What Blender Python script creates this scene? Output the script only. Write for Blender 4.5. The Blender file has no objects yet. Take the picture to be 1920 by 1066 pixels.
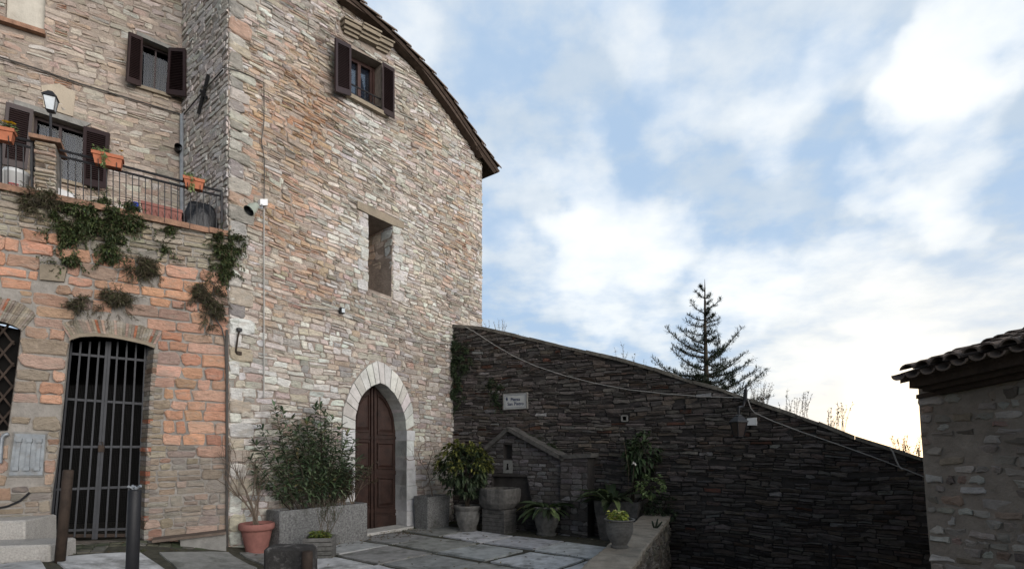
import bpy, math, random
from mathutils import Vector, Matrix, noise
from mathutils.geometry import tessellate_polygon

SC = bpy.context.scene
COL = SC.collection
R = math.radians
# ------------------------------------------------------------------ camera
HE = 1.6
cam_d = bpy.data.cameras.new('camera')
cam_d.sensor_width = 36.0
cam_d.lens = 36.0 * 1000 / 1920
cam_d.shift_y = 304 / 1920
cam_d.clip_start = 0.05
cam_d.clip_end = 3000
cam = bpy.data.objects.new('camera', cam_d)
COL.objects.link(cam)
cam.location = (0, 0, HE)
cam.rotation_euler = (R(90), 0, 0)
SC.camera = cam
SC.view_settings.view_transform = 'Standard'
SC.view_settings.look = 'None'
SC.view_settings.gamma = 1.0
SC.view_settings.exposure = 0.0
SC.render.engine = 'CYCLES'
SC.cycles.max_bounces = 6
SC.cycles.diffuse_bounces = 4

# ------------------------------------------------------------------ sky
SUN_AZ = 37.0
SUN_EL = 5.0
world = bpy.data.worlds.new('World')
SC.world = world
world.use_nodes = True
nt = world.node_tree
nt.nodes.clear()
def N(t, **k):
    n = nt.nodes.new(t)
    for a, b in k.items():
        setattr(n, a, b)
    return n
def Lk(a, b): nt.links.new(a, b)
def Mth(op, a, b=None, c=None, clamp=False):
    n = N('ShaderNodeMath', operation=op, use_clamp=clamp)
    for i, v in enumerate((a, b, c)):
        if v is None: continue
        if isinstance(v, (int, float)): n.inputs[i].default_value = v
        else: Lk(v, n.inputs[i])
    return n.outputs[0]
def MixC(fac, a, b):
    n = N('ShaderNodeMix', data_type='RGBA')
    for i, v in ((0, fac), (6, a), (7, b)):
        if isinstance(v, (int, float)): n.inputs[i].default_value = v
        elif isinstance(v, tuple): n.inputs[i].default_value = (*v, 1)
        else: Lk(v, n.inputs[i])
    return n.outputs[2]
tc = N('ShaderNodeTexCoord')
nrm = N('ShaderNodeVectorMath', operation='NORMALIZE'); Lk(tc.outputs['Generated'], nrm.inputs[0])
D = nrm.outputs[0]
def pdir(x, y):
    return Vector(((x - 960) / 1000, 1.0, (837 - y) / 1000)).normalized()
def blob(vec, x, y, r_out, r_in=0.0):
    """1 inside an angular distance r_in of the direction, falling to 0 at r_out (degrees)"""
    d = N('ShaderNodeVectorMath', operation='DOT_PRODUCT'); Lk(vec, d.inputs[0]); d.inputs[1].default_value = pdir(x, y) if not isinstance(x, Vector) else x.normalized()
    m = N('ShaderNodeMapRange', interpolation_type='SMOOTHERSTEP', clamp=True)
    Lk(d.outputs['Value'], m.inputs[0])
    m.inputs[1].default_value = math.cos(R(r_out)); m.inputs[2].default_value = math.cos(R(r_in))
    return m.outputs[0]
sky = N('ShaderNodeTexSky', sky_type='NISHITA', sun_disc=False, sun_elevation=R(SUN_EL), sun_rotation=R(SUN_AZ))
sky.air_density = 1.0; sky.dust_density = .6; sky.ozone_density = 2.0
# wind-stretched lookup for the cloud noise: project the direction on a cloud deck
sep = N('ShaderNodeSeparateXYZ'); Lk(D, sep.inputs[0])
zz = Mth('MAXIMUM', Mth('ADD', sep.outputs[2], 0.22), 0.05)
comb = N('ShaderNodeCombineXYZ'); Lk(Mth('DIVIDE', sep.outputs[0], zz), comb.inputs[0]); Lk(Mth('DIVIDE', sep.outputs[1], zz), comb.inputs[1])
n1 = N('ShaderNodeTexNoise'); Lk(comb.outputs[0], n1.inputs['Vector']); n1.inputs['Scale'].default_value = 1.9; n1.inputs['Detail'].default_value = 5; n1.inputs['Roughness'].default_value = .5; n1.inputs['Distortion'].default_value = .25
n2 = N('ShaderNodeTexNoise'); Lk(comb.outputs[0], n2.inputs['Vector']); n2.inputs['Scale'].default_value = 5.5; n2.inputs['Detail'].default_value = 6; n2.inputs['Roughness'].default_value = .55
# direction jittered by noise so that cloud gaps get ragged rims
wn = N('ShaderNodeTexNoise'); Lk(D, wn.inputs['Vector']); wn.inputs['Scale'].default_value = 7; wn.inputs['Detail'].default_value = 5
w1 = N('ShaderNodeVectorMath', operation='SUBTRACT'); Lk(wn.outputs['Color'], w1.inputs[0]); w1.inputs[1].default_value = (.5, .5, .5)
w2 = N('ShaderNodeVectorMath', operation='SCALE'); Lk(w1.outputs[0], w2.inputs[0]); w2.inputs['Scale'].default_value = .19
w3 = N('ShaderNodeVectorMath', operation='ADD'); Lk(D, w3.inputs[0]); Lk(w2.outputs[0], w3.inputs[1])
w4 = N('ShaderNodeVectorMath', operation='NORMALIZE'); Lk(w3.outputs[0], w4.inputs[0])
DW = w4.outputs[0]
bright = None
for (x, y, ro, a) in [(1850, 25, 3.6, .6), (1812, 80, 3.2, .95), (1765, 140, 3.2, .95), (1722, 190, 2.6, .9), (1690, 160, 3.2, .5), (1745, 240, 2.6, .7), (1785, 300, 3.2, .85), (1768, 370, 2.6, .75), (1648, 368, 2.6, 1.1),
                      (1712, 410, 2.4, .95), (1795, 435, 2.4, 1.), (1150, 430, 5.5, .9), (1205, 475, 4.6, 1.), (1110, 480, 4.6, .9), (1090, 345, 3.6, .6), (1060, 545, 4.5, .55), (1180, 560, 4.5, .6), (1000, 540, 4, .35),
                      (1400, 520, 4.5, .65), (1480, 560, 4, .7), (1560, 510, 3.2, .6), (1620, 545, 4, .6), (1680, 590, 4, .55), (1580, 640, 4.5, .7), (1680, 660, 4, .8), (1380, 580, 4, .5), (1270, 215, 3.5, .5), (1470, 215, 4, .55), (1400, 240, 3, .4), (1560, 130, 4, .45),
                      (1170, 50, 3.5, .5), (1195, 110, 2.8, .4), (740, 70, 3.5, .5), (1870, 560, 4, .5), (1150, 610, 2.5, .5), (1500, 700, 4, .6), (1300, 640, 4, .35), (1550, 40, 5, .3), (1330, 120, 5, .25), (1020, 300, 4, .3)]:
    v = Mth('MULTIPLY', blob(DW, x, y, ro * 1.30), a * .70)
    bright = v if bright is None else Mth('SUBTRACT', Mth('ADD', bright, v), Mth('MULTIPLY', bright, v))
for (x, y, ro, a) in [(1885, 190, 4, .35), (1880, 280, 6, .4), (1560, 220, 4, .2), (1650, 290, 3.5, .3), (1300, 340, 7, .25), (1450, 380, 7, .25), (1100, 240, 7, .2), (1580, 300, 5, .2), (1330, 640, 4, .3), (960, 100, 8, .15), (1880, 440, 5, .25), (960, 600, 6, .3), (1600, 450, 5, .3), (1500, 640, 3, .3), (1620, 700, 3, .2)]:
    bright = Mth('SUBTRACT', bright, Mth('MULTIPLY', blob(DW, x, y, ro * 1.2), a))
nz = Mth('ADD', Mth('MULTIPLY', n1.outputs['Fac'], .75), Mth('MULTIPLY', n2.outputs['Fac'], .65))
soft = Mth('SUBTRACT', nz, .70)
cr = N('ShaderNodeMapRange', interpolation_type='SMOOTHSTEP', clamp=True); Lk(Mth('ADD', Mth('MULTIPLY', soft, 1.9), Mth('MULTIPLY', bright, .95)), cr.inputs[0]); cr.inputs[1].default_value = -.40; cr.inputs[2].default_value = 1.05
cloud = cr.outputs[0]
greyn = N('ShaderNodeMapRange', interpolation_type='SMOOTHSTEP', clamp=True); Lk(n2.outputs['Fac'], greyn.inputs[0]); greyn.inputs[1].default_value = .38; greyn.inputs[2].default_value = .62
glow = blob(D, 1715, 830, 22)
glow2 = blob(D, 1715, 838, 9)
# cloud deck: blue-grey undersides, bright thin parts
und_ = MixC(greyn.outputs[0], (.48, .65, .88), (.60, .72, .86))
base = MixC(cloud, und_, (1.12, 1.15, 1.16))
warm = MixC(Mth('MULTIPLY', glow, .30), base, (1.0, .96, .86))
warm = MixC(Mth('MULTIPLY', glow2, .85), warm, (1.9, 1.6, 1.15))
# bright lobe added to the unseen sky, right and behind, to light the gable
added_lobe = blob(D, Vector((.72, -.66, .17)), None, 43)
zen_sky = blob(D, Vector((.1, -.35, 1)), None, 62, 20)  # unseen zenith darkened to dim the paving
dull_sky = blob(D, Vector((-.72, -.66, .05)), None, 88)  # unseen sky at left darkened, keeps the sloping wall dim
tot = MixC(Mth('MULTIPLY', added_lobe, 1.0), warm, (10.5, 10.0, 9.6))
tot = MixC(Mth('MULTIPLY', dull_sky, .85), tot, (.15, .18, .23))
tot = MixC(Mth('MULTIPLY', zen_sky, .85), tot, (.15, .19, .25))
below = N('ShaderNodeMapRange', clamp=True); Lk(sep.outputs[2], below.inputs[0]); below.inputs[1].default_value = -.02; below.inputs[2].default_value = -.10
tot = MixC(below.outputs[0], tot, (.12, .12, .11))
bgC = N('ShaderNodeBackground'); Lk(tot, bgC.inputs[0]); bgC.inputs[1].default_value = .90
skm = MixC(.75, sky.outputs[0], (0, 0, 0))   # most of the clear sky is hidden by the cloud deck
bgS = N('ShaderNodeBackground'); Lk(skm, bgS.inputs[0]); bgS.inputs[1].default_value = .05; sky.sun_intensity = .5
ads = N('ShaderNodeAddShader'); Lk(bgC.outputs[0], ads.inputs[0]); Lk(bgS.outputs[0], ads.inputs[1])
wo = N('ShaderNodeOutputWorld'); Lk(ads.outputs[0], wo.inputs[0])
# sun: low, behind thin cloud at the right
sd = bpy.data.lights.new('sun', 'SUN'); sd.energy = .5; sd.angle = R(12); sd.color = (1, .86, .70)
so = bpy.data.objects.new('sun', sd); COL.objects.link(so)
sv = Vector((math.sin(R(SUN_AZ)) * math.cos(R(SUN_EL)), math.cos(R(SUN_AZ)) * math.cos(R(SUN_EL)), math.sin(R(SUN_EL))))
so.rotation_euler = sv.to_track_quat('Z', 'Y').to_euler()
so.location = (20, 25, 12)

# ------------------------------------------------------------------ materials
MATS = {}
def material(name, color=None, rough=.85, metal=0., bump=0., bscale=40., vary=.25, vscale=6., attr=False, spec=.3,
             stain=0., stain_col=(.05, .045, .04), stain_scale=1.2, trans=0.):
    if name in MATS: return MATS[name]
    m = bpy.data.materials.new(name); m.use_nodes = True
    t = m.node_tree; t.nodes.clear()
    def nn(ty, **k):
        n = t.nodes.new(ty)
        for a, b in k.items(): setattr(n, a, b)
        return n
    out = nn('ShaderNodeOutputMaterial'); p = nn('ShaderNodeBsdfPrincipled'); t.links.new(p.outputs[0], out.inputs[0])
    p.inputs['Roughness'].default_value = rough; p.inputs['Metallic'].default_value = metal
    p.inputs['Specular IOR Level'].default_value = spec
    tcn = nn('ShaderNodeTexCoord'); co = tcn.outputs['Object']
    if attr:
        a = nn('ShaderNodeAttribute', attribute_name='Col'); c = a.outputs['Color']
    else:
        a = nn('ShaderNodeRGB'); a.outputs[0].default_value = (*color, 1); c = a.outputs[0]
    nz = nn('ShaderNodeTexNoise'); t.links.new(co, nz.inputs['Vector']); nz.inputs['Scale'].default_value = vscale; nz.inputs['Detail'].default_value = 7; nz.inputs['Roughness'].default_value = .65
    mr = nn('ShaderNodeMapRange'); t.links.new(nz.outputs['Fac'], mr.inputs[0]); mr.inputs[1].default_value = .25; mr.inputs[2].default_value = .75
    mr.inputs[3].default_value = 1 - vary; mr.inputs[4].default_value = 1 + vary
    mx = nn('ShaderNodeMix', data_type='RGBA', blend_type='MULTIPLY'); mx.inputs[0].default_value = 1
    t.links.new(c, mx.inputs[6]); t.links.new(mr.outputs[0], mx.inputs[7]); c = mx.outputs[2]
    if stain:
        ns = nn('ShaderNodeTexNoise'); t.links.new(co, ns.inputs['Vector']); ns.inputs['Scale'].default_value = stain_scale; ns.inputs['Detail'].default_value = 9; ns.inputs['Roughness'].default_value = .7
        ms = nn('ShaderNodeMapRange', interpolation_type='SMOOTHSTEP'); t.links.new(ns.outputs['Fac'], ms.inputs[0]); ms.inputs[1].default_value = .48; ms.inputs[2].default_value = .68
        ms.inputs[4].default_value = stain
        m2 = nn('ShaderNodeMix', data_type='RGBA'); t.links.new(ms.outputs[0], m2.inputs[0]); t.links.new(c, m2.inputs[6]); m2.inputs[7].default_value = (*stain_col, 1); c = m2.outputs[2]
    t.links.new(c, p.inputs['Base Color'])
    if bump:
        nb = nn('ShaderNodeTexNoise'); t.links.new(co, nb.inputs['Vector']); nb.inputs['Scale'].default_value = bscale; nb.inputs['Detail'].default_value = 8; nb.inputs['Roughness'].default_value = .7
        b = nn('ShaderNodeBump'); b.inputs['Strength'].default_value = min(1, bump); b.inputs['Distance'].default_value = .02 * max(1, bump)
        t.links.new(nb.outputs['Fac'], b.inputs['Height']); t.links.new(b.outputs[0], p.inputs['Normal'])
    if trans:
        tr = nn('ShaderNodeBsdfTranslucent'); t.links.new(c, tr.inputs[0]); ms2 = nn('ShaderNodeMixShader'); ms2.inputs[0].default_value = trans
        t.links.new(p.outputs[0], ms2.inputs[1]); t.links.new(tr.outputs[0], ms2.inputs[2]); t.links.new(ms2.outputs[0], out.inputs[0])
    MATS[name] = m
    return m
def stone_material(name, vary, mort, mort_amt, crev, stain_col, stain, bdist=.035, tint=None):
    """weathered masonry: per-stone colour, blotches, smeared mortar, fissures along the bedding, dark staining"""
    m = bpy.data.materials.new(name); m.use_nodes = True; t = m.node_tree; t.nodes.clear()
    def nn(ty, **k):
        n = t.nodes.new(ty)
        for a, b in k.items(): setattr(n, a, b)
        return n
    L = t.links.new
    out = nn('ShaderNodeOutputMaterial'); p = nn('ShaderNodeBsdfPrincipled'); L(p.outputs[0], out.inputs[0]); p.inputs['Roughness'].default_value = .93; p.inputs['Specular IOR Level'].default_value = .2
    co = nn('ShaderNodeTexCoord').outputs['Object']
    mp = nn('ShaderNodeMapping'); L(co, mp.inputs[0]); mp.inputs['Scale'].default_value = (1, 1, 2.6)
    def noi(v, sc, det=8, ro=.65, dist=0):
        n = nn('ShaderNodeTexNoise'); L(v, n.inputs['Vector']); n.inputs['Scale'].default_value = sc; n.inputs['Detail'].default_value = det; n.inputs['Roughness'].default_value = ro; n.inputs['Distortion'].default_value = dist; return n.outputs['Fac']
    def mr(v, a, b, c, d, smooth=False):
        n = nn('ShaderNodeMapRange', interpolation_type='SMOOTHSTEP' if smooth else 'LINEAR'); L(v, n.inputs[0])
        for i, x in enumerate((a, b, c, d)): n.inputs[i + 1].default_value = x
        return n.outputs[0]
    def mix(f, a, b, bt='MIX'):
        n = nn('ShaderNodeMix', data_type='RGBA', blend_type=bt)
        for i, x in ((0, f), (6, a), (7, b)):
            if isinstance(x, (int, float)): n.inputs[i].default_value = x
            elif isinstance(x, tuple): n.inputs[i].default_value = (*x, 1)
            else: L(x, n.inputs[i])
        return n.outputs[2]
    c = nn('ShaderNodeAttribute', attribute_name='Col').outputs['Color']
    f1 = noi(mp.outputs[0], 11, 9, .75); f2 = noi(mp.outputs[0], 4.5, 8, .7, .4); f3 = noi(co, 1.3, 9, .72); f4 = noi(co, .45, 6, .6)
    c = mix(1.0, c, mr(f1, .25, .75, 1 - vary, 1 + vary), 'MULTIPLY')
    c = mix(mr(f2, .50, .64, 0, mort_amt, True), c, mort)
    c = mix(1.0, c, mr(f3, .3, .7, .80, 1.2), 'MULTIPLY')
    c = mix(mr(noi(mp.outputs[0], 7.5, 10, .8, .6), .59, .70, 0, crev, True), c, tuple(x * .28 for x in mort))
    c = mix(mr(f3, .52, .72, 0, stain, True), c, stain_col)
    if tint: c = mix(mr(f4, .45, .62, 0, .35, True), c, tint)
    L(c, p.inputs['Base Color'])
    b = nn('ShaderNodeBump'); b.inputs['Strength'].default_value = 1; b.inputs['Distance'].default_value = bdist
    add = nn('ShaderNodeMath', operation='ADD'); L(f1, add.inputs[0]); L(noi(mp.outputs[0], 26, 8, .75), add.inputs[1]); L(add.outputs[0], b.inputs['Height']); L(b.outputs[0], p.inputs['Normal'])
    MATS[name] = m; return m
M_STONE = stone_material('stone', .46, (.50, .455, .40), .70, .90, (.26, .23, .20), .28)
M_STONEO = stone_material('eroded_block', .36, (.47, .38, .31), .50, .75, (.27, .19, .14), .30, .045)
M_STONEB = stone_material('pale_rubble', .32, (.50, .44, .38), .80, .5, (.26, .22, .19), .30)
M_STONED = stone_material('shaded_stone', .5, (.11, .096, .088), .85, .7, (.05, .047, .043), .55, .05)  # shade of the sloping wall put into its dark stone colour
M_MORTAR = material("lime_mortar", (.27, .225, .19), rough=.95, bump=1.0, bscale=30, vary=.35, vscale=6, stain=.35, stain_col=(.15, .12, .10), stain_scale=2.2)
M_MORTARD = material('shaded_mortar', (.05, .045, .042), rough=.95, bump=1.0, bscale=30, vary=.4, vscale=5, stain=.5, stain_col=(.02, .018, .016))  # mortar colour darkened along with the wall's shade
M_MORTARG = material('grey_mortar', (.27, .25, .225), rough=.95, bump=1.0, bscale=26, vary=.3, vscale=7, stain=.3, stain_col=(.08, .07, .06))
M_LEAF = material('leaf', attr=True, rough=.55, vary=.25, vscale=14, trans=.2, spec=.35)
M_BARK = material('bark', (.045, .036, .026), bump=.8, bscale=50)
M_TWIG = material('dry_twig', (.13, .10, .075), bump=.3)
M_SHUT = material('shutter_paint', (.030, .018, .018), rough=.5, vary=.15)
M_IRON = material('black_iron', (.018, .018, .02), rough=.5, vary=.3, bump=.2)
M_RUST = material('rusty_iron', (.038, .026, .019), rough=.75, vary=.5, vscale=12, bump=.4)
M_TERRA = material('terracotta', (.36, .125, .065), rough=.8, vary=.25, vscale=9, bump=.25)
M_TERRA2 = material('faded_terracotta', (.26, .115, .095), rough=.85, vary=.25, vscale=9, bump=.25)
M_CONC = material('exposed_aggregate', (.20, .20, .195), rough=.95, vary=.75, vscale=38, bump=1., bscale=120, stain=.75, stain_col=(.075, .075, .062), stain_scale=3)
M_CARV = material('carved_concrete', (.15, .145, .135), rough=.95, vary=.4, vscale=14, bump=.8, bscale=50, stain=.6, stain_col=(.05, .05, .04), stain_scale=3)
M_LIME = material('limestone', (.50, .49, .46), rough=.9, vary=.25, vscale=8, bump=.5, bscale=45, stain=.35, stain_col=(.26, .24, .21), stain_scale=2.5)
M_GRAN = material('granite', (.42, .40, .37), rough=.85, vary=.35, vscale=60, bump=.7, bscale=90, stain=.3, stain_col=(.16, .15, .13), stain_scale=3)
M_SAND = material('sandstone', (.24, .20, .15), rough=.9, vary=.3, vscale=8, bump=.7, bscale=40, stain=.5, stain_col=(.09, .08, .06), stain_scale=4)
M_BRICKTOP = material('brick_coping', (.26, .15, .10), rough=.9, vary=.45, vscale=8, bump=.8, bscale=30, stain=.6, stain_col=(.07, .06, .045), stain_scale=3)
M_ROOFT = material('roof_tile', (.16, .12, .095), rough=.9, vary=.45, vscale=7, bump=.8, bscale=30, stain=.6, stain_col=(.05, .045, .04), stain_scale=3)
M_WOODR = material('eaves_wood', (.065, .045, .034), rough=.85, vary=.4, vscale=10, bump=.5)
M_DOOR = material('door_wood', (.027, .013, .0095), rough=.6, vary=.6, vscale=7, bump=.3, bscale=25, stain=.35, stain_col=(.04, .026, .022), stain_scale=3)
M_DARK = material('dark_interior', (.006, .0055, .005), rough=1, vary=.2)  # near-black colour stands in for unlit rooms
def glass_material():
    m = bpy.data.materials.new('window_glass'); m.use_nodes = True; t = m.node_tree; t.nodes.clear()
    o = t.nodes.new('ShaderNodeOutputMaterial'); mx = t.nodes.new('ShaderNodeMixShader'); tr = t.nodes.new('ShaderNodeBsdfTransparent'); gl = t.nodes.new('ShaderNodeBsdfGlossy'); fr = t.nodes.new('ShaderNodeFresnel')
    tr.inputs[0].default_value = (.75, .78, .8, 1); gl.inputs['Roughness'].default_value = .03; fr.inputs[0].default_value = 1.5
    ad = t.nodes.new('ShaderNodeMath'); ad.operation = 'MULTIPLY_ADD'; ad.inputs[1].default_value = .5; ad.inputs[2].default_value = .0; t.links.new(fr.outputs[0], ad.inputs[0]); t.links.new(ad.outputs[0], mx.inputs[0])
    t.links.new(tr.outputs[0], mx.inputs[1]); t.links.new(gl.outputs[0], mx.inputs[2]); t.links.new(mx.outputs[0], o.inputs[0]); MATS['window_glass'] = m; return m
M_CURT = material('curtain', (.035, .042, .068), rough=.8, vary=.5, vscale=9)
M_GLASS = glass_material()
M_FRAMEW = material('window_wood', (.05, .024, .02), rough=.6)
M_WHITE = material('white_plastic', (.62, .63, .63), rough=.5, vary=.08)
M_GREYM = material('galvanised_metal', (.26, .28, .30), rough=.45, metal=.35, vary=.3, vscale=8)
M_CABINET = material('painted_grey_metal', (.22, .24, .255), rough=.6, vary=.3, vscale=10, stain=.4, stain_col=(.15, .12, .09), stain_scale=6)
M_PLAST = material('plaster', (.46, .43, .37), rough=.95, vary=.2, vscale=4, bump=.4, stain=.4, stain_col=(.26, .23, .19), stain_scale=2.5)
M_CEM = material('cement', (.22, .215, .20), rough=.95, vary=.3, vscale=7, bump=.7, stain=.4, stain_col=(.10, .09, .08), stain_scale=3)
M_SOIL = material('soil', (.03, .022, .016), rough=1, bump=1, bscale=60)
M_CABLE = material('grey_cable', (.34, .33, .31), rough=.6, vary=.2)
M_CABLEB = material('dark_cable', (.06, .055, .05), rough=.6, vary=.2)
M_BAG = material('black_bin_bag', (.012, .013, .016), rough=.28, vary=.3, bump=1, bscale=14, spec=.6)
M_BLUE = material('blue_plastic', (.03, .06, .36), rough=.4)
M_LAMPG = material('frosted_lamp_glass', (.42, .46, .48), rough=.25, spec=.6)
M_LAMPD = material('dim_lamp_glass', (.045, .035, .032), rough=.2, spec=.6)
M_HORN = material('horn_paint', (.30, .33, .28), rough=.5)
M_RED = material('red_print', (.45, .04, .05), rough=.6)
M_INK = material('blue_ink', (.03, .04, .09), rough=.6)
M_SLAB = material('pavement_slab', attr=True, rough=.85, bump=.8, bscale=30, vary=.35, vscale=6, stain=.7, stain_col=(.085, .088, .07), stain_scale=2.2)
M_MOSS = material('mossy_joint', (.065, .062, .045), rough=1, bump=1, bscale=40, vary=.6, vscale=9, stain=.6, stain_col=(.09, .08, .065), stain_scale=5)
M_EARTH = material('earth', (.07, .075, .04), rough=1, bump=1, bscale=8, vary=.5, vscale=1)
M_TROUGH = material('old_stone', (.10, .095, .088), rough=.95, bump=1, bscale=35, vary=.5, vscale=12, stain=.5, stain_col=(.03, .03, .028), stain_scale=5)
M_LICHEN = material('dark_stone_lichen', (.04, .038, .036), rough=.9, bump=1, bscale=35, vary=.4, vscale=10, stain=.8, stain_col=(.22, .21, .2), stain_scale=7)
M_RWOOD = material('weathered_plank', (.13, .10, .08), rough=.9, bump=.7, vary=.4)

# ------------------------------------------------------------------ mesh builder and object helpers
class MB:
    def __init__(s): s.v = []; s.f = []; s.m = []; s.c = []
    def add(s, vs, fs, mi=0, col=(1, 1, 1)):
        o = len(s.v); s.v.extend(tuple(p) for p in vs)
        for f in fs:
            s.f.append(tuple(o + i for i in f)); s.m.append(mi); s.c.append(col)
    def box(s, o, ex, ey, ez, mi=0, col=(1, 1, 1)):
        """o a corner, ex ey ez edge vectors"""
        o, ex, ey, ez = map(Vector, (o, ex, ey, ez))
        vs = [o, o + ex, o + ex + ey, o + ey, o + ez, o + ex + ez, o + ex + ey + ez, o + ey + ez]
        s.add(vs, [(0, 3, 2, 1), (4, 5, 6, 7), (0, 1, 5, 4), (1, 2, 6, 5), (2, 3, 7, 6), (3, 0, 4, 7)], mi, col)
    def cbox(s, c, sx, sy, sz, rz=0, mi=0, col=(1, 1, 1), bev=0.0):
        """box standing on c with chamfered vertical and top edges"""
        c = Vector(c); cs, sn = math.cos(rz), math.sin(rz)
        ex = Vector((cs, sn, 0)); ey = Vector((-sn, cs, 0)); ez = Vector((0, 0, 1))
        rings = [(0, bev * .3, bev), (0, 0, 0)]
        def ring(z, ins):
            hx, hy = sx / 2 - ins, sy / 2 - ins; b = bev
            pts = [(-hx + b, -hy), (hx - b, -hy), (hx, -hy + b), (hx, hy - b), (hx - b, hy), (-hx + b, hy), (-hx, hy - b), (-hx, -hy + b)]
            return [c + ex * x + ey * y + ez * z for x, y in pts]
        if bev <= 0:
            s.box(c - ex * sx / 2 - ey * sy / 2, ex * sx, ey * sy, ez * sz, mi, col); return
        vs = ring(0, 0) + ring(sz - bev, 0) + ring(sz, bev)
        fs = [tuple(range(7, -1, -1)), tuple(range(16, 24))]
        for k in (0, 8):
            for i in range(8): fs.append((k + i, k + (i + 1) % 8, k + 8 + (i + 1) % 8, k + 8 + i))
        s.add(vs, fs, mi, col)
    def tube(s, pts, rad, n=6, mi=0, col=(1, 1, 1), caps=True):
        pts = [Vector(p) for p in pts]
        if isinstance(rad, (int, float)): rad = [rad] * len(pts)
        o = len(s.v); vs = []; fs = []
        t0 = (pts[1] - pts[0]).normalized()
        up = Vector((0, 0, 1)) if abs(t0.z) < .9 else Vector((1, 0, 0))
        a = t0.cross(up).normalized()
        for i, p in enumerate(pts):
            t = (pts[min(i + 1, len(pts) - 1)] - pts[max(i - 1, 0)])
            t = t.normalized() if t.length > 1e-9 else t0
            a = (a - t * a.dot(t))
            a = a.normalized() if a.length > 1e-6 else t.orthogonal().normalized()
            b = t.cross(a)
            for k in range(n):
                an = 2 * math.pi * k / n
                vs.append(p + (a * math.cos(an) + b * math.sin(an)) * rad[i])
        for i in range(len(pts) - 1):
            for k in range(n):
                fs.append((i * n + k, i * n + (k + 1) % n, (i + 1) * n + (k + 1) % n, (i + 1) * n + k))
        if caps:
            fs.append(tuple(range(n - 1, -1, -1))); fs.append(tuple((len(pts) - 1) * n + k for k in range(n)))
        s.add(vs, fs, mi, col)
    def lathe(s, c, prof, n=24, mi=0, col=(1, 1, 1), fn=None, sx=1, sy=1):
        """prof list of (r, z); closed top and bottom when r = 0; fn(angle, z)->radius factor"""
        c = Vector(c); vs = []; fs = []
        for r, z in prof:
            for k in range(n):
                an = 2 * math.pi * k / n; q = r * (fn(an, z) if fn else 1)
                vs.append(c + Vector((q * math.cos(an) * sx, q * math.sin(an) * sy, z)))
        for i in range(len(prof) - 1):
            for k in range(n):
                fs.append((i * n + k, i * n + (k + 1) % n, (i + 1) * n + (k + 1) % n, (i + 1) * n + k))
        fs.append(tuple(range(n - 1, -1, -1)))
        fs.append(tuple((len(prof) - 1) * n + k for k in range(n)))
        s.add(vs, fs, mi, col)
    def build(s, name, mats, parent=None, smooth=False):
        if not isinstance(mats, (list, tuple)): mats = [mats]
        org = Vector(parent['_o']) if parent is not None else Vector((0, 0, 0))
        me = bpy.data.meshes.new(name)
        me.from_pydata([(p[0] - org.x, p[1] - org.y, p[2] - org.z) for p in s.v], [], s.f)
        for m in mats: me.materials.append(m)
        me.polygons.foreach_set('material_index', s.m)
        at = me.attributes.new('Col', 'FLOAT_COLOR', 'FACE')
        fl = []
        for c in s.c: fl.extend((c[0], c[1], c[2], 1.0))
        at.data.foreach_set('color', fl)
        if smooth: me.polygons.foreach_set('use_smooth', [True] * len(s.f))
        me.update()
        o = bpy.data.objects.new(name, me); COL.objects.link(o)
        if parent is not None:
            o.parent = parent
            o['_o'] = tuple(org)
        return o
def thing(name, label, cat, loc=(0, 0, 0), group=None, kind=None):
    o = bpy.data.objects.new(name, None); COL.objects.link(o)
    o.empty_display_size = .1
    o.location = loc; o['_o'] = tuple(loc)
    o['label'] = label; o['category'] = cat
    if group: o['group'] = group
    if kind: o['kind'] = kind
    return o
def tag(o, label, cat, group=None, kind=None):
    o['label'] = label; o['category'] = cat
    if group: o['group'] = group
    if kind: o['kind'] = kind
    return o
def rv(rng, s=1.0):
    while True:
        v = Vector((rng.uniform(-1, 1), rng.uniform(-1, 1), rng.uniform(-1, 1)))
        if .05 < v.length < 1: return v.normalized() * s
def mixc(a, b, t): return tuple(a[i] * (1 - t) + b[i] * t for i in range(3))
def jit(rng, c, a=.15, h=.04):
    k = 1 + rng.uniform(-a, a)
    return tuple(max(.004, x * k * (1 + rng.uniform(-h, h))) for x in c)

# ------------------------------------------------------------------ wall planes
class Wall:
    def __init__(s, P, d):
        s.P = Vector((P[0], P[1])); s.d = Vector((d[0], d[1])).normalized(); s.n = Vector((s.d.y, -s.d.x))
    def hit(s, x, y, o=0.0):
        """where the line of sight through that point of the view meets the wall, as (along, height)"""
        a, b = (x - 960) / 1000, (837 - y) / 1000
        P = s.P + s.n * o
        u = (a * P.y - P.x) / (s.d.x - a * s.d.y)
        Y = P.y + u * s.d.y
        return (u, HE + b * Y)
    def w(s, u, z, o=0.0):
        p = s.P + s.d * u + s.n * o
        return Vector((p.x, p.y, z))
    def poly(s, pts, o=0.0): return [s.hit(x, y, o) for x, y in pts]
    def D(s): return Vector((s.d.x, s.d.y, 0))
    def Nn(s): return Vector((s.n.x, s.n.y, 0))
WA = Wall((-2.465, 9.94), (.79, 1))            # gable front
cA = WA.hit(428, 900)[0]
Pc = WA.w(cA, 0)
WL = Wall((Pc.x, Pc.y), (1.64, 1))             # lower left wall, ends at the gable's corner
WS = Wall((Pc.x, Pc.y), (WA.n.x, WA.n.y))      # return wall of the gable, runs back to the left
uSB = WS.hit(342, 400)[0]
Pb = WS.w(uSB, 0)
WB = Wall((Pb.x, Pb.y), (1.54, 1))             # upper wall behind the terrace
pAC = WA.w(WA.hit(850, 900)[0], 0)
WC = Wall((pAC.x, pAC.y), (1.56, -1))          # dark sloping wall
WR = Wall((.775 * 4.5, 4.5), (.36, -1))        # house at the right
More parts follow.
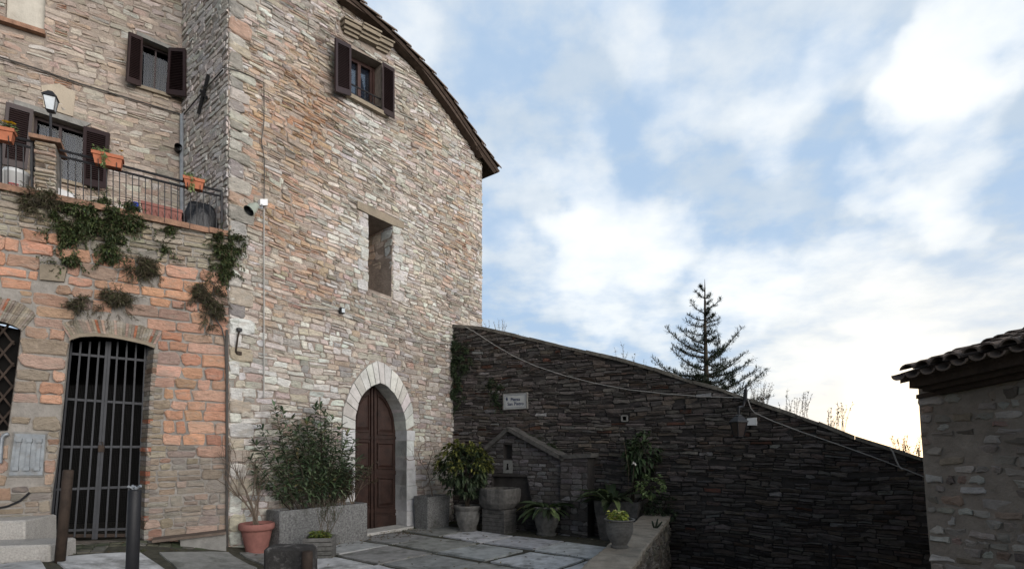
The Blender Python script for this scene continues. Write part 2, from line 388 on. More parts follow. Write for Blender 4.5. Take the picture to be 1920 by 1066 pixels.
def prism(mb, W, pts, o0, o1, mi=0, col=(1, 1, 1), hole=None):
    """polygon pts (along, height) from offset o0 (back) to o1 (front)"""
    n = len(pts)
    A = [W.w(u, z, o1) for u, z in pts]; B = [W.w(u, z, o0) for u, z in pts]
    tris = tessellate_polygon([[Vector((u, z, 0)) for u, z in pts]])
    fs = [tuple(t) for t in tris] + [tuple(n + i for i in t[::-1]) for t in tris]
    for i in range(n): fs.append((i, (i + 1) % n, n + (i + 1) % n, n + i))
    mb.add(A + B, fs, mi, col)
def loft(mb, W, f, o0, b, o1, mi=0, col=(1, 1, 1), closed=True):
    """strip between front outline f at o0 and back outline b at o1"""
    n = len(f)
    vs = [W.w(u, z, o0) for u, z in f] + [W.w(u, z, o1) for u, z in b]
    mb.add(vs, [(i, (i + 1) % n, n + (i + 1) % n, n + i) for i in range(n if closed else n - 1)], mi, col)
def wbar(mb, W, p, q, t, o0, o1, mi=0, col=(1, 1, 1)):
    """bar in the wall plane from p to q, thickness t"""
    dx, dz = q[0] - p[0], q[1] - p[1]; L = math.hypot(dx, dz) or 1; nx, nz_ = -dz / L * t / 2, dx / L * t / 2
    prism(mb, W, [(p[0] + nx, p[1] + nz_), (p[0] - nx, p[1] - nz_), (q[0] - nx, q[1] - nz_), (q[0] + nx, q[1] + nz_)], o0, o1, mi, col)

def stone(mb, W, quad, rng, prot, col, gap, mi=0, zfn=None, rough=1.0, n=9):
    """an irregular block with a rounded, faceted face; quad = 4 (u, v) corners counter-clockwise"""
    (ax, ay), (bx, by), (cx, cy), (dx, dy) = quad
    w = max(bx - ax, .01); h = max(dy - ay, .01)
    g = gap
    ring = []
    # walk round the quad with cut corners
    cc = min(w, h) * rng.uniform(.05, .20)
    P = [(ax + g + cc, ay + g), ((ax + bx) / 2, ay + g), (bx - g - cc, by + g), (bx - g, by + g + cc), (bx - g, cy - g - cc),
         (cx - g - cc, cy - g), ((cx + dx) / 2, cy - g), (dx + g + cc, dy - g), (dx + g, dy - g - cc), (ax + g, ay + g + cc)]
    j = min(w, h) * .10 * rough
    P = [(x + rng.uniform(-j, j) * 1.3, y + rng.uniform(-j, j)) for x, y in P]
    mx = sum(p[0] for p in P) / 10; my = sum(p[1] for p in P) / 10
    ins = min(.35, .014 / h + .06)
    tilt_u = rng.uniform(-.012, .012) * rough; tilt_v = rng.uniform(-.009, .009) * rough
    vs = []
    for k, (sc, pr) in enumerate(((1.0, -.012), (1 - ins * .22, prot * .72), (1 - ins * 1.3, prot))):
        for i, (x, y) in enumerate(P):
            uu = mx + (x - mx) * (1 - (1 - sc) * min(1.2, h / w * 1.3)); vv = my + (y - my) * sc
            o = pr
            if k: o += tilt_u * (x - mx) / (w / 2) + tilt_v * (y - my) / (h / 2) + rng.uniform(-.26, .26) * prot * rough
            vs.append(W.w(uu, zfn(uu, vv) if zfn else vv, o))
    o = prot * (1 + rng.uniform(-.12, .2)); vs.append(W.w(mx + rng.uniform(-.2, .2) * w, zfn(mx, my) if zfn else my, o))
    fs = []
    for k in (0, 10):
        for i in range(10): fs.append((k + i, k + (i + 1) % 10, k + 10 + (i + 1) % 10, k + 10 + i))
    for i in range(10): fs.append((20 + i, 20 + (i + 1) % 10, 30))
    mb.add(vs, fs, mi, col)

def densify(poly, step=.25):
    out = []
    for i in range(len(poly)):
        a, b = poly[i], poly[(i + 1) % len(poly)]
        k = max(1, int(math.hypot(b[0] - a[0], b[1] - a[1]) / step))
        for j in range(k): out.append((a[0] + (b[0] - a[0]) * j / k, a[1] + (b[1] - a[1]) * j / k))
    return out
def scan(poly, v):
    xs = []
    for i in range(len(poly)):
        (x0, y0), (x1, y1) = poly[i], poly[(i + 1) % len(poly)]
        if (y0 <= v) != (y1 <= v): xs.append(x0 + (v - y0) / (y1 - y0) * (x1 - x0))
    xs.sort()
    return list(zip(xs[::2], xs[1::2]))
def subtract(iv, holes):
    for h0, h1 in holes:
        nv = []
        for a, b in iv:
            if h1 <= a or h0 >= b: nv.append((a, b)); continue
            if h0 > a: nv.append((a, h0))
            if h1 < b: nv.append((h1, b))
        iv = nv
    return iv
def masonry(mb, W, outer, holes, hr, style, seed, tilt=lambda v: 0.0, u0=0.0, wob=.05, gap=(.003, .008), prot=(.008, .03), rough=1.0, mi=0):
    """courses of individual stones filling outer minus holes; style(u, z, rng) -> (length range, splits, colour, protrusion factor)"""
    rng = random.Random(seed)
    sx = rng.uniform(0, 50)
    def zf(u, v): return v + tilt(v) * (u - u0) + wob * noise.noise(Vector((u * .8 + sx, v * 1.1, 0))) + wob * .35 * noise.noise(Vector((u * 3 + sx, v * 3, 5)))
    def inv(u, z):
        v = z
        for _ in range(5): v = v - (zf(u, v) - z) * .8
        return (u, v)
    oi = [inv(*p) for p in densify(outer)]; hi = [[inv(*p) for p in densify(h, .12)] for h in holes]
    vmin = min(p[1] for p in oi); vmax = max(p[1] for p in oi)
    v = vmin
    while v < vmax:
        h = rng.uniform(*(hr(v) if callable(hr) else hr))
        if vmax - v - h < .03: h = vmax - v
        mid = v + h / 2
        iv = scan(oi, mid)
        hh = []
        for q in hi:
            for vv in (v + h * .15, mid, v + h * .85): hh += scan(q, vv)
        iv = subtract(iv, hh)
        for a, b in iv:
            u = a
            while u < b - .02:
                (lr, spl, colr, pf) = style(u, zf(u, mid), rng)
                l = rng.uniform(*lr)
                if b - (u + l) < lr[0] * .55: l = b - u
                e = min(b, u + l)
                rows = 1
                if spl > 1: rows = spl if rng.random() < .8 else max(1, spl - 1)
                cuts = [0] + sorted((k + rng.uniform(-.15, .15)) / rows for k in range(1, rows)) + [1]
                for k in range(rows):
                    y0, y1 = v + h * cuts[k], v + h * cuts[k + 1]
                    segs = [(u, e)]
                    if rows > 1 and e - u > .3 and rng.random() < .5:
                        m = u + (e - u) * rng.uniform(.35, .65); segs = [(u, m), (m, e)]
                    for s0, s1 in segs:
                        c = colr(rng)
                        if c is None: continue
                        g = rng.uniform(*gap)
                        g = min(g, (y1 - y0) * .14)
                        stone(mb, W, [(s0, y0), (s1, y0), (s1, y1), (s0, y1)], rng, rng.uniform(*prot) * pf, c, g, mi, zf, rough)
                u = e
        v += h
def sheet(mb, W, outer, holes, o=0.0, mi=0, col=(1, 1, 1)):
    polys = [[Vector((u, z, 0)) for u, z in outer]] + [[Vector((u, z, 0)) for u, z in h] for h in holes]
    flat = [p for q in polys for p in q]
    tr = tessellate_polygon(polys)
    mb.add([W.w(p.x, p.y, o) for p in flat], [tuple(t) for t in tr], mi, col)

def gauss(W, lst):
    """patches given by their place in the view -> (along, height, radii, weight)"""
    out = []
    for x, y, rx, ry, k in lst:
        u, z = W.hit(x, y); u1, _ = W.hit(x + rx, y); _, z1 = W.hit(x, y - ry)
        out.append((u, z, abs(u1 - u), abs(z1 - z), k))
    return out
def field(g, u, z):
    s = 0
    for a, b, ru, rz, k in g:
        q = ((u - a) / ru) ** 2 + ((z - b) / rz) ** 2
        if q < 6: s = max(s, k * math.exp(-q))
    return s
def pick(rng, pal):
    t = sum(w for w, _ in pal); r = rng.random() * t
    for w, c in pal:
        r -= w
        if r <= 0: return c
    return pal[-1][1]

def drift(u, z, a, b, c, sc=.9, seed=0):
    """slowly changing local stone colour"""
    n = noise.noise(Vector((u * sc + seed, z * sc, seed * .7))); m = noise.noise(Vector((u * sc * 2.3 + seed, z * sc * 2.3, 9 + seed)))
    k = max(0, min(1, .5 + n * 1.5 + m * .5))
    return mixc(a, b, k * 2) if k < .5 else mixc(b, c, k * 2 - 1)
# stone colours
WHT = (.74, .725, .68); CREAM = (.54, .47, .37); PINK = (.50, .345, .27); TAN = (.40, .30, .21); GREY = (.33, .305, .275)
ORNG = (.50, .27, .155); RED = (.38, .15, .09); BRN = (.22, .155, .11); DGREY = (.17, .16, .15); SALM = (.74, .395, .255)
# ================================================================== HOUSE A: gable front, return wall, roof
HA = thing('stone_house', 'tall rough stone house with pointed arched door and sloping eaves line', 'house', (Pc.x, Pc.y, 0))
roofline = WA.poly([(640, 2), (698, 47), (729, 78), (760, 110), (781, 128), (812, 170), (843, 212), (882, 268), (901, 300)])
uR = WA.hit(903.5, 450)[0]
uRid = cA - .02
zTop = roofline[0][1]
outA = [(cA, -.35), (uR, -.35), (uR, roofline[-1][1])] + roofline[::-1] + [(cA + 1.1, zTop + .30), (cA, zTop + .55)]
# openings
doorF = WA.poly([(663, 1003), (663, 862), (663.5, 798), (666, 762), (677, 740), (695, 724), (710, 717.5), (726, 725.5), (744.5, 748.5), (756, 775), (760, 804.5), (760, 857), (760, 992)])
doorF[0] = (doorF[0][0], -.02); doorF[-1] = (doorF[-1][0], -.02)
slitF = WA.poly([(690, 402.5), (735.6, 423), (733, 556), (690, 543)])
winF = WA.poly([(655, 88), (716.5, 119), (716.5, 213), (655, 181)])
archO = WA.poly([(640, 800), (641, 768), (652.5, 735.5), (661, 718), (670.6, 704), (688.6, 684.6), (705, 676.4), (721.5, 683), (744.5, 704.3), (761, 732), (770.7, 761.8), (774, 798)])
archI = WA.poly([(663.5, 805), (664, 781), (670, 754), (677, 740), (685, 731), (697, 722), (710, 717.5), (722, 722), (739, 740), (751, 762), (757, 782), (759.5, 806)])
jambR = [archI[-1], archO[-1], WA.hit(775.5, 850), WA.hit(776.5, 900), WA.hit(777, 992), WA.hit(760, 992)]
jambR[-2] = (jambR[-2][0], -.02); jambR[-1] = (jambR[-1][0], -.02)
surround = [(archO[0][0], -.02)] + archO + [(jambR[2][0], -.02)]
lintF = WA.poly([(668.3, 377), (756, 417.6), (755, 429.5), (735.6, 423), (690, 402.5), (668.3, 391)])
corn = WA.poly([(635, 53), (731, 98), (731, 107), (635, 62)])
gA_or = gauss(WA, [(555, 220, 55, 110, 1.), (470, 210, 25, 110, .8), (560, 110, 60, 30, .6), (500, 400, 60, 70, .7), (560, 480, 60, 70, .45), (600, 330, 45, 40, .4), (520, 560, 60, 40, .5), (845, 440, 30, 60, .35), (860, 340, 20, 30, .5), (790, 250, 40, 40, .25)])
gA_gr = gauss(WA, [(560, 30, 90, 40, .7), (560, 300, 90, 28, .6), (760, 200, 60, 60, .6), (700, 620, 80, 60, .5), (800, 700, 60, 90, .75), (620, 520, 22, 22, .9), (820, 850, 40, 120, .8), (540, 790, 60, 40, .45), (700, 560, 30, 30, .6), (850, 560, 40, 50, .4)])
gA_wh = gauss(WA, [(503, 85, 13, 40, 1.), (555, 110, 10, 22, .7), (685, 222, 34, 20, 1.), (645, 420, 22, 30, .7), (752, 500, 14, 70, .8), (672, 470, 16, 70, .6), (445, 640, 40, 60, 1.), (440, 520, 20, 60, .8), (540, 700, 90, 60, .55),
                   (450, 850, 50, 170, 1.), (610, 760, 50, 60, .9), (480, 740, 60, 60, .8), (690, 290, 50, 60, .35), (430, 120, 18, 180, .6), (428, 350, 12, 120, .5), (892, 500, 12, 90, .35), (620, 640, 60, 40, .4)])
gA_rd = gauss(WA, [(545, 540, 40, 25, .8), (555, 575, 30, 8, .9), (640, 130, 20, 60, .3), (870, 330, 16, 16, .6), (500, 790, 30, 20, .3)])
def styleA(u, z, rng):
    ow, gw, ww, rw = field(gA_or, u, z), field(gA_gr, u, z), field(gA_wh, u, z), field(gA_rd, u, z)
    low = max(0, min(1, (3.2 - z) / 2.2))
    left = max(0, 1 - (u - cA) / 1.0)
    big = ww > .45 and rng.random() < .75
    lr = (.14, .32) if big else ((.07, .22) if rng.random() < .75 else (.2, .36))
    def col(r):
        pal = [(.45 + 2.2 * ww + .35 * low, WHT), (.55 + .9 * ww, CREAM), (.28, (.56, .42, .35)), (.12, TAN), (.35 + 1.2 * gw, GREY), (.02 + 3.0 * ow, ORNG), (.06 + 1.6 * ow, (.50, .34, .20)), (.015 + 1.6 * rw, RED), (.08 + .3 * gw, BRN), (.08 + .25 * gw, DGREY)]
        c = pick(r, pal)
        base_ = drift(u, z, (.66, .63, .58), (.61, .54, .47), (.47, .435, .39), .8, 3)
        if ow > .15: base_ = mixc(base_, (.50, .31, .185), min(.85, ow))
        if ww > .2: base_ = mixc(base_, (.74, .73, .69), min(.85, ww))
        if gw > .2: base_ = mixc(base_, (.36, .335, .30), min(.6, gw * .7))
        base_ = mixc(base_, (.57, .55, .52), .5 * low)
        c = mixc(c, base_, .50)
        return jit(r, c, .15, .05)
    return (lr, 1 if big or rng.random() < .72 else 2, col, 1.25 if big else 1.0)
def tiltA(v):
    pts = [(0, 0), (2.5, -.03), (4.2, -.06), (6.0, -.07), (7.2, .0), (8.7, .09), (12, .12)]
    for (a, x), (b, y) in zip(pts, pts[1:]):
        if v <= b: return x + (y - x) * max(0, (v - a)) / (b - a)
    return .12
mb = MB()
sheet(mb, WA, outA, [doorF, slitF, winF], 0.0, 1)
# end wall and back of the house
for (u0_, o0_, u1_, o1_) in ((uR, 0, uR, -7), (cA, -7, uR, -7)):
    a, b = WA.w(u0_, -.35, o0_), WA.w(u1_, -.35, o1_)
    zt = roofline[-1][1]
    z1, z2 = (zt, zt) if u0_ == uR else (zTop + .55, zt)
    mb.add([a, b, Vector((b.x, b.y, z2)), Vector((a.x, a.y, z1))], [(0, 1, 2, 3)], 1)
masonry(mb, WA, outA, [surround, slitF, winF, lintF, corn], (lambda v: (.075, .125) if v < 3.6 else ((.060, .105) if v < 4.6 else (.050, .088))), styleA, 11, tiltA, -.2, .065, prot=(.007, .024), rough=1.25)
# reveals of the openings
loft(mb, WA, doorF, .03, WA.poly([(663, 1003), (663, 862), (663.5, 798), (666, 762), (677, 740), (695, 724), (710, 717.5), (726, 725.5), (744.5, 748.5), (756, 775), (760, 804.5), (760, 857), (760, 992)]), -.42, 2, closed=False)
back = [(u, z) for u, z in slitF]
loft(mb, WA, slitF, 0, [(slitF[0][0] + .05, slitF[0][1] - .1), (slitF[1][0] + .01, slitF[1][1] - .05), (slitF[2][0] + .01, slitF[2][1] + .35), (slitF[3][0] + .05, slitF[3][1] + .35)], -.85, 1)
loft(mb, WA, winF, 0, winF, -.30, 1)
mb.build('wall', [M_STONE, M_MORTAR, M_LIME], HA)
# stone-lined right reveal of the slit window
WX = Wall(WA.w(slitF[1][0] + .0, 0, 0), (WA.n.x, WA.n.y))   # runs outwards; right reveal faces left
mb = MB()
zb, zt = slitF[2][1], slitF[1][1]
r_ = random.Random(5)
z = zb - .05
while z < zt - .02:
    h = r_.uniform(.09, .19)
    h = min(h, zt - z)
    cut = r_.uniform(-.36, -.20)
    for (a, b, c) in ((cut, -.0, jit(r_, (.50, .50, .49), .1)), (cut - .28, cut, jit(r_, (.50, .42, .35), .2)), (-.80, cut - .28, jit(r_, (.48, .36, .27), .25))):
        stone(mb, WX, [(a, z), (b, z), (b, z + h), (a, z + h)], r_, .012, c, .004)
    z += h
# back wall of the embrasure
prism(mb, WA, [(slitF[0][0] - .1, zb - .1), (slitF[1][0] + .1, zb - .1), (slitF[1][0] + .1, zt + .1), (slitF[0][0] - .1, zt + .1)], -.92, -.86, 0, (.16, .12, .10))
z = zb
while z < zt:
    h = r_.uniform(.09, .16); u = slitF[0][0]
    while u < slitF[1][0]:
        l = r_.uniform(.12, .3); stone(mb, WA, [(u, z), (u + l, z), (u + l, z + h), (u, z + h)], r_, .02, jit(r_, pick(r_, [(1, TAN), (1, GREY), (.4, RED)]), .2), .004, zfn=None) if False else None
        u += l
    z += h
wsl = mb.build('window', [M_STONE], HA); wsl['label'] = 'tall narrow blocked window recess with stone reveal'
mb = MB(); prism(mb, WA, lintF, -.1, .035, 0); mb.build('lintel', M_SAND, wsl)
mb = MB()
for (t, b, w_) in (((slitF[1], slitF[2], 1)), ((slitF[0], slitF[3], -1))):
    z = b[1] - .05; k = 0
    while z < t[1] - .03:
        h = r_.uniform(.13, .24); h = min(h, t[1] - z)
        wd = r_.uniform(.12, .19) if k % 2 else r_.uniform(.2, .28)
        ue = t[0]
        q = [(ue, z), (ue + wd, z), (ue + wd, z + h), (ue, z + h)] if w_ > 0 else [(ue - wd, z), (ue, z), (ue, z + h), (ue - wd, z + h)]
        mb = MB(); stone(mb, WA, q, r_, .030, jit(r_, (.56, .545, .51), .12), .004, 0, None, .6); mb.build('quoin', M_STONE, wsl)
        z += h; k += 1
# white quoins on the corner
mb = MB(); r_ = random.Random(8); z = .0; k = 0
while z < zTop + .3:
    h = r_.uniform(.12, .27); wd = r_.uniform(.16, .26) if k % 2 else r_.uniform(.27, .42)
    c = pick(r_, [(6, (.68, .66, .61)), (2, CREAM), (1, GREY)]) if z < 4.3 else pick(r_, [(3, (.52, .49, .44)), (2, GREY), (2, CREAM), (1, PINK)])
    if r_.random() < .88:
        mb = MB(); stone(mb, WA, [(cA + .002, z), (cA + wd, z), (cA + wd, z + h), (cA + .002, z + h)], r_, .036, jit(r_, c, .15), .005, 0, None, .7)
        mb.build('quoin', M_STONE, HA)
    z += h; k += 1
# ---- pointed door arch
mb = MB()
r_ = random.Random(3)
def alongp(P, t):
    L = [0]
    for a, b in zip(P, P[1:]): L.append(L[-1] + math.hypot(b[0] - a[0], b[1] - a[1]))
    d = t * L[-1]
    for i in range(len(P) - 1):
        if d <= L[i + 1] or i == len(P) - 2:
            k = (d - L[i]) / (L[i + 1] - L[i]); return (P[i][0] + (P[i + 1][0] - P[i][0]) * k, P[i][1] + (P[i + 1][1] - P[i][1]) * k)
half = 6
segs = []
Lo, Li = archO[:7], archI[:7]; Ro, Ri = archO[6:], archI[6:]
for (O, I, ts) in ((Lo, Li, [0, .14, .30, .42, .55, .68, .80, .91, 1]), (Ro, Ri, [0, .10, .22, .34, .46, .57, .70, .84, 1])):
    for a, b in zip(ts, ts[1:]):
        g = .006
        q = [alongp(I, a + g), alongp(O, a + g * .7), alongp(O, (a + b) / 2), alongp(O, b - g * .7), alongp(I, b - g), alongp(I, (a + b) / 2)]
        prism(mb, WA, q, -.40, .045 + r_.uniform(-.004, .004), 0, jit(r_, (.50, .49, .46), .16, .04))
for (ua, ub, zt_) in ((doorF[-1][0], jambR[2][0], archI[-1][1]), (archO[0][0], doorF[0][0], archI[0][1])):
    z = -.02; k = 0
    while z < zt_ - .02:
        h = min(r_.uniform(.22, .38), zt_ - z)
        if zt_ - z - h < .1: h = zt_ - z
        e = r_.uniform(-.03, .05) * (1 if ua > 0 or True else 1)
        pl = [(ua, z + .004), (ub + (e if ub > ua and ua > -.2 else 0), z + .004), (ub + (e if ua > -.2 else 0), z + h - .004), (ua, z + h - .004)]
        prism(mb, WA, pl, -.40, .045 + r_.uniform(-.005, .005), 0, jit(r_, (.50, .505, .49), .12, .03))
        z += h; k += 1
sa = mb.build('door_arch', [material('dressed_limestone', attr=True, rough=.9, vary=.22, vscale=7, bump=.6, bscale=40, stain=.4, stain_col=(.27, .25, .22), stain_scale=3)], HA)
# ---- door
OD = -.30
mb = MB()
dpoly = [(u, z) for u, z in WA.poly([(655, 1000), (655, 800), (660, 765), (673, 740), (692, 722), (711, 714), (730, 725), (748, 750), (762, 790), (765, 860), (765, 992)], -.3)]
prism(mb, WA, dpoly, OD - .05, OD, 0)
door = mb.build('door', M_DOOR, HA)
H = lambda pts, o=OD: WA.poly(pts, o)
def panel(pts):
    mb = MB()
    q = H(pts); cx = sum(p[0] for p in q) / len(q); cz = sum(p[1] for p in q) / len(q)
    n = len(q)
    s = lambda k: [(cx + (p[0] - cx) * k, cz + (p[1] - cz) * k) for p in q]
    s1, s2, s3, s4 = s(1.0), s(.93), s(.86), s(.74)
    loft(mb, WA, s1, OD + .002, s1, OD + .028); loft(mb, WA, s1, OD + .028, s2, OD + .028); loft(mb, WA, s2, OD + .028, s3, OD + .004)
    loft(mb, WA, s3, OD + .004, s4, OD + .022)
    sheet(mb, WA, s4, [], OD + .022)
    mb.build('door_panel', M_DOOR, door)
panel([(665, 809.4), (691.3, 809.4), (691.3, 737), (682, 741), (670.6, 757), (665.7, 781.5)])
panel([(706.7, 813.6), (737.2, 815), (735.3, 788), (726.4, 762), (715, 744), (707.2, 739)])
panel([(665, 876.7), (692, 879), (692, 826.8), (665, 825.8)])
panel([(706.7, 877.3), (737.2, 878.3), (737.2, 829.7), (706.7, 829)])
panel([(666, 949), (692, 950), (692, 893), (666, 892)])
panel([(707.7, 950.5), (736.2, 948), (736.2, 894.7), (707.7, 893.7)])
mb = MB()
for pts in ([(700, 993), (703, 993), (702, 722), (699.5, 722)], [(693, 993), (698, 993), (697, 724), (694, 728)]):
    q = H(pts); prism(mb, WA, q, OD, OD + .04)
for (ya, yb) in ((818, 823), (882, 889), (954, 961)):
    q = H([(663, yb - 1), (745, yb), (745, ya), (663, ya - 1)]); prism(mb, WA, q, OD, OD + .018)
q = H([(700, 995), (745, 993), (745, 965), (700, 965)]); prism(mb, WA, q, OD, OD + .024)
mb.build('door_rail', M_DOOR, door)
mb = MB(); a = WA.w(*H([(704, 866)])[0], OD + .03); mb.lathe(a, [(.0, -.03), (.022, -.02), (.03, 0), (.022, .02), (0, .03)], 10); mb.tube([WA.w(*H([(704, 862)])[0], OD), a], .01)
mb.build('door_knob', M_RUST, door, True)
mb = MB(); r_ = random.Random(4)
q = [(doorF[0][0] - .1, -.05), (doorF[-1][0] + .08, -.05), (doorF[-1][0] + .08, .055), (doorF[0][0] - .1, .05)]
prism(mb, WA, q, -.30, .16); mb.build('door_step', M_LIME, HA)
# ---- upper window with shutters
def shutter(W, pts, parent, o0, o1, nsl=22, frame=.12):
    """louvred shutter between four corners (tl, tr, br, bl) given as (along, height, offset)"""
    TL, TR, BR, BL = [W.w(*p) for p in pts]
    up = (TL - BL); rt = (TR - TL).normalized(); nr = rt.cross(up.normalized()); 
    if nr.dot(W.Nn()) < 0: nr = -nr
    th = .035
    def P(a, b, o=0): return (BL * (1 - a) + BR * a) * (1 - b) + (TL * (1 - a) + TR * a) * b + nr * o
    mb = MB()
    def slab(a0, a1, b0, b1, o0=0, o1=th):
        vs = [P(a0, b0, o0), P(a1, b0, o0), P(a1, b1, o0), P(a0, b1, o0), P(a0, b0, o1), P(a1, b0, o1), P(a1, b1, o1), P(a0, b1, o1)]
        mb.add(vs, [(0, 3, 2, 1), (4, 5, 6, 7), (0, 1, 5, 4), (1, 2, 6, 5), (2, 3, 7, 6), (3, 0, 4, 7)])
    f = frame; fz = .075
    slab(0, f, 0, 1); slab(1 - f, 1, 0, 1); slab(f, 1 - f, 0, fz * 1.4); slab(f, 1 - f, 1 - fz, 1)
    slab(f, 1 - f, fz, 1 - fz, .002, .008)
    for i in range(nsl):
        b0 = fz * 1.4 + (1 - fz * 2.4) * i / nsl; b1 = fz * 1.4 + (1 - fz * 2.4) * (i + .75) / nsl
        vs = [P(f, b0, .034), P(1 - f, b0, .034), P(1 - f, b1, .012), P(f, b1, .012), P(f, b0, .024), P(1 - f, b0, .024)]
        mb.add(vs, [(0, 1, 2, 3), (4, 5, 1, 0)])
    o = mb.build('shutter', M_SHUT, parent)
    mb = MB()
    for b in (.12, .5, .88):
        mb.tube([P(f * .5, b, th), P(f * .5, b, th + .02)], .012, 6)
    return o
mb = MB()
OW = -.22
wq = winF
w4 = WA.poly([(655, 88), (716.5, 119), (716.5, 213), (655, 181)], OW)
prism(mb, WA, [(u, z) for u, z in [(wq[0][0] - .1, wq[0][1] + .1), (wq[1][0] + .1, wq[1][1] + .1), (wq[2][0] + .1, wq[2][1] - .1), (wq[3][0] - .1, wq[3][1] - .1)]], OW - .12, OW - .06, 0)
wup = mb.build('window', [M_CURT], HA); wup['label'] = 'upper window with open dark shutters under a moulded cornice'
def wp(x, y, o): return (*WA.hit(x, y, o), o)
shutter(WA, [wp(627, 71.5, .20), wp(656, 86, .08), wp(656, 180.5, .08), wp(627, 171.5, .20)], wup, 0, 0, 26, .13)
shutter(WA, [wp(717, 118, .06), wp(740, 131.5, .20), wp(740, 224, .20), wp(717, 212, .06)], wup, 0, 0, 26, .13)
mb = MB()
ww_, wz = wq[1][0] - wq[0][0], wq[0][1] - wq[3][1]
def L4(a, b): # bilinear in the opening
    t = (wq[0][0] * (1 - a) + wq[1][0] * a, wq[0][1] * (1 - a) + wq[1][1] * a); bt = (wq[3][0] * (1 - a) + wq[2][0] * a, wq[3][1] * (1 - a) + wq[2][1] * a)
    return (bt[0] * (1 - b) + t[0] * b, bt[1] * (1 - b) + t[1] * b)
def bar4(mb, a0, a1, b0, b1, o0, o1, mi=0): prism(mb, WA, [L4(a0, b0), L4(a1, b0), L4(a1, b1), L4(a0, b1)], o0, o1, mi)
for r in ((0, .07, 0, 1), (.93, 1, 0, 1), (.07, .93, 0, .06), (.07, .93, .93, 1), (.47, .56, .06, .93), (.12, .16, .06, .93), (.86, .9, .06, .93)): bar4(mb, *r, OW - .05, OW)
mb.build('frame', M_FRAMEW, wup)
mb = MB(); bar4(mb, .05, .95, .05, .95, OW - .04, OW - .03); mb.build('pane', M_GLASS, wup)
mb = MB()
for zf_ in (.30, .12): a, b = L4(0, zf_), L4(1, zf_); mb.tube([WA.w(*a, -.04), WA.w(*b, -.04)], .014)
for t in (.25, .5, .75): a, b = L4(t, .12), L4(t, .30); mb.tube([WA.w(*a, -.04), WA.w(*b, -.04)], .007)
mb.build('guard_rail', M_IRON, wup)
mb = MB()
a, b = wq[3], wq[2]
prism(mb, WA, [(a[0] - .1, a[1] - .07), (b[0] + .08, b[1] - .07), (b[0] + .08, b[1]), (a[0] - .1, a[1])], -.2, .10)
mb.build('sill', M_SAND, wup)
mb = MB()
a, b = WA.hit(636, 60), WA.hit(730, 106); a = (a[0], a[1]); b = (b[0], b[1])
Lx = b[0] - a[0]; sl = (b[1] - a[1]) / Lx
for (h0, h1, pr, e) in ((0, .05, .05, .07), (.05, .10, .09, .04), (.10, .17, .14, .02), (.17, .20, .17, 0)):
    for (x0, x1, xp, dz) in ((a[0] + e, a[0] + .36, 0, 0), (a[0] + .36, b[0] - .34, .05, .03), (b[0] - .34, b[0] - e, 0, 0)):
        prism(mb, WA, [(x0, a[1] + sl * (x0 - a[0]) + h0 + dz), (x1, a[1] + sl * (x1 - a[0]) + h0 + dz), (x1, a[1] + sl * (x1 - a[0]) + h1 + dz - .002), (x0, a[1] + sl * (x0 - a[0]) + h1 + dz - .002)], -.02, pr + xp)
mb.build('cornice', M_SAND, HA)
# ---- roof: verge of the slope and the corner of the eaves
mb = MB()
edge = [(600, -62), (640, -28), (680, 6), (712, 34), (745, 64), (784, 106), (803, 126), (826, 154), (848, 184), (870, 217), (893, 253), (915, 284), (937.5, 317)]
OV = .22
top = WA.poly(edge, OV)
top = [(cA - .35, top[0][1] + .45), (cA + 1.2, top[0][1] + .22)] + top
und = [(u - .03, z - .085) for u, z in top]
vs = []
for (u, z), (p, q) in zip(top, und):
    vs += [WA.w(u, z - .05, OV), WA.w(p, q, OV - .03), WA.w(p, q, -7.3), WA.w(u, z - .05, -7.3)]
fs = []
for i in range(len(top) - 1):
    k = 4 * i
    for a in range(4): fs.append((k + a, k + (a + 1) % 4, k + 4 + (a + 1) % 4, k + 4 + a))
fs.append((0, 1, 2, 3)); k = 4 * (len(top) - 1); fs.append((k, k + 1, k + 2, k + 3))
mb.add(vs, fs, 0)
roofA = mb.build('roof', M_WOODR, HA)
mb = MB(); r_ = random.Random(6)
T2 = densify(top[::-1], .5)[: -1]
def pathpt(P, d):
    for a, b in zip(P, P[1:]):
        l = math.hypot(b[0] - a[0], b[1] - a[1])
        if d <= l: k = d / l; return (a[0] + (b[0] - a[0]) * k, a[1] + (b[1] - a[1]) * k)
        d -= l
    return P[-1]
pl = top[::-1]
Ltot = sum(math.hypot(b[0] - a[0], b[1] - a[1]) for a, b in zip(pl, pl[1:]))
for row in range(18):
    oo = OV + .03 - row * .23; d = -.05; first = True
    off = r_.uniform(0, .1)
    while d < Ltot - .3:
        a = pathpt(pl, max(0, d)); b = pathpt(pl, d + .46)
        lift0, lift1 = .07, .035
        n = 6; rr0, rr1 = .105, .085
        pa, pb = WA.w(a[0], a[1] - .05 + .02, oo - .08), WA.w(b[0], b[1] - .05 + .0, oo - .08)
        pa = pa + Vector((0, 0, r_.uniform(.01, .032)))
        vs = []
        for p, rr in ((pa, rr0), (pb, rr1), (pa, rr0 - .018), (pb, rr1 - .018)):
            for k in range(n + 1):
                an = math.pi * k / n
                vs.append(p + WA.Nn() * (rr * math.cos(an)) + Vector((0, 0, rr * .75 * math.sin(an))))
        m = n + 1; fs = []
        for k in range(n):
            fs += [(k, k + 1, m + k + 1, m + k), (2 * m + k, 3 * m + k, 3 * m + k + 1, 2 * m + k + 1), (k, 2 * m + k, 2 * m + k + 1, k + 1)]
        fs += [(0, m, 3 * m, 2 * m), (n, n + 2 * m, n + 3 * m, n + m)]
        mb.add(vs, fs, 0)
        d += .34 + r_.uniform(-.02, .02)
    if row == 0: continue
mb.build('roof_tiles', M_ROOFT, roofA)
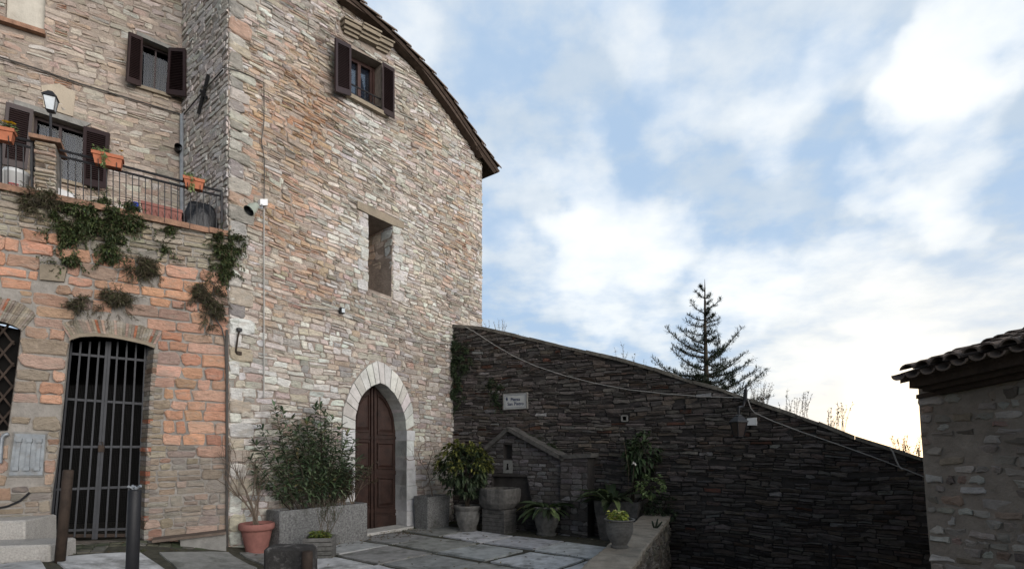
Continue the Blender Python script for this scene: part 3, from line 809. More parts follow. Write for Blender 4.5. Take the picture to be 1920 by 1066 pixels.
mb = MB()
q0 = WA.hit(901, 303); 
for (oo) in (.15, -.6, -1.3, -2.):
    a = WA.w(roofline[-1][0] - .3, roofline[-1][1] + .12, oo); b = WA.w(top[-1][0] - .1, und[-1][1] + .0, oo)
    mb.tube([a, b], .05, 4)
mb.build('rafter', M_WOODR, roofA)
mb = MB()
bd = WA.poly([(640, 3), (699, 43), (729.5, 73), (760, 105), (780, 124), (811, 166), (842, 208), (881.5, 264), (900.6, 297)], .10)
loft(mb, WA, bd, .18, [(u - .05, z + .03) for u, z in bd], -.0, 0, closed=False)
for i in range(len(bd) - 1):
    (u0, z0), (u1, z1) = bd[i], bd[i + 1]
    prism(mb, WA, [(u0, z0), (u1, z1), (u1 + .03, z1 + .07), (u0 + .03, z0 + .07)], .02, .17)
mb.build('verge_board', M_WOODR, roofA)

# ---- return wall
uS0 = uSB - .0
mb = MB()
outS = [(uS0, 4.6), (0, 4.6), (0, zTop + .55), (uS0, zTop + 1.0)]
sheet(mb, WS, outS, [], 0, 1)
gS_w = gauss(WS, [(385, 90, 12, 50, 1.), (410, 60, 5, 40, .6)])
def styleS(u, z, rng):
    ww = field(gS_w, u, z)
    def col(r): return jit(r, mixc(pick(r, [(.5, PINK), (.6 + 1.5 * ww, (.46, .45, .44)), (.5, TAN), (.6, GREY), (.3, BRN)]), (.85, .81, .77), .7), .10)
    return ((.12, .32), 1, col, .8)
masonry(mb, WS, outS, [], (.07, .10), styleS, 21, lambda v: -.02, 0, .03, prot=(.008, .02))
mb.build('side_wall', [M_STONEB, M_MORTAR], HA)
mb = MB()
p, q = WS.hit(396, 143), WS.hit(377, 216); wbar(mb, WS, p, q, .035, .02, .06)
c = ((p[0] + q[0]) / 2, (p[1] + q[1]) / 2); p, q = WS.hit(381, 172), WS.hit(392, 186); wbar(mb, WS, p, q, .04, .02, .05)
mb.build('wall_tie', M_IRON, HA)

# ================================================================== HOUSE B: terrace house at the left
HB = thing('terraced_house', 'stone and orange block house with barred gate and roof terrace', 'house', (Pc.x - 2, Pc.y - 1, 0))
uLL = WL.hit(-60, 500)[0]
def ledge_z(u): # straight line through the ledge seen in the view
    (ua, za), (ub, zb) = WL.hit(0, 345), WL.hit(425, 436)
    return za + (zb - za) * (u - ua) / (ub - ua)
gateF = WL.poly([(91, 1019), (99.6, 920), (111.6, 837), (123.6, 720), (131, 640), (136, 631), (162, 624.5), (209, 627), (250, 634), (280, 643), (291, 649), (283, 720), (276, 837), (272, 930), (270, 1013)])
lwF = WL.poly([(-90, 808), (15.5, 806), (22, 760), (33, 680), (40.5, 617), (20, 607), (0, 602), (-90, 590)])
cabF = WL.poly([(14, 893), (82, 893), (89, 812), (26, 808)])
outL = [(uLL, -.3), (0, -.3), (0, ledge_z(0) - .08), (uLL, ledge_z(uLL) - .08)]
gvo = WL.poly([(116.6, 612), (120, 604), (145, 597.5), (177, 597), (209, 599), (236, 604), (263.5, 609.5), (285, 615), (304, 623)])
gvi = WL.poly([(131, 634), (134, 631), (150, 626), (180, 624.5), (209, 627), (232, 631), (255, 636), (275, 641), (291, 647.5)])
lvo = WL.poly([(-90, 545), (-40, 551), (0, 557), (20, 560), (40, 565), (56, 575), (69, 589)])
lvi = WL.poly([(-90, 590), (-40, 596), (0, 602), (12, 605), (22, 609), (33, 614), (42, 620)])
ghole = gvo + gateF[10:] + gateF[:5]
lhole = lvo + lwF[4:0:-1] + [lwF[0]]
gL_or = gauss(WL, [(350, 620, 90, 70, 1.), (350, 740, 80, 70, 1.), (300, 520, 130, 50, .95), (130, 500, 150, 55, .95), (30, 500, 60, 50, .9), (380, 830, 45, 30, .7), (90, 610, 22, 60, .9), (80, 720, 20, 40, .8), (40, 470, 80, 20, .8), (390, 480, 50, 40, .5)])
gL_br = gauss(WL, [(110, 720, 18, 100, .9), (50, 730, 10, 80, .8), (285, 800, 18, 120, 1.), (290, 950, 14, 60, .9), (310, 680, 15, 50, .5), (100, 850, 14, 60, .9)])
gL_lo = gauss(WL, [(350, 930, 100, 60, 1.), (40, 950, 90, 50, 1.), (330, 860, 30, 35, .6), (410, 900, 40, 80, .8)])
gL_mo = gauss(WL, [(215, 560, 50, 35, .7), (100, 555, 40, 25, .5), (40, 850, 60, 60, .9), (310, 960, 40, 30, .4), (230, 540, 60, 25, .4)])
def styleL(u, z, rng):
    top_ = z > ledge_z(u) - .62 - .18 * noise.noise(Vector((u * 1.2, 3, 0)))
    ow, bw, lw, mw = field(gL_or, u, z), field(gL_br, u, z), field(gL_lo, u, z), field(gL_mo, u, z)
    ow = min(1., ow * 1.35 + .08)
    if top_:
        def col(r): return jit(r, mixc(pick(r, [(1, CREAM), (.8, (.44, .40, .31)), (.6, GREY), (.5, TAN), (.25, BRN)]), (.42, .38, .29), .5), .18)
        return ((.12, .42), 2, col, 1.2)
    if bw > .35 and bw > ow * .8:
        def col(r): return jit(r, mixc(pick(r, [(1, TAN), (.9, (.42, .36, .28)), (.5, GREY), (.25, RED), (.3, PINK)]), (.46, .385, .30), .5), .15)
        return ((.12, .26), 2, col, 1.0)
    if lw > .35 and lw > ow * .7:
        def col(r): return jit(r, mixc(pick(r, [(1, (.36, .31, .26)), (.3, GREY), (.7, TAN), (.5, PINK), (.1, RED), (.2, DGREY)]), drift(u, z, (.50, .43, .36), (.46, .38, .31), (.36, .325, .29), 1.3, 2), .55), .15)
        return ((.12, .36), 1 if rng.random() < .3 else 2, col, .9)
    def col(r):
        if r.random() < mw * .55: return None
        base_ = drift(u, z, (.74, .42, .28), (.68, .38, .265), (.56, .40, .32), 1.1, 7) if ow > .3 else (.44, .37, .31)
        return jit(r, mixc(pick(r, [(.3 + 3.2 * ow, SALM), (.3 + 2.0 * ow, (.70, .46, .34)), (.1 + .8 * ow, (.60, .31, .21)), (.25, PINK), (.35, TAN), (.3, GREY), (.1 + .25 * ow, RED)]), base_, .45), .13)
    b = rng.random()
    return ((.20, .40) if b < .7 else (.12, .24), 1 if b < .62 or ow > .5 else 2, col, 1.2)
mb = MB()
sheet(mb, WL, outL, [gateF, lwF], 0, 1)
masonry(mb, WL, outL, [ghole, lhole, cabF, WL.poly([(74, 528), (126, 528), (126, 496), (74, 496)])], (.125, .19), styleL, 31, lambda v: -.004 * v, 0, .02, gap=(.005, .012), prot=(.010, .032), rough=.85)
gateB = WL.poly([(88, 1014), (96, 920), (108, 837), (119, 720), (126, 640), (131, 634), (160, 628), (209, 631), (246, 638), (272, 646), (279, 652), (271, 720), (264.5, 837), (262, 930), (261, 1010)], -.26)
loft(mb, WL, gateF, .03, gateB, -.26, 2)
loft(mb, WL, lwF, .03, lwF, -.2, 2)
lower = mb.build('lower_wall', [M_STONEO, M_MORTARG, material('jamb_brick', (.17, .145, .12), rough=.95, vary=.5, vscale=16, bump=1, bscale=25)], HB)
# brick courses on the gate's right reveal
mb = MB(); r_ = random.Random(12)
ptsF = gateF[10:]; ptsB = gateB[10:]
def atz(P, z):
    for a, b in zip(P, P[1:]):
        if (a[1] - z) * (b[1] - z) <= 0 and a[1] != b[1]: return a[0] + (b[0] - a[0]) * (z - a[1]) / (b[1] - a[1])
    return P[0][0] if z > P[0][1] else P[-1][0]
z = ptsF[-1][1] + .02
while z < ptsF[0][1] - .05:
    h = r_.uniform(.05, .075)
    c = jit(r_, pick(r_, [(1, (.30, .25, .20)), (.6, GREY), (.4, BRN), (.2, RED)]), .25)
    uf, ub = atz(ptsF, z), atz(ptsB, z)
    e = r_.uniform(.004, .016)
    vs = [WL.w(uf - e * .2, z + .006, .028), WL.w(ub - e, z + .006, -.25), WL.w(ub - e, z + h - .004, -.25), WL.w(uf - e * .2, z + h - .004, .028), WL.w(uf + .05, z + .006, .028), WL.w(ub + .05, z + .006, -.25), WL.w(ub + .05, z + h - .004, -.25), WL.w(uf + .05, z + h - .004, .028)]
    mb.add(vs, [(0, 1, 2, 3), (0, 4, 5, 1), (3, 2, 6, 7), (0, 3, 7, 4)], 0, c)
    z += h
mb.build('jamb', M_STONE, HB)
# arches of thin bricks
def brick_arch(O, I, n, seed, name='brick_arch'):
    mb = MB(); r = random.Random(seed)
    for i in range(n):
        a, b = i / n + .0018, (i + 1) / n - .0018
        k = r.uniform(.9, 1.0)
        i0, i1, o0, o1 = alongp(I, a), alongp(I, b), alongp(O, a), alongp(O, b)
        o0 = (i0[0] + (o0[0] - i0[0]) * k, i0[1] + (o0[1] - i0[1]) * k); o1 = (i1[0] + (o1[0] - i1[0]) * k, i1[1] + (o1[1] - i1[1]) * k)
        prism(mb, WL, [i0, i1, o1, o0], -.2, .03 + r.uniform(-.008, .008), 0, jit(r, pick(r, [(1, (.36, .31, .24)), (.8, (.30, .25, .2)), (.4, PINK), (.25, RED)]), .2))
    return mb.build(name, M_STONE, HB)
brick_arch(gvo, gvi, 33, 1)
brick_arch(lvo, lvi, 30, 2)
mb = MB(); prism(mb, WL, [(u, z + .0) for u, z in gvi] + [(u, z - .045) for u, z in gvi[::-1]], .0, .045); mb.build('arch_ledge', M_SAND, HB)
mb = MB(); prism(mb, WL, WL.poly([(76, 525), (121, 529), (126, 504), (122, 499), (80, 496), (75, 501)]), -.01, .04); mb.build('stone_block', M_SAND, HB)
# gate
OG = -.24
gq = lambda pts: WL.poly(pts, OG)
gate = MB()
def gb(mb, x0, y0, x1, y1, t, d=.012, o=OG):
    p, q = WL.hit(x0, y0, o), WL.hit(x1, y1, o); wbar(mb, WL, p, q, t, o - d, o + d)
gtop = [(129, 634), (160, 628), (209, 631), (246, 638), (280, 653)]
def gx(t, y): # column t in 0..1 across the gate at row y
    k = (y - 640) / (1010 - 640)
    return (129 + (93 - 129) * k) * (1 - t) + (279 + (262 - 279) * k) * t
gb(gate, gx(0, 1004), 1004, gx(1, 1002), 1002, .045, .008)
gmb = gate.build('gate', M_RUST, HB)
for (ya, yb) in ((662, 676), (747, 757), (837, 837), (917, 911), (994, 990)):
    mb = MB(); gb(mb, gx(0, ya), ya, gx(1, yb), yb, .032, .008); mb.build('gate_rail', material('dull_steel', (.035, .037, .042), rough=.55, vary=.3), gmb)
for i in range(9):
    mb = MB(); t = .045 + i * .115
    if i == 4: continue
    gb(mb, gx(t, 650), 640, gx(t, 1008), 1006, .020, .010, OG + .012); mb.build('gate_bar', M_GREYM if False else material('dull_steel', (.035, .037, .042), rough=.55, vary=.3), gmb)
for t in (.0, .485, .515, 1.0):
    mb = MB(); gb(mb, gx(t, 640), 640, gx(t, 1010), 1010, .034, .014, OG + .01); mb.build('gate_stile', MATS['dull_steel'], gmb)
mb = MB()
k = 0
y = 722
while y < 1005:    # fine wire screen behind the bars
    gb(mb, gx(.02, y), y, gx(.98, y), y - .01, .004, .002, OG - .02); y += 3.2
for k in range(52): t = .02 + k * .96 / 51; gb(mb, gx(t, 722), 722, gx(t, 1005), 1005, .003, .002, OG - .022)
mb.build('wire_screen', material('shaded_wire', (.006, .006, .006), rough=.9), gmb)  # near-black wire colour carries the gateway's shade
mb = MB(); p = WL.w(*WL.hit(gx(.5, 838), 838, OG + .03), OG + .03); mb.cbox(p - Vector((0, 0, .06)), .07, .03, .09, math.atan2(WL.d.y, WL.d.x), bev=.006)
mb.tube([p + Vector((-.02, 0, .03)), p + Vector((-.02, 0, .07)), p + Vector((.02, 0, .07)), p + Vector((.02, 0, .03))], .006); mb.build('padlock', M_RUST, gmb)
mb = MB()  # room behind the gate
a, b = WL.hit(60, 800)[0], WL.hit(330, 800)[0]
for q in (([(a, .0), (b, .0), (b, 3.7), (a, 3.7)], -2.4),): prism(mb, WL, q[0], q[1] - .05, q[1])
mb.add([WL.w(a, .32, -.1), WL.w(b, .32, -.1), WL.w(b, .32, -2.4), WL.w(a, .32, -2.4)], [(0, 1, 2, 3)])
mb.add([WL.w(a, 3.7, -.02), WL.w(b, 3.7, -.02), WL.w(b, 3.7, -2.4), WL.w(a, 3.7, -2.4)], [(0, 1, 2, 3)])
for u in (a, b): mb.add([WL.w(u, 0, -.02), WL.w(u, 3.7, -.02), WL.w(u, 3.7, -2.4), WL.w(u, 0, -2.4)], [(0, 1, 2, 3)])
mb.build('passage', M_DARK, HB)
# lattice window at the left edge
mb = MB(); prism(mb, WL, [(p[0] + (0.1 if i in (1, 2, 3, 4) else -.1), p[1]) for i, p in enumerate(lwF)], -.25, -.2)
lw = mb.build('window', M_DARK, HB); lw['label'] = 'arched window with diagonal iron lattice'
mb = MB()
lo, hi = lwF[0], lwF[4]
x0_, x1_ = lwF[0][0], max(p[0] for p in lwF)
zb_, zt_ = lwF[1][1], lwF[4][1] + .12
for s_ in (1, -1):
    for k in range(-16, 24):
        pts = []
        uu = x0_ + k * .17
        # clip a diagonal to the opening's box
        p = (uu, zb_) ; L_ = zt_ - zb_
        q = (uu + s_ * L_ * .62, zt_)
        def clipx(p, q, lim, keep):
            if (p[0] - lim) * keep < 0 and (q[0] - lim) * keep < 0: return None
            if (p[0] - lim) * keep < 0: t = (lim - p[0]) / (q[0] - p[0]); p = (lim, p[1] + (q[1] - p[1]) * t)
            if (q[0] - lim) * keep < 0: t = (lim - q[0]) / (p[0] - q[0]); q = (lim, q[1] + (p[1] - q[1]) * t)
            return p, q
        r = clipx(p, q, x0_, 1)
        if r: r = clipx(*r, lwF[1][0] + .03, -1)
        if r: wbar(mb, WL, r[0], r[1], .022, -.12 + s_ * .006, -.105 + s_ * .006)
mb.build('lattice', M_RUST, lw)
# meter cabinet
mb = MB(); prism(mb, WL, cabF, -.02, .018); mb.build('cement_patch', M_CEM, HB)
mb = MB(); cq = WL.poly([(17, 890.5), (79.5, 890), (85.5, 814), (28, 812)], .03)
prism(mb, WL, cq, .0, .035)
def LQ(a, b):
    return (lambda t, bt: (bt[0] * (1 - b) + t[0] * b, bt[1] * (1 - b) + t[1] * b))((cq[3][0] * (1 - a) + cq[2][0] * a, cq[3][1] * (1 - a) + cq[2][1] * a), (cq[0][0] * (1 - a) + cq[1][0] * a, cq[0][1] * (1 - a) + cq[1][1] * a))
cabo = mb.build('meter_cabinet', M_CABINET, HB)
mb = MB()
for a0 in (.12, .45, .77):
    prism(mb, WL, [LQ(a0, .14), LQ(a0 + .12, .14), LQ(a0 + .12, .86), LQ(a0, .86)], .03, .055)
    for b0 in (.12, .80): prism(mb, WL, [LQ(a0 - .03, b0), LQ(a0 + .15, b0), LQ(a0 + .15, b0 + .09), LQ(a0 - .03, b0 + .09)], .03, .075)
mb.build('vent_rib', M_CABINET, cabo)
# water pipe
mb = MB()
P_ = [WL.w(*WL.hit(x, y, .06), .06) for x, y in ((-20, 868), (1, 866), (2, 835), (4, 820), (8, 815), (16, 812))]
mb.tube(P_, .022, 8); mb.build('water_pipe', M_GREYM, HB, True)
mb = MB(); mb.tube([WL.w(*WL.hit(x, y, .03), .03) for x, y in ((-20, 955), (15, 948), (38, 938), (50, 928), (56, 922))], .014, 6); mb.build('hose', M_IRON, HB)
# dark drain pipe in the corner
mb = MB()
mb.tube([WL.w(-.02, .05, .05), WL.w(-.02, 3.3, .05)], .018, 6); mb.tube([WL.w(*WL.hit(x, y, .05), .05) for x, y in ((424, 700), (422, 640), (416, 615), (405, 598), (402, 580))], .010, 6)
mb.build('drain_pipe', M_CABLEB, HB)
# ---- terrace slab and coping
mb = MB(); r_ = random.Random(14)
u = uLL
while u < -.01:
    l = r_.uniform(.22, .34); e = min(0.02, u + l)
    z0, z1 = ledge_z(u), ledge_z(e); dz = r_.uniform(-.008, .008)
    prism(mb, WL, [(u + .004, z0 - .075 + dz), (e - .004, z1 - .075 + dz), (e - .004, z1 + dz), (u + .004, z0 + dz)], -.32, .075 + r_.uniform(-.015, .01), 0)
    u = e
mb.build('terrace_coping', M_BRICKTOP, HB)
mb = MB()
zf0 = ledge_z(uLL) - .1
A_ = [WL.w(uLL, ledge_z(uLL) - .06, -.3), WL.w(0, ledge_z(0) - .06, -.3), WL.w(0, ledge_z(0) - .06, -2.6), WL.w(uLL, ledge_z(uLL) - .06, -2.9)]
mb.add(A_ + [p - Vector((0, 0, .15)) for p in A_], [(0, 1, 2, 3), (4, 7, 6, 5)])
mb.build('terrace_floor', M_CEM, HB)

# ---- upper wall
uBL = WB.hit(-60, 200)[0]; uBR = 0.0
outB = [(uBL, 4.6), (uBR, 4.6), (uBR, zTop + .9), (uBL, zTop + .9)]
bw1 = WB.poly([(62, 209), (158, 240), (156, 347), (52, 322)])
bw1[2] = (bw1[2][0], bw1[2][1]); 
bw2 = WB.poly([(265, 71), (319, 92), (314, 178), (262, 162)])
bli = WB.poly([(13, -60), (88, -38), (82, 60), (10, 37)])
sill3 = WB.poly([(0, 37), (86, 64), (86, 72), (0, 45)])
lint1 = WB.poly([(27, 188), (171, 233), (158.5, 240), (62, 209), (27, 199)])
lint2 = WB.poly([(257, 60), (321, 89), (321, 95), (265, 71), (257, 68)])
ph = WB.poly([(60, 165), (100, 160), (140, 170), (138, 218), (70, 195)])
gB_or = gauss(WB, [(60, 160, 40, 25, .5), (190, 140, 60, 30, .4), (95, 40, 20, 50, .9), (240, 290, 40, 10, .9), (110, 165, 40, 30, .5), (20, 110, 60, 30, .5)])
gB_gr = gauss(WB, [(180, 90, 30, 15, .8), (290, 60, 40, 40, .6), (310, 25, 50, 30, .7), (100, 200, 60, 15, .5), (300, 260, 60, 80, .35)])
gB_rb = gauss(WB, [(98, 40, 14, 50, 1.), (5, 20, 12, 40, .8), (98, 155, 16, 10, .8)])
def styleB(u, z, rng):
    ow, gw, rw = field(gB_or, u, z), field(gB_gr, u, z), field(gB_rb, u, z)
    if rw > .45:
        def col(r): return jit(r, mixc(pick(r, [(1.2, (.42, .21, .13)), (.6, PINK), (.4, CREAM)]), (.40, .30, .23), .25), .2)
        return ((.12, .24), 3, col, .8)
    def col(r):
        if r.random() < gw * .12: return None
        return jit(r, mixc(pick(r, [(.25 + .5 * gw, WHT), (.5, CREAM), (.7, PINK), (.45, TAN), (.2 + .9 * gw, GREY), (.12 + 1.2 * ow, ORNG), (.06, RED), (.12, BRN)]), drift(u, z, (.62, .55, .47), (.56, .47, .40), (.46, .42, .37), .9, 5), .6), .09)
    return ((.10, .30), 2 if rng.random() < .4 else 1, col, .7)
mb = MB()
sheet(mb, WB, outB, [bw1, bw2, bli], 0, 1)
masonry(mb, WB, outB, [bw1, bw2, bli, lint1, lint2, sill3], (.07, .105), styleB, 41, lambda v: 0.02 * (v - 7), -1.5, .05, prot=(.006, .022), rough=1.2)
for q in (bw1, bw2): loft(mb, WB, q, 0, q, -.22, 1)
loft(mb, WB, bli, 0, bli, -.07, 1)
upper = mb.build('upper_wall', [M_STONEB, M_MORTAR], HB)
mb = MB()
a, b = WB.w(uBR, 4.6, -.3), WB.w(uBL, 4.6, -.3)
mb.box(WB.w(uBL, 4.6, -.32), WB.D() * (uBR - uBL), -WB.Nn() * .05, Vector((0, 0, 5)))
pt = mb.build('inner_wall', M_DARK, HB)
mb = MB(); prism(mb, WB, bli, -.10, -.07); mb.build('plastered_panel', M_PLAST, HB)
mb = MB(); prism(mb, WB, sill3, -.05, .10); mb.build('ledge', M_BRICKTOP, HB)
mb = MB(); prism(mb, WB, WB.poly([(78, 162), (112, 158), (142, 176), (137, 220), (82, 202)]), .0, .022); mb.build('plaster_patch', material('old_render', (.40, .345, .27), rough=.95, vary=.3, vscale=6, bump=.6, stain=.5, stain_col=(.27, .22, .17), stain_scale=3), HB)
def house_window(q, lint, shl, shr, label, oo=-.13, panes=2, nsl=24):
    f = MB()
    def L4(a, b):
        t = (q[0][0] * (1 - a) + q[1][0] * a, q[0][1] * (1 - a) + q[1][1] * a); bt = (q[3][0] * (1 - a) + q[2][0] * a, q[3][1] * (1 - a) + q[2][1] * a)
        return (bt[0] * (1 - b) + t[0] * b, bt[1] * (1 - b) + t[1] * b)
    for r in ((0, .05, 0, 1), (.95, 1, 0, 1), (.05, .95, 0, .04), (.05, .95, .95, 1), (.47, .53, .04, .95)): prism(f, WB, [L4(r[0], r[2]), L4(r[1], r[2]), L4(r[1], r[3]), L4(r[0], r[3])], oo - .05, oo)
    w = f.build('window', M_SHUT, HB); w['label'] = label
    m = MB(); prism(m, WB, [L4(.03, .03), L4(.97, .03), L4(.97, .97), L4(.03, .97)], oo - .035, oo - .028); m.build('pane', M_GLASS, w)
    m = MB(); rr = random.Random(2)
    for (a0, a1) in ((.06, .40), (.58, .93)):
        nn_ = 14; vs = []
        for i in range(nn_ + 1):
            a = a0 + (a1 - a0) * i / nn_; o = oo - .09 + .02 * math.sin(i * 1.9)
            vs += [WB.w(*L4(a, .04), o), WB.w(*L4(a, .9), o)]
        m.add(vs, [(2 * i, 2 * i + 2, 2 * i + 3, 2 * i + 1) for i in range(nn_)])
    m.build('curtain', M_CURT, w)
    m = MB(); prism(m, WB, lint, -.05, .03); m.build('lintel', M_CEM, w)
    m = MB(); a, b = q[3], q[2]; prism(m, WB, [(a[0] - .05, a[1] - .05), (b[0] + .05, b[1] - .05), (b[0] + .05, b[1]), (a[0] - .05, a[1])], -.15, .06); m.build('sill', M_SAND, w)
    for s in (shl, shr): shutter(WB, [(*WB.hit(x, y, o), o) for x, y, o in s], w, 0, 0, nsl, .13)
    return w
house_window(bw1, lint1, [(11, 192, .14), (62, 207, .04), (50, 319, .04), (0, 308, .14)], [(159, 238, .04), (207, 251.5, .16), (200, 355, .16), (156, 347, .04)], 'wide terrace window with open brown shutters')
house_window(bw2, lint2, [(240.4, 60.5, .16), (265.4, 71, .04), (262, 163, .04), (235, 153, .16)], [(319, 92, .04), (349.5, 93.5, .22), (350, 183, .22), (314, 178, .04)], 'small upper window with open brown shutters')
# conduits on the upper wall
mb = MB(); mb.tube([WB.w(*WB.hit(x, y, .04), .04) for x, y in ((-30, 98), (60, 126), (150, 157), (240, 184), (338, 214))], .012, 5)
mb.tube([WS.w(*WS.hit(x, y, .04), .04) for x, y in ((345, 214), (380, 172), (418, 131))], .010, 5)
mb.build('conduit', M_CABLEB, HB)
mb = MB(); pz = [WB.w(*WB.hit(x, y, .08), .08) for x, y in ((349, 214), (341, 216), (340.5, 300), (341, 400))]; mb.tube(pz, .03, 8); mb.build('downpipe', M_GREYM, HB)
mb = MB(); p = WB.w(*WB.hit(334, 281, .02), .02); mb.tube([p, p + WB.Nn() * .16 + Vector((0, 0, -.02))], [.055, .055], 12, caps=False); mb.tube([p, p + WB.Nn() * .05], [.05, .05], 12); mb.build('vent_pipe', M_IRON, HB, True)
# ---- railing and pillar
OR_ = -.03
rl = MB()
def rp(x, y, o=OR_): return WL.w(*WL.hit(x, y, o), o)
for pts in (((112, 281), (416.7, 359)), ((111, 292), (416.7, 368.5)), ((-30, 243), (66, 267)), ((-30, 254), (66, 279))): rl.tube([rp(*pts[0]), rp(*pts[1])], .016, 6)
for x, ya, yb in ((1, 258, 347), (60, 268, 358), (416, 359, 434)): rl.tube([rp(x, ya), rp(x, yb)], .017, 6)
rail = rl.build('railing', M_IRON, HB)
xs = [15, 30, 44] + [113 + 14.4 * k for k in range(6)] + [200 + 12.1 * k for k in range(18)]
for x in xs:
    y0 = (279 - 254) / 96 * (x + 30) + 254 if x < 70 else 292 + (x - 111) * .25
    y1 = 345 + (x) * (57 / 240) if x < 240 else 400 + (x - 240) * 36 / 184
    if x > 412: continue
    mb = MB(); p = rp(x, y0); q = rp(x, y1 + 2); q = Vector((p.x, p.y, q.z)); mb.tube([p, q], .0065, 5); mb.build('baluster', M_IRON, rail)
mb = MB()
p0, p1 = WL.hit(62, 262, .02), WL.hit(113, 276, .02)
pw0, pw1 = WL.hit(58, 360, .02)[0] + .03, WL.hit(106, 366, .02)[0]
zb_ = ledge_z(pw0); zt_ = p0[1] + .0
pil_o0, pil_o1 = -.36, .03
r_ = random.Random(9); z = zb_; 
WP = WL
prism(mb, WL, [(pw0 + .01, zb_), (pw1 - .01, zb_), (pw1 - .01, zt_), (pw0 + .01, zt_)], pil_o0, pil_o1 - .01, 1)
while z < zt_ - .01:
    h = min(r_.uniform(.045, .062), zt_ - z); u = pw0
    while u < pw1 - .02:
        l = r_.uniform(.12, .26); e = min(pw1, u + l)
        if pw1 - e < .06: e = pw1
        c = jit(r_, mixc(pick(r_, [(1, CREAM), (.7, TAN), (.4, PINK), (.3, BRN)]), (.36, .29, .21), .3), .2)
        stone(mb, WL, [(u, z), (e, z), (e, z + h), (u, z + h)], r_, .014 + pil_o1, c, .004)
        u = e
    z += h
pil = mb.build('brick_pillar', [M_STONE, M_MORTARG], HB)
mb = MB(); prism(mb, WL, [(pw0 - .04, zt_), (pw1 + .05, zt_ + .01), (pw1 + .05, zt_ + .06), (pw0 - .04, zt_ + .05)], pil_o0 - .04, pil_o1 + .06); mb.build('pillar_cap', M_BRICKTOP, pil)
PILC = WL.w((pw0 + pw1) / 2 + .02, zt_ + .055, (pil_o0 + pil_o1) / 2)
# ================================================================== DARK SLOPING WALL
DW_T = thing('sloping_wall', 'tall weathered stone wall, coloured dark for shade, whose top slopes down to the right', 'wall', (pAC.x, pAC.y, 0))
ctop = WC.poly([(849, 613), (904, 617), (994, 637), (1073, 655.5), (1158, 675), (1228, 694.5), (1300, 718.5), (1346, 730), (1408, 753), (1452, 768), (1535, 796), (1603, 823), (1672, 844), (1727, 862), (1790, 885)])
outC = [(0, -2.4), (ctop[-1][0], -2.4)] + ctop[::-1]
outC[-1] = (0, outC[-1][1])
hole = WC.poly([(1167, 779), (1177, 779), (1177, 789), (1167, 789)])
gC_l = gauss(WC, [(900, 720, 40, 80, .8), (1090, 805, 60, 12, .7), (880, 780, 60, 40, .7), (1250, 830, 40, 40, .4), (1420, 870, 30, 30, .4), (1540, 850, 60, 20, .3), (1400, 960, 200, 40, .25), (930, 800, 60, 20, .5)])
gC_b = gauss(WC, [(1640, 900, 70, 30, .8), (1690, 850, 50, 30, .9), (1350, 700, 100, 40, .3), (1050, 740, 90, 60, .5), (1680, 960, 40, 60, .4)])
def styleC(u, z, rng):  # dark palette includes the wall's shade
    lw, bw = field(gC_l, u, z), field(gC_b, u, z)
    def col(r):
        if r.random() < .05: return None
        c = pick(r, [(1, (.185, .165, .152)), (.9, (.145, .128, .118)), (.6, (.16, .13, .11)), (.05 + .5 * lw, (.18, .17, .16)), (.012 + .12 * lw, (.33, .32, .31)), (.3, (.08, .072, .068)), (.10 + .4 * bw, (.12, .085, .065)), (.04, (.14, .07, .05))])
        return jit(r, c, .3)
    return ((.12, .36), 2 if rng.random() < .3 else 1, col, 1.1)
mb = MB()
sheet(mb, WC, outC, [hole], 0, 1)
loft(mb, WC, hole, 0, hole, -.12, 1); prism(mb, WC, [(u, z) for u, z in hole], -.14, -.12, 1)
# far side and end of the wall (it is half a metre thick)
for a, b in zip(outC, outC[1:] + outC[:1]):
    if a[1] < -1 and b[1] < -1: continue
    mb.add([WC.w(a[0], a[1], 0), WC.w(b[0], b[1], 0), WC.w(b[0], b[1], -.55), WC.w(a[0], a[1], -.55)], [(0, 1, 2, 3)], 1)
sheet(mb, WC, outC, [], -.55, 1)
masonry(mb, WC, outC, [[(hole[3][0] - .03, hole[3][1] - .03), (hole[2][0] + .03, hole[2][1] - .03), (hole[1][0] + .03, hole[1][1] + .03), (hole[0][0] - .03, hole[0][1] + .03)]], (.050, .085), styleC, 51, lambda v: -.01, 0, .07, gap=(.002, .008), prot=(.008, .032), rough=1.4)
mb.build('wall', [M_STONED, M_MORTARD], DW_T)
mb = MB(); r_ = random.Random(52)
cs = densify(ctop, .3); cs = cs[:cs.index(ctop[-1]) + 1] if ctop[-1] in cs else cs
for (a, b) in zip(cs, cs[1:]):
    if b[0] < a[0]: continue
    dz = r_.uniform(-.006, .012)
    prism(mb, WC, [(a[0] + .003, a[1] - .01), (b[0] - .003, b[1] - .01), (b[0] - .003, b[1] + .045 + dz), (a[0] + .003, a[1] + .045 + dz)], -.60, .05 + r_.uniform(-.012, .012), 0)
mb.build('wall_coping', material('mortar_coping', (.17, .155, .13), rough=.95, bump=1, bscale=20, vary=.45, vscale=8, stain=.6, stain_col=(.05, .045, .04), stain_scale=3), DW_T)

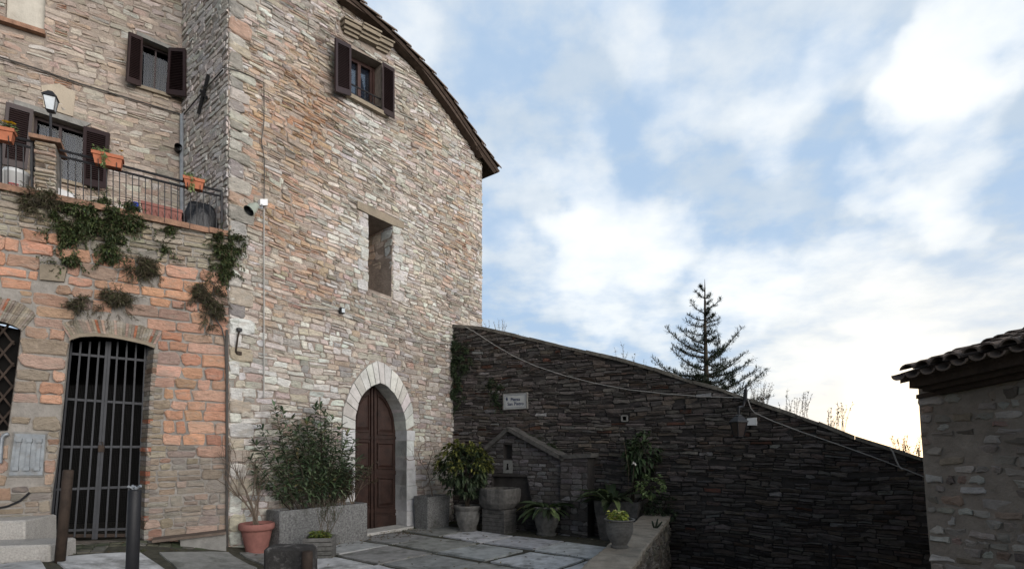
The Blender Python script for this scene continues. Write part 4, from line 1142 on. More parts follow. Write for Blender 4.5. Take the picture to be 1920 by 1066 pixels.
# ---- gabled fountain niche against the dark wall
FN = thing('fountain_niche', 'gabled brick fountain niche with sloping stone coping against the dark wall', 'fountain', tuple(WC.w(WC.hit(990, 990)[0], 0, .1)))
FO = .26
fp = lambda *p: WC.poly(list(p), FO)
bodyf = fp((912, 1012), (912, 838), (952, 806), (1053, 858), (1053, 1012))
pierf = fp((1053, 1012), (1053, 856), (1104, 853), (1104, 1012))
bodyf[0] = (bodyf[0][0], -.05); bodyf[-1] = (bodyf[-1][0], -.05); pierf[0] = (pierf[0][0], -.05); pierf[-1] = (pierf[-1][0], -.05)
nich = fp((944, 832), (960, 834), (960, 860), (944, 860)); rec = fp((922, 958), (922, 892), (988, 893), (1000, 958))
mb = MB()
sheet(mb, WC, bodyf, [nich, rec], FO, 1); loft(mb, WC, bodyf, FO, bodyf, -.02, 1)
for q, d in ((nich, .12), (rec, .08)): loft(mb, WC, q, FO, q, FO - d, 1); sheet(mb, WC, q, [], FO - d, 1)
prism(mb, WC, pierf, -.02, FO + .05, 1)
WCf = Wall(WC.w(0, 0, FO), (WC.d.x, WC.d.y)); WCp = Wall(WC.w(0, 0, FO + .05), (WC.d.x, WC.d.y))
def styleF(u, z, rng):
    def col(r): return jit(r, pick(r, [(1, (.15, .14, .14)), (.5, (.24, .23, .23)), (.6, (.10, .09, .085))]), .25)
    return ((.14, .26), 1, col, .6)
plaq = fp((944, 862), (961, 862), (961, 886), (944, 886))
masonry(mb, WCf, [(u, z) for u, z in bodyf], [nich, rec, plaq], (.062, .085), styleF, 53, wob=.01, prot=(.008, .02), rough=.8)
masonry(mb, WCp, pierf, [], (.07, .12), styleF, 54, wob=.01, prot=(.008, .02), rough=.8)
mb.build('niche_wall', [M_STONED, M_MORTARD], FN)
mb = MB()
for a, b in (((909, 838), (953, 800)), ((951, 800), (1057, 857)), ((1050, 853), (1109, 850))):
    p, q = WC.hit(*a, FO + .08), WC.hit(*b, FO + .08); wbar(mb, WC, (p[0], p[1] - .03), (q[0], q[1] - .03), .075, -.02, FO + .10)
mb.build('niche_coping', M_TROUGH, FN)
mb = MB(); prism(mb, WC, plaq, FO - .02, FO + .012); pq = mb.build('tile_plaque', material('glazed_tile', (.20, .20, .19), rough=.5, vary=.4, vscale=20), FN)
mb = MB(); a, b = plaq[3], plaq[1]; cx, cz = (a[0] + b[0]) / 2, (a[1] + b[1]) / 2
prism(mb, WC, [(cx - .03, cz - .06), (cx + .03, cz - .06), (cx + .012, cz + .02), (cx + .02, cz + .06), (cx - .02, cz + .06), (cx - .012, cz + .02)], FO + .012, FO + .018); mb.build('plaque_figure', M_DARK, pq)
# ---- stone basin on its pedestal
def G(x, y, z=0.0):
    Y = (HE - z) * 1000 / (y - 837); return Vector(((x - 960) / 1000 * Y, Y, z))
def PX(x, y, Y): return Vector(((x - 960) / 1000 * Y, Y, HE + (837 - y) / 1000 * Y))
angC = math.atan2(WC.d.y, WC.d.x); angA = math.atan2(WA.d.y, WA.d.x)
bc = G(936, 999); bc.y += .12
BN = thing('stone_basin', 'rough old stone basin resting on a square block pedestal', 'basin', tuple(bc))
mb = MB(); r_ = random.Random(61)
for k in range(6):
    mb.cbox(bc + Vector((0, 0, .075 * k)), .50 + r_.uniform(-.01, .01), .42, .070, angC, bev=.008)
mb.build('pedestal', M_TROUGH, BN)
mb = MB(); n = 28
prof = [(.22, .43), (.28, .47), (.335, .56), (.345, .70), (.345, .80), (.325, .83), (.27, .82), (.25, .70), (0.01, .66)]
mb.lathe(bc, prof, n, fn=lambda a, z: (1.0 / max(abs(math.cos(a - angC)), abs(math.sin(a - angC)))) ** .45 * (1 + .03 * math.sin(5 * a + z * 9) + .02 * math.sin(11 * a)))
mb.build('basin', M_TROUGH, BN, False)

# ================================================================== HOUSE at the right
HR = thing('tiled_house', 'grey rubble house with curved tile eaves at the right edge', 'house', (WR.P.x, WR.P.y, 0))
edgeR = WR.poly([(1722, 728), (1724, 770), (1726, 800), (1730, 850), (1733, 900), (1738, 970), (1744, 1040), (1750, 1110)])
outR = [(edgeR[-1][0], edgeR[-1][1] - 1.6)] + edgeR[::-1]
eL = WR.hit(1712, 722); eR = WR.hit(2020, 636)
slR = (eR[1] - eL[1]) / (eR[0] - eL[0])
uRR = eR[0] + 11  # unseen length, drawn out to shade the foot of the gable
outR += [(uRR, eL[1] + slR * (uRR - eL[0])), (uRR, edgeR[-1][1] - 1.6)]
outR = outR[::-1]
pe0_ = eL[0]
gR_w = gauss(WR, [(1828, 912, 16, 14, 1.), (1862, 912, 18, 8, .9), (1880, 755, 22, 14, .8), (1840, 742, 12, 14, .7), (1900, 680, 10, 10, .3)])
def styleR(u, z, rng):
    ww = field(gR_w, u, z)
    def col(r):
        if r.random() > .66 + .4 * ww: return None
        return jit(r, mixc(pick(r, [(1, (.34, .30, .26)), (1.0 + 2 * ww, (.46, .43, .39)), (.4, (.28, .18, .14)), (.4, (.22, .19, .165)), (.15, (.10, .08, .07)), (.2, (.25, .19, .14))]), (.32, .28, .24), .30), .15)
    return ((.07, .20), 1, col, .8)
mb = MB()
sheet(mb, WR, outR, [], 0, 1)
masonry(mb, WR, [(p[0] if p[0] < pe0_ + 3.2 else pe0_ + 3.2, p[1] if p[0] < pe0_ + 3.2 or p[1] < 0 else eL[1] + slR * 3.2) for p in outR], [], (.055, .095), styleR, 71, lambda v: .02, 0, .06, gap=(.008, .016), prot=(.008, .020), rough=1.3)
# return face of the corner and rear
ev = [WR.w(u, z, 0) for u, z in edgeR] + [WR.w(edgeR[-1][0], edgeR[-1][1] - 1.6, 0)]
Nr = WR.Nn()
mb.add([WR.w(uRR, -2, 0), WR.w(uRR, -2, -7), WR.w(uRR, 4.6, -7), WR.w(uRR, 3.2, 0)], [(0, 1, 2, 3)], 1)
mb.add([WR.w(edgeR[-1][0], -2, -7), WR.w(uRR, -2, -7), WR.w(uRR, 4.9, -7), WR.w(edgeR[-1][0], 4.5, -7)], [(0, 1, 2, 3)], 1)
vs = ev + [p - Nr * 7 for p in ev]; n = len(ev)
mb.add(vs, [(i, i + 1, n + i + 1, n + i) for i in range(n - 1)], 1)
vs[0] = vs[0]
mb.build('wall', [material('rubble', attr=True, rough=.95, bump=1., bscale=20, vary=.35, vscale=8, stain=.3, stain_col=(.09, .08, .07), stain_scale=2), material('thick_mortar', (.29, .245, .205), rough=.95, bump=1., bscale=18, vary=.3, vscale=6, stain=.35, stain_col=(.12, .105, .09), stain_scale=2)], HR)
# roof: rises away from the eaves, with rows of curved tiles
mb = MB()
OE = .30
pe0 = WR.hit(1683, 702, OE); pe1 = (WR.hit(2030, 616, OE))
slE = (pe1[1] - pe0[1]) / (pe1[0] - pe0[0])
PIT = .27
def rw(u, back, up=0.0):   # point on the roof plane
    p = WR.w(u, pe0[1] + slE * (u - pe0[0]) + back * PIT + up, OE - back); return p
uE = uRR + .3
mb.add([rw(pe0[0] + .0, 0.03, -.08), rw(uE, 0.03, -.08), rw(uE, 7.0, -.08), rw(pe0[0] + .0, 7.0, -.08), rw(pe0[0] + .0, 0.03, .004), rw(uE, 0.03, .004), rw(uE, 7.0, .004), rw(pe0[0] + .0, 7.0, .004)], [(3, 2, 1, 0), (4, 5, 6, 7), (0, 1, 5, 4), (1, 2, 6, 5), (2, 3, 7, 6), (3, 0, 4, 7)])
# moulded brick corbel under the eaves
for k, (o, dz) in enumerate(((.25, -.085), (.17, -.12), (.09, -.155))):
    a, b = pe0[0] + .06 + .05 * k, uE
    prism(mb, WR, [(a, pe0[1] + slE * (a - pe0[0]) + dz - .04), (b, pe0[1] + slE * (b - pe0[0]) + dz - .04), (b, pe0[1] + slE * (b - pe0[0]) + dz + .03), (a, pe0[1] + slE * (a - pe0[0]) + dz + .03)], -.6, o)
    if k == 2:
        z_ = pe0[1] + dz
        prism(mb, WR, [(edgeR[0][0] + .0, eL[1] - .12), (b, pe0[1] + slE * (b - pe0[0]) - .2), (b, pe0[1] + slE * (b - pe0[0]) - .1), (edgeR[0][0], z_)], -.1, .03)
rfR = mb.build('roof', M_WOODR, HR)
mb = MB(); r_ = random.Random(73)
def coppo(mb, p0, p1, side, up, r0, r1, th=.014, inv=False, n=7):
    vs = []
    for p, rr in ((p0, r0), (p1, r1), (p0, r0 - th), (p1, r1 - th)):
        for k in range(n + 1):
            an = math.pi * k / n
            vs.append(p + side * (rr * math.cos(an)) + up * (rr * .8 * math.sin(an)) * (-1 if inv else 1))
    m = n + 1; fs = []
    for k in range(n): fs += [(k, k + 1, m + k + 1, m + k), (2 * m + k, 3 * m + k, 3 * m + k + 1, 2 * m + k + 1), (k, 2 * m + k, 2 * m + k + 1, k + 1), (m + k, m + k + 1, 3 * m + k + 1, 3 * m + k)]
    mb.add(vs, fs)
upv = Vector((0, 0, 1)); u = pe0[0] + .05
while u < pe0[0] + 3.2:
    w_ = r_.uniform(.108, .120)
    bk = -.05
    for row in range(8):
        dl = r_.uniform(-.03, .03); l = .42
        e = rw(u + w_ * .5 + r_.uniform(-.012, .012), bk + dl, .015 + r_.uniform(0, .02)); f = rw(u + w_ * .5 + r_.uniform(-.012, .012), bk + dl + l, .0)
        coppo(mb, e, f, WR.D(), upv, .060, .047)
        e = rw(u, bk + dl - .02, -.0 + r_.uniform(-.01, .01)); f = rw(u, bk + dl + l, -.02)
        coppo(mb, e, f, WR.D(), upv, .056, .044, inv=True)
        bk += .33
    u += w_
mb.build('roof_tiles', M_ROOFT, rfR)

# ================================================================== GROUND
def gz(x, y):
    # the yard climbs to the left in front of the gate
    t = max(0, min(1, (-3.3 - x) / 1.9)); t = t * t * (3 - 2 * t)
    return .33 * t
# big sheet reaching the horizon (well below the yard on the right and behind)
mb = MB()
rs = [0, 3, 6, 10, 16, 30, 60, 150, 500, 1500]
vs = [(2, 8, -1.7)]; fs = []; n = 48
for r in rs[1:]:
    for k in range(n):
        a = 2 * math.pi * k / n; x, y = 2 + r * math.cos(a), 8 + r * math.sin(a)
        vs.append((x, y, -1.7 - min(30, max(0, r - 30) * .05) + (.3 * noise.noise(Vector((x * .1, y * .1, 0))) if r > 16 else 0)))
for k in range(n): fs.append((0, 1 + k, 1 + (k + 1) % n))
for i in range(len(rs) - 2):
    for k in range(n): fs.append((1 + i * n + k, 1 + (i + 1) * n + k, 1 + (i + 1) * n + (k + 1) % n, 1 + i * n + (k + 1) % n))
mb.add(vs, fs); g = mb.build('ground', M_EARTH); g['kind'] = 'structure'
# terrace (solid), bounded on the right by the parapet
PR0, PR1 = G(1255, 964, .462), G(1204, 1030, .462)
pdv = (PR1 - PR0); pdv.z = 0; pdv.normalize()
pn = Vector((-pdv.y, pdv.x, 0));  pn = pn if pn.x > 0 else -pn      # to the right
PW = .40
def par(t, side=0, z=.462):  # along the parapet from its far end towards the camera; side 0 right edge, -PW left edge
    p = Vector((PR0.x, PR0.y, z)) + pdv * t + pn * side; return p
mb = MB()
xs_ = [-9 + .35 * i for i in range(40)]; 
gv = {}; 
def xmax(y):
    p = par(0, -.05); d = pdv; t = (y - p.y) / d.y; return p.x + d.x * t if y < PR0.y else 4
nx_, ny_ = 60, 34
for j in range(ny_ + 1):
    y = 1.0 + 12.5 * j / ny_
    x1 = xmax(y)
    for i in range(nx_ + 1):
        x = -9 + (x1 + 9) * i / nx_
        gv[(i, j)] = (x, y, gz(x, y) + .012 * noise.noise(Vector((x * 1.3, y * 1.3, 0))))
vs = [gv[(i, j)] for j in range(ny_ + 1) for i in range(nx_ + 1)]
fs = [(j * (nx_ + 1) + i, j * (nx_ + 1) + i + 1, (j + 1) * (nx_ + 1) + i + 1, (j + 1) * (nx_ + 1) + i) for j in range(ny_) for i in range(nx_)]
mb.add(vs, fs)
tm = mb.build('yard', M_MOSS, None, True); tm['kind'] = 'structure'
# slabs laid in rows parallel to the gable
mb = MB(); r_ = random.Random(81)
e1 = WA.D(); e2 = WA.Nn()
org = WA.w(0, 0, 0)
def slabq(c0, c1, c2, c3, col, th=.022):
    P = [Vector(c) for c in (c0, c1, c2, c3)]
    m = sum(P, Vector()) / 4
    sub = 4
    vs = []
    tj = [r_.uniform(-.006, .006) for _ in range(4)]
    for j in range(sub + 1):
        for i in range(sub + 1):
            a, b = i / sub, j / sub
            p = (P[0] * (1 - a) + P[1] * a) * (1 - b) + (P[3] * (1 - a) + P[2] * a) * b
            edge = i in (0, sub) or j in (0, sub)
            q = p.copy()
            if edge: q += Vector((r_.uniform(-.012, .012), r_.uniform(-.012, .012), 0))
            z = gz(q.x, q.y) + th + (tj[0] * (1 - a) * (1 - b) + tj[1] * a * (1 - b) + tj[2] * a * b + tj[3] * (1 - a) * b)
            vs.append(Vector((q.x, q.y, z)))
    fs = [(j * (sub + 1) + i, j * (sub + 1) + i + 1, (j + 1) * (sub + 1) + i + 1, (j + 1) * (sub + 1) + i) for j in range(sub) for i in range(sub)]
    per = [i for i in range(sub + 1)] + [(sub + 1) * (k + 1) - 1 for k in range(1, sub + 1)] + [(sub + 1) * sub + i for i in range(sub - 1, -1, -1)] + [(sub + 1) * k for k in range(sub - 1, 0, -1)]
    b0 = len(vs)
    for k in per: vs.append(vs[k] - Vector((0, 0, th + .03)))
    for k in range(len(per)): fs.append((per[k], b0 + k, b0 + (k + 1) % len(per), per[(k + 1) % len(per)]))
    mb.add(vs, fs, 0, col)
S_ = 1.02; J = .07
a0 = (Vector((-.5, 8.74, 0)) - org).dot(e1); b0_ = (Vector((-.5, 8.74, 0)) - org).dot(e2)
for i in range(-8, 5):
    for j in range(-2, 8):
        au, bv = a0 + (i) * S_, b0_ + (j - 1) * S_
        c = org + e1 * (au - S_ / 2) + e2 * (bv + S_ / 2)
        if bv < .02 - .9 or bv + S_ - J < .3: continue
        bb = max(bv, .30)
        pts = [org + e1 * (au - S_ + J) + e2 * bb, org + e1 * (au - J) + e2 * bb, org + e1 * (au - J) + e2 * (bv + S_ - J), org + e1 * (au - S_ + J) + e2 * (bv + S_ - J)]
        pts = [p + Vector((r_.uniform(-.04, .04), r_.uniform(-.04, .04), 0)) for p in pts]
        for p in pts:
            if p.x < Pc.x + .5:
                lim_ = .66 if (p - Pc).dot(WL.D()) < -1.4 else .32; d_ = (p - Pc).dot(WL.Nn())
                if d_ < lim_: p += WL.Nn() * (lim_ - d_)
        if (pts[3] - pts[0]).length < .3 or (pts[2] - pts[1]).length < .2 or (pts[1] - pts[0]).length < .3: continue
        if any(p.x > xmax(p.y) - PW - .06 for p in pts):
            for p in pts:
                lim = xmax(p.y) - PW - .06
                if p.x > lim: p.x = lim
            if (pts[1] - pts[0]).length < .25 or (pts[2] - pts[3]).length < .25: continue
        if any(((p - pAC).dot(WC.Nn())) < .10 for p in pts): continue
        
        cl_ = pick(r_, [(1.2, (.52, .53, .53)), (1, (.38, .385, .38)), (.9, (.27, .268, .255)), (.4, (.17, .165, .15))])
        slabq(*pts, jit(r_, cl_, .12, .02))
# cobbles in front of the gate
uu = -4.2
while uu < -.3:
    oo = .06
    while oo < (.62 if uu < -1.4 else .28):
        l = .13
        a = WL.w(uu, 0, oo); b = WL.w(uu + l - .012, 0, oo); c = WL.w(uu + l - .012, 0, oo + .12); d = WL.w(uu, 0, oo + .12)
        slabq(a, b, c, d, jit(r_, pick(r_, [(1, (.10, .10, .07)), (.6, (.15, .14, .12)), (.6, (.06, .07, .04))]), .2), .012)
        oo += .135
    uu += .135
pv = mb.build('pavement', M_SLAB); pv['kind'] = 'structure'

# ---- parapet wall
PP = thing('parapet_wall', 'low stone parapet wall with wide pale coping in front of the dark wall', 'wall', tuple(par(2, -PW / 2, 0)))
mb = MB()
WPp = Wall(par(0, 0, 0) , (-pdv.x, -pdv.y))   # outer face looks right
L_ = 7.0
for (s, f) in ((0, 1), (-PW, 1)):
    mb.add([par(0, s, -2.4), par(L_, s, -2.4), par(L_, s, .43), par(0, s, .43)], [(0, 1, 2, 3)], 1)
mb.add([par(0, 0, -2.4), par(0, -PW, -2.4), par(0, -PW, .43), par(0, 0, .43)], [(0, 1, 2, 3)], 1)
def styleP(u, z, rng):
    def col(r): return jit(r, mixc(pick(r, [(1, (.20, .17, .13)), (.6, (.28, .24, .19)), (.6, (.13, .12, .10))]), (.17, .15, .12), .4), .25)
    return ((.14, .4), 2, col, 1.)
masonry(mb, WPp, [(-L_, -1.8), (0, -1.8), (0, .40), (-L_, .40)], [], (.12, .17), styleP, 91, wob=.04, prot=(.008, .03), rough=1.3)
WPi = Wall(par(0, -PW, 0), (pdv.x, pdv.y))
masonry(mb, WPi, [(0, -.02), (L_, -.02), (L_, .40), (0, .40)], [], (.10, .15), styleP, 92, wob=.03, prot=(.008, .02), rough=1.2)
mb.build('parapet_body', [M_STONE, M_MORTARG], PP)
t = 0; r_ = random.Random(93)
while t < L_:
    l = r_.uniform(.9, 1.3); mb = MB()
    e = r_.uniform(-.015, .015)
    sub = 10; vs = []; 
    for k in range(sub + 1):
        tt = t + .006 + (l - .012) * k / sub
        j1, j2 = r_.uniform(-.012, .012), r_.uniform(-.012, .012)
        vs += [par(tt, .025 + e + j1, .40), par(tt, .03 + e + j1, .452 + r_.uniform(-.004, .004)), par(tt, .012 + e + j1, .466 + r_.uniform(-.004, .004)), par(tt, -PW * .5, .468 + r_.uniform(-.004, .004)), par(tt, -PW + .0 + j2, .464 + r_.uniform(-.004, .004)), par(tt, -PW - .025 + j2, .45), par(tt, -PW - .02 + j2, .40)]
    fs = [(7 * k + a, 7 * k + (a + 1) % 7, 7 * k + 7 + (a + 1) % 7, 7 * k + 7 + a) for k in range(sub) for a in range(7)]
    fs += [tuple(range(7)), tuple(7 * sub + a for a in range(7))]
    mb.add(vs, fs)
    mb.build('coping_stone', material('parapet_coping', (.31, .27, .215), rough=.9, bump=1, bscale=30, vary=.35, vscale=7, stain=.55, stain_col=(.12, .11, .09), stain_scale=4), PP)
    t += l
# ---- granite steps at the left edge
def granite_step(x1, ytop_edge, yf, ztop, zbase, label, depth, Yf):
    # front right lower corner is seen at (x1, yf)
    c = Vector(((x1 - 960) / 1000 * Yf, Yf, zbase))
    ex = Vector((math.cos(.20), math.sin(.20), 0)); ey = Vector((-ex.y, ex.x, 0))
    mb = MB(); w_ = 1.6
    ctr = c - ex * w_ / 2 + ey * depth / 2
    mb.cbox(ctr, w_, depth, ztop - zbase, .20, bev=.018)
    o = mb.build('stone_step', M_GRAN); tag(o, label, 'step', 'granite steps at the left edge'); return o
granite_step(93, 1023, 1056, .52, .27, 'lower pale granite step at the left foot of a short brown bollard', .5, 5.9)
granite_step(46, 977, 1007, .74, .40, 'upper pale granite step beside the gate, behind the lower one', .6, 6.25)
# ---- bollards
def bollard(top, Y, zb, r, label, capped):
    p = PX(top[0], top[1], Y); t = Vector((p.x, p.y, zb))
    if capped: 
        T = thing('bollard', label, 'bollard', tuple(t), 'iron bollards'); 
    mb = MB(); h = p.z - zb
    lean = Vector((-.02 if not capped else -.005, 0, 0))
    pts = [t + lean * -1 * 0, Vector((p.x, p.y, p.z - .01)), Vector((p.x, p.y, p.z))]
    pts[0] = Vector((p.x - (.10 if not capped else .04), p.y, zb - .03))
    mb.tube(pts, [r, r, r * .85], 16)
    if not capped:
        o = mb.build('bollard', M_RUST, None, True); tag(o, label, 'bollard', 'iron bollards'); return
    mb.build('post', M_IRON, T, True)
    mb = MB()
    for k in range(5):
        a = k * 1.256; mb.tube([p + Vector((0, 0, -.005)), p + Vector((.03 * math.cos(a), .03 * math.sin(a), .02)), p + Vector((.05 * math.cos(a), .05 * math.sin(a), .03))], [.008, .007, .012], 5)
    mb.lathe(p, [(.012, 0), (.016, .015), (.0, .035)], 8)
    mb.build('finial', M_GREYM, T)
bollard((128, 880), 5.9, .29, .050, 'short brown rusty bollard leaning right in front of the barred gate', False)
bollard((253, 917), 4.45, .12, .048, 'black bollard with a shiny broken top nearest the camera', True)
# ---- low dark block and stub post
p = G(536, 1094); mb = MB(); mb.cbox(Vector((p.x, p.y + .15, 0)), .54, .30, .42, .02, bev=.03); o = mb.build('stone_block', M_LICHEN)
tag(o, 'low dark stone block spotted with white lichen beside stub post', 'stone block')
p = PX(576, 1032, 6.15); mb = MB(); mb.tube([Vector((p.x, p.y, -.02)), p - Vector((0, 0, .015)), p], [.062, .062, .05], 16); o = mb.build('stub_post', M_RUST, None, True)
tag(o, 'short thick rusty stub post right of the lichen-spotted block', 'post')
# ---- bench of an old plank
BE = thing('plank_bench', 'low bench of a weathered plank on a cement block left of terracotta pot', 'bench', tuple(WL.w(-.6, .2, .15)))
p0, p1 = WL.hit(285, 1012, .30), WL.hit(424, 996, .30)
mb = MB(); prism(mb, WL, [(p0[0], p0[1] - .035), (p1[0], p1[1] - .035), p1, p0], .02, .31); mb.build('seat', M_RWOOD, BE)
mb = MB(); q0 = WL.hit(338, 1006, .25); prism(mb, WL, [(q0[0], .0), (-.04, .0), (-.04, p1[1] - .04), (q0[0], q0[1] - .035)], .03, .25); mb.build('support', M_CEM, BE)
# ================================================================== PLANTS
def leaf(mb, p, d, L, w, col, rng, droop=.25, fold=.25, segs=2):
    """a narrow leaf from p along d, folded on its midrib and bending down"""
    d = d.normalized()
    side = d.cross(Vector((0, 0, 1)))
    side = side.normalized() if side.length > .05 else rv(rng)
    side = (side + rv(rng, .35)).normalized(); side = (side - d * side.dot(d)).normalized()
    nn = side.cross(d)
    if segs == 1:
        m = p + d * L * .45 - Vector((0, 0, droop * L * .2)); t = p + d * L - Vector((0, 0, droop * L))
        mb.add([p, m + side * w / 2 + nn * w * fold, t, m - side * w / 2 + nn * w * fold], [(0, 1, 2), (0, 2, 3)], 0, col); return
    a = p + d * L * .3 - Vector((0, 0, droop * L * .07)); b = p + d * L * .68 - Vector((0, 0, droop * L * .38)); t = p + d * L - Vector((0, 0, droop * L * .95))
    mb.add([p, a + side * w * .45 + nn * w * fold, a, a - side * w * .45 + nn * w * fold, b + side * w * .42 + nn * w * fold * .8, b, b - side * w * .42 + nn * w * fold * .8, t],
           [(0, 1, 2), (0, 2, 3), (1, 4, 5, 2), (2, 5, 6, 3), (4, 7, 5), (5, 7, 6)], 0, col)
def lcol(rng, cols, a=.25): return jit(rng, pick(rng, cols), a, .08)
def ell(rng, c, r, shell=.5):
    v = rv(rng); k = (shell + (1 - shell) * rng.random() ** .6)
    return Vector((c.x + v.x * r[0] * k, c.y + v.y * r[1] * k, c.z + v.z * r[2] * k)), v
def twiggy(mb, rng, p, d, L, rad, depth, spread=.6, kids=3, up=.15, tips=None, curve=.25):
    """a forking stem; collects tips"""
    pts = [p]; dd = d.normalized(); n = 4
    for i in range(n):
        dd = (dd + rv(rng, curve * .6) + Vector((0, 0, up * .4))).normalized(); pts.append(pts[-1] + dd * L / n)
    mb.tube(pts, [rad * (1 - .45 * i / n) for i in range(n + 1)], 5 if rad > .006 else 3, 0, (1, 1, 1), False)
    if depth <= 0:
        if tips is not None: tips.append((pts[-1], dd))
        return
    for k in range(kids):
        i = rng.randint(1, n); q = pts[i] if k else pts[-1]
        nd = (dd + rv(rng, spread) + Vector((0, 0, up))).normalized()
        twiggy(mb, rng, q, nd, L * rng.uniform(.55, .85), rad * .6, depth - 1, spread, kids, up, tips, curve)
DKG = [(1, (.035, .055, .028)), (.8, (.05, .075, .035)), (.4, (.07, .09, .045)), (.3, (.028, .038, .022))]
OLEA = [(1, (.06, .092, .05)), (.8, (.09, .13, .065)), (.6, (.14, .18, .10)), (.3, (.035, .05, .03)), (.08, (.16, .14, .06))]
CREEP = [(1, (.052, .070, .030)), (.8, (.075, .095, .038)), (.5, (.085, .07, .04)), (.4, (.03, .045, .02)), (.3, (.09, .12, .04))]
DRY = [(1, (.10, .085, .055)), (.7, (.06, .05, .035)), (.5, (.08, .09, .04)), (.4, (.14, .12, .08))]
VARI = [(1, (.06, .075, .022)), (.8, (.13, .14, .035)), (.5, (.22, .22, .06)), (.6, (.035, .045, .018))]
YELG = [(1, (.30, .34, .06)), (.8, (.40, .42, .09)), (.5, (.18, .24, .05)), (.3, (.5, .47, .16))]
PALEG = [(1, (.16, .22, .09)), (.7, (.24, .30, .13)), (.5, (.09, .13, .05))]
BRNB = [(1, (.075, .055, .035)), (.7, (.05, .045, .028)), (.5, (.10, .075, .045)), (.3, (.06, .07, .035))]

# ---- terracotta pot with bare shrub
pc = G(472, 1045); pc.y += .15
PT = thing('potted_shrub', 'bare branching shrub in a round terracotta pot at the corner of the gable wall', 'potted plant', tuple(pc))
mb = MB(); mb.lathe(pc, [(.135, 0), (.14, .03), (.205, .36), (.21, .385), (.235, .39), (.245, .41), (.245, .47), (.235, .485), (.215, .485), (.20, .44), (.01, .43)], 32); pot_ = mb.build('pot', M_TERRA2, PT, True)
mb = MB(); mb.lathe(pc + Vector((0, 0, .435)), [(.198, 0), (.15, .012), (.01, .02)], 20); mb.build('soil', M_SOIL, pot_)
mb = MB(); rg = random.Random(101); tips = []
for (d, L) in ((Vector((-.35, -.1, 1)), .50), (Vector((.05, 0, 1)), .52), (Vector((-.12, .1, 1)), .45), (Vector((-.5, -.1, .9)), .40)):
    twiggy(mb, rg, pc + Vector((rg.uniform(-.04, .04), 0, .44)), d, L, .016, 3, .62, 3, .25, tips, .3)
mb.build('branches', M_TWIG, PT)
mb = MB()
for p, d in tips:
    if rg.random() < .45: leaf(mb, p, d + rv(rg, .8), rg.uniform(.02, .045), .018, lcol(rg, BRNB), rg, .4, .2, 1)
mb.build('dry_leaves', M_LEAF, PT)

# ---- long planter with oleander
FL, FR = Vector((-3.43, 7.88, 0)), Vector((-2.51, 9.14, 0)); 
def planter(name_c, FLp, length, depth, h, label, mat, taper=0.0, cat='planter', grp=None):
    c = FLp + WA.D() * length / 2 - WA.Nn() * depth / 2
    T = thing('planter', label, cat, tuple(c), grp)
    mb = MB(); cs = c; hx, hy = length / 2, depth / 2
    ex, ey = WA.D(), WA.Nn()
    def ring(z, ins, b=.015):
        a, d = hx - ins, hy - ins
        return [cs + ex * x + ey * y + Vector((0, 0, z)) for x, y in ((-a + b, -d), (a - b, -d), (a, -d + b), (a, d - b), (a - b, d), (-a + b, d), (-a, d - b), (-a, -d + b))]
    R_ = [ring(0.0, taper), ring(h - .01, 0), ring(h, .008), ring(h, .05), ring(h - .05, .05)]
    vs = [p for r in R_ for p in r]; fs = [tuple(range(7, -1, -1))]
    for k in range(4):
        for i in range(8): fs.append((8 * k + i, 8 * k + (i + 1) % 8, 8 * k + 8 + (i + 1) % 8, 8 * k + 8 + i))
    mb.add(vs, fs); mb.build('box', mat, T)
    mb = MB(); mb.add(ring(h - .035, .05) , [tuple(range(8))]); mb.build('soil', M_SOIL, T)
    return T, c
T1, c1 = planter('', FL, 1.56, .42, .645, 'long exposed-aggregate concrete planter left of the arched door', M_CONC)
OL = thing('oleander', 'tall bushy green oleander growing in the long concrete planter', 'shrub', tuple(c1 + Vector((0, 0, .60))))
rg = random.Random(110); ms, ml = MB(), MB()
ptop = [(508, 778), (520, 762), (534, 770), (548, 780), (497, 800), (486, 830), (480, 862), (490, 890), (510, 820), (528, 830), (560, 800), (575, 790), (590, 764), (598, 760), (606, 775), (618, 782), (632, 800), (645, 812), (655, 826), (640, 835), (625, 845),
        (662, 862), (668, 878), (600, 800), (580, 820), (556, 840), (505, 860), (535, 880), (570, 870), (600, 860), (630, 880), (520, 910), (560, 905), (600, 900), (640, 868), (585, 845), (612, 825), (545, 815), (495, 905), (650, 848), (575, 760+30), (610, 850)]
for i, (x, y) in enumerate(ptop):
    Y = 8.35 + (x - 505) / 180 * .75 + rg.uniform(-.35, .12)
    tip = PX(x + (x - 575) * .10, y, Y)
    bs = c1 + WA.D() * max(-.65, min(.4, (tip - c1).dot(WA.D()) * .45 + rg.uniform(-.1, .1))) + WA.Nn() * rg.uniform(-.1, .1) + Vector((0, 0, .60))
    pts = []
    for k in range(7):
        t = k / 6; p = bs.lerp(tip, t); p.z = bs.z + (tip.z - bs.z) * (t ** .8); p += rv(rg, .02 * (1 - t)); pts.append(p)
    ms.tube(pts, [.009 * (1 - .7 * k / 6) for k in range(7)], 4, 0, (1, 1, 1), False)
    L = (tip - bs).length; nwh = int(6 + L * 10)
    for wI in range(nwh):
        t = .16 + .84 * (wI / (nwh - 1)); k = min(5, int(t * 6)); f = t * 6 - k; p = pts[k].lerp(pts[k + 1], f); dr = (pts[k + 1] - pts[k]).normalized()
        a0_ = rg.uniform(0, 6.3)
        for q in range(4 if t > .5 else 3):
            a = a0_ + q * 2.1; side = Vector((math.cos(a), math.sin(a), 0)); op = .9 if t < .93 else .5
            leaf(ml, p, dr * (.75 - .35 * op) + side * op * 1.15 + rv(rg, .35), rg.uniform(.13, .21), rg.uniform(.030, .042), lcol(rg, OLEA), rg, rg.uniform(.1, .7), .2)
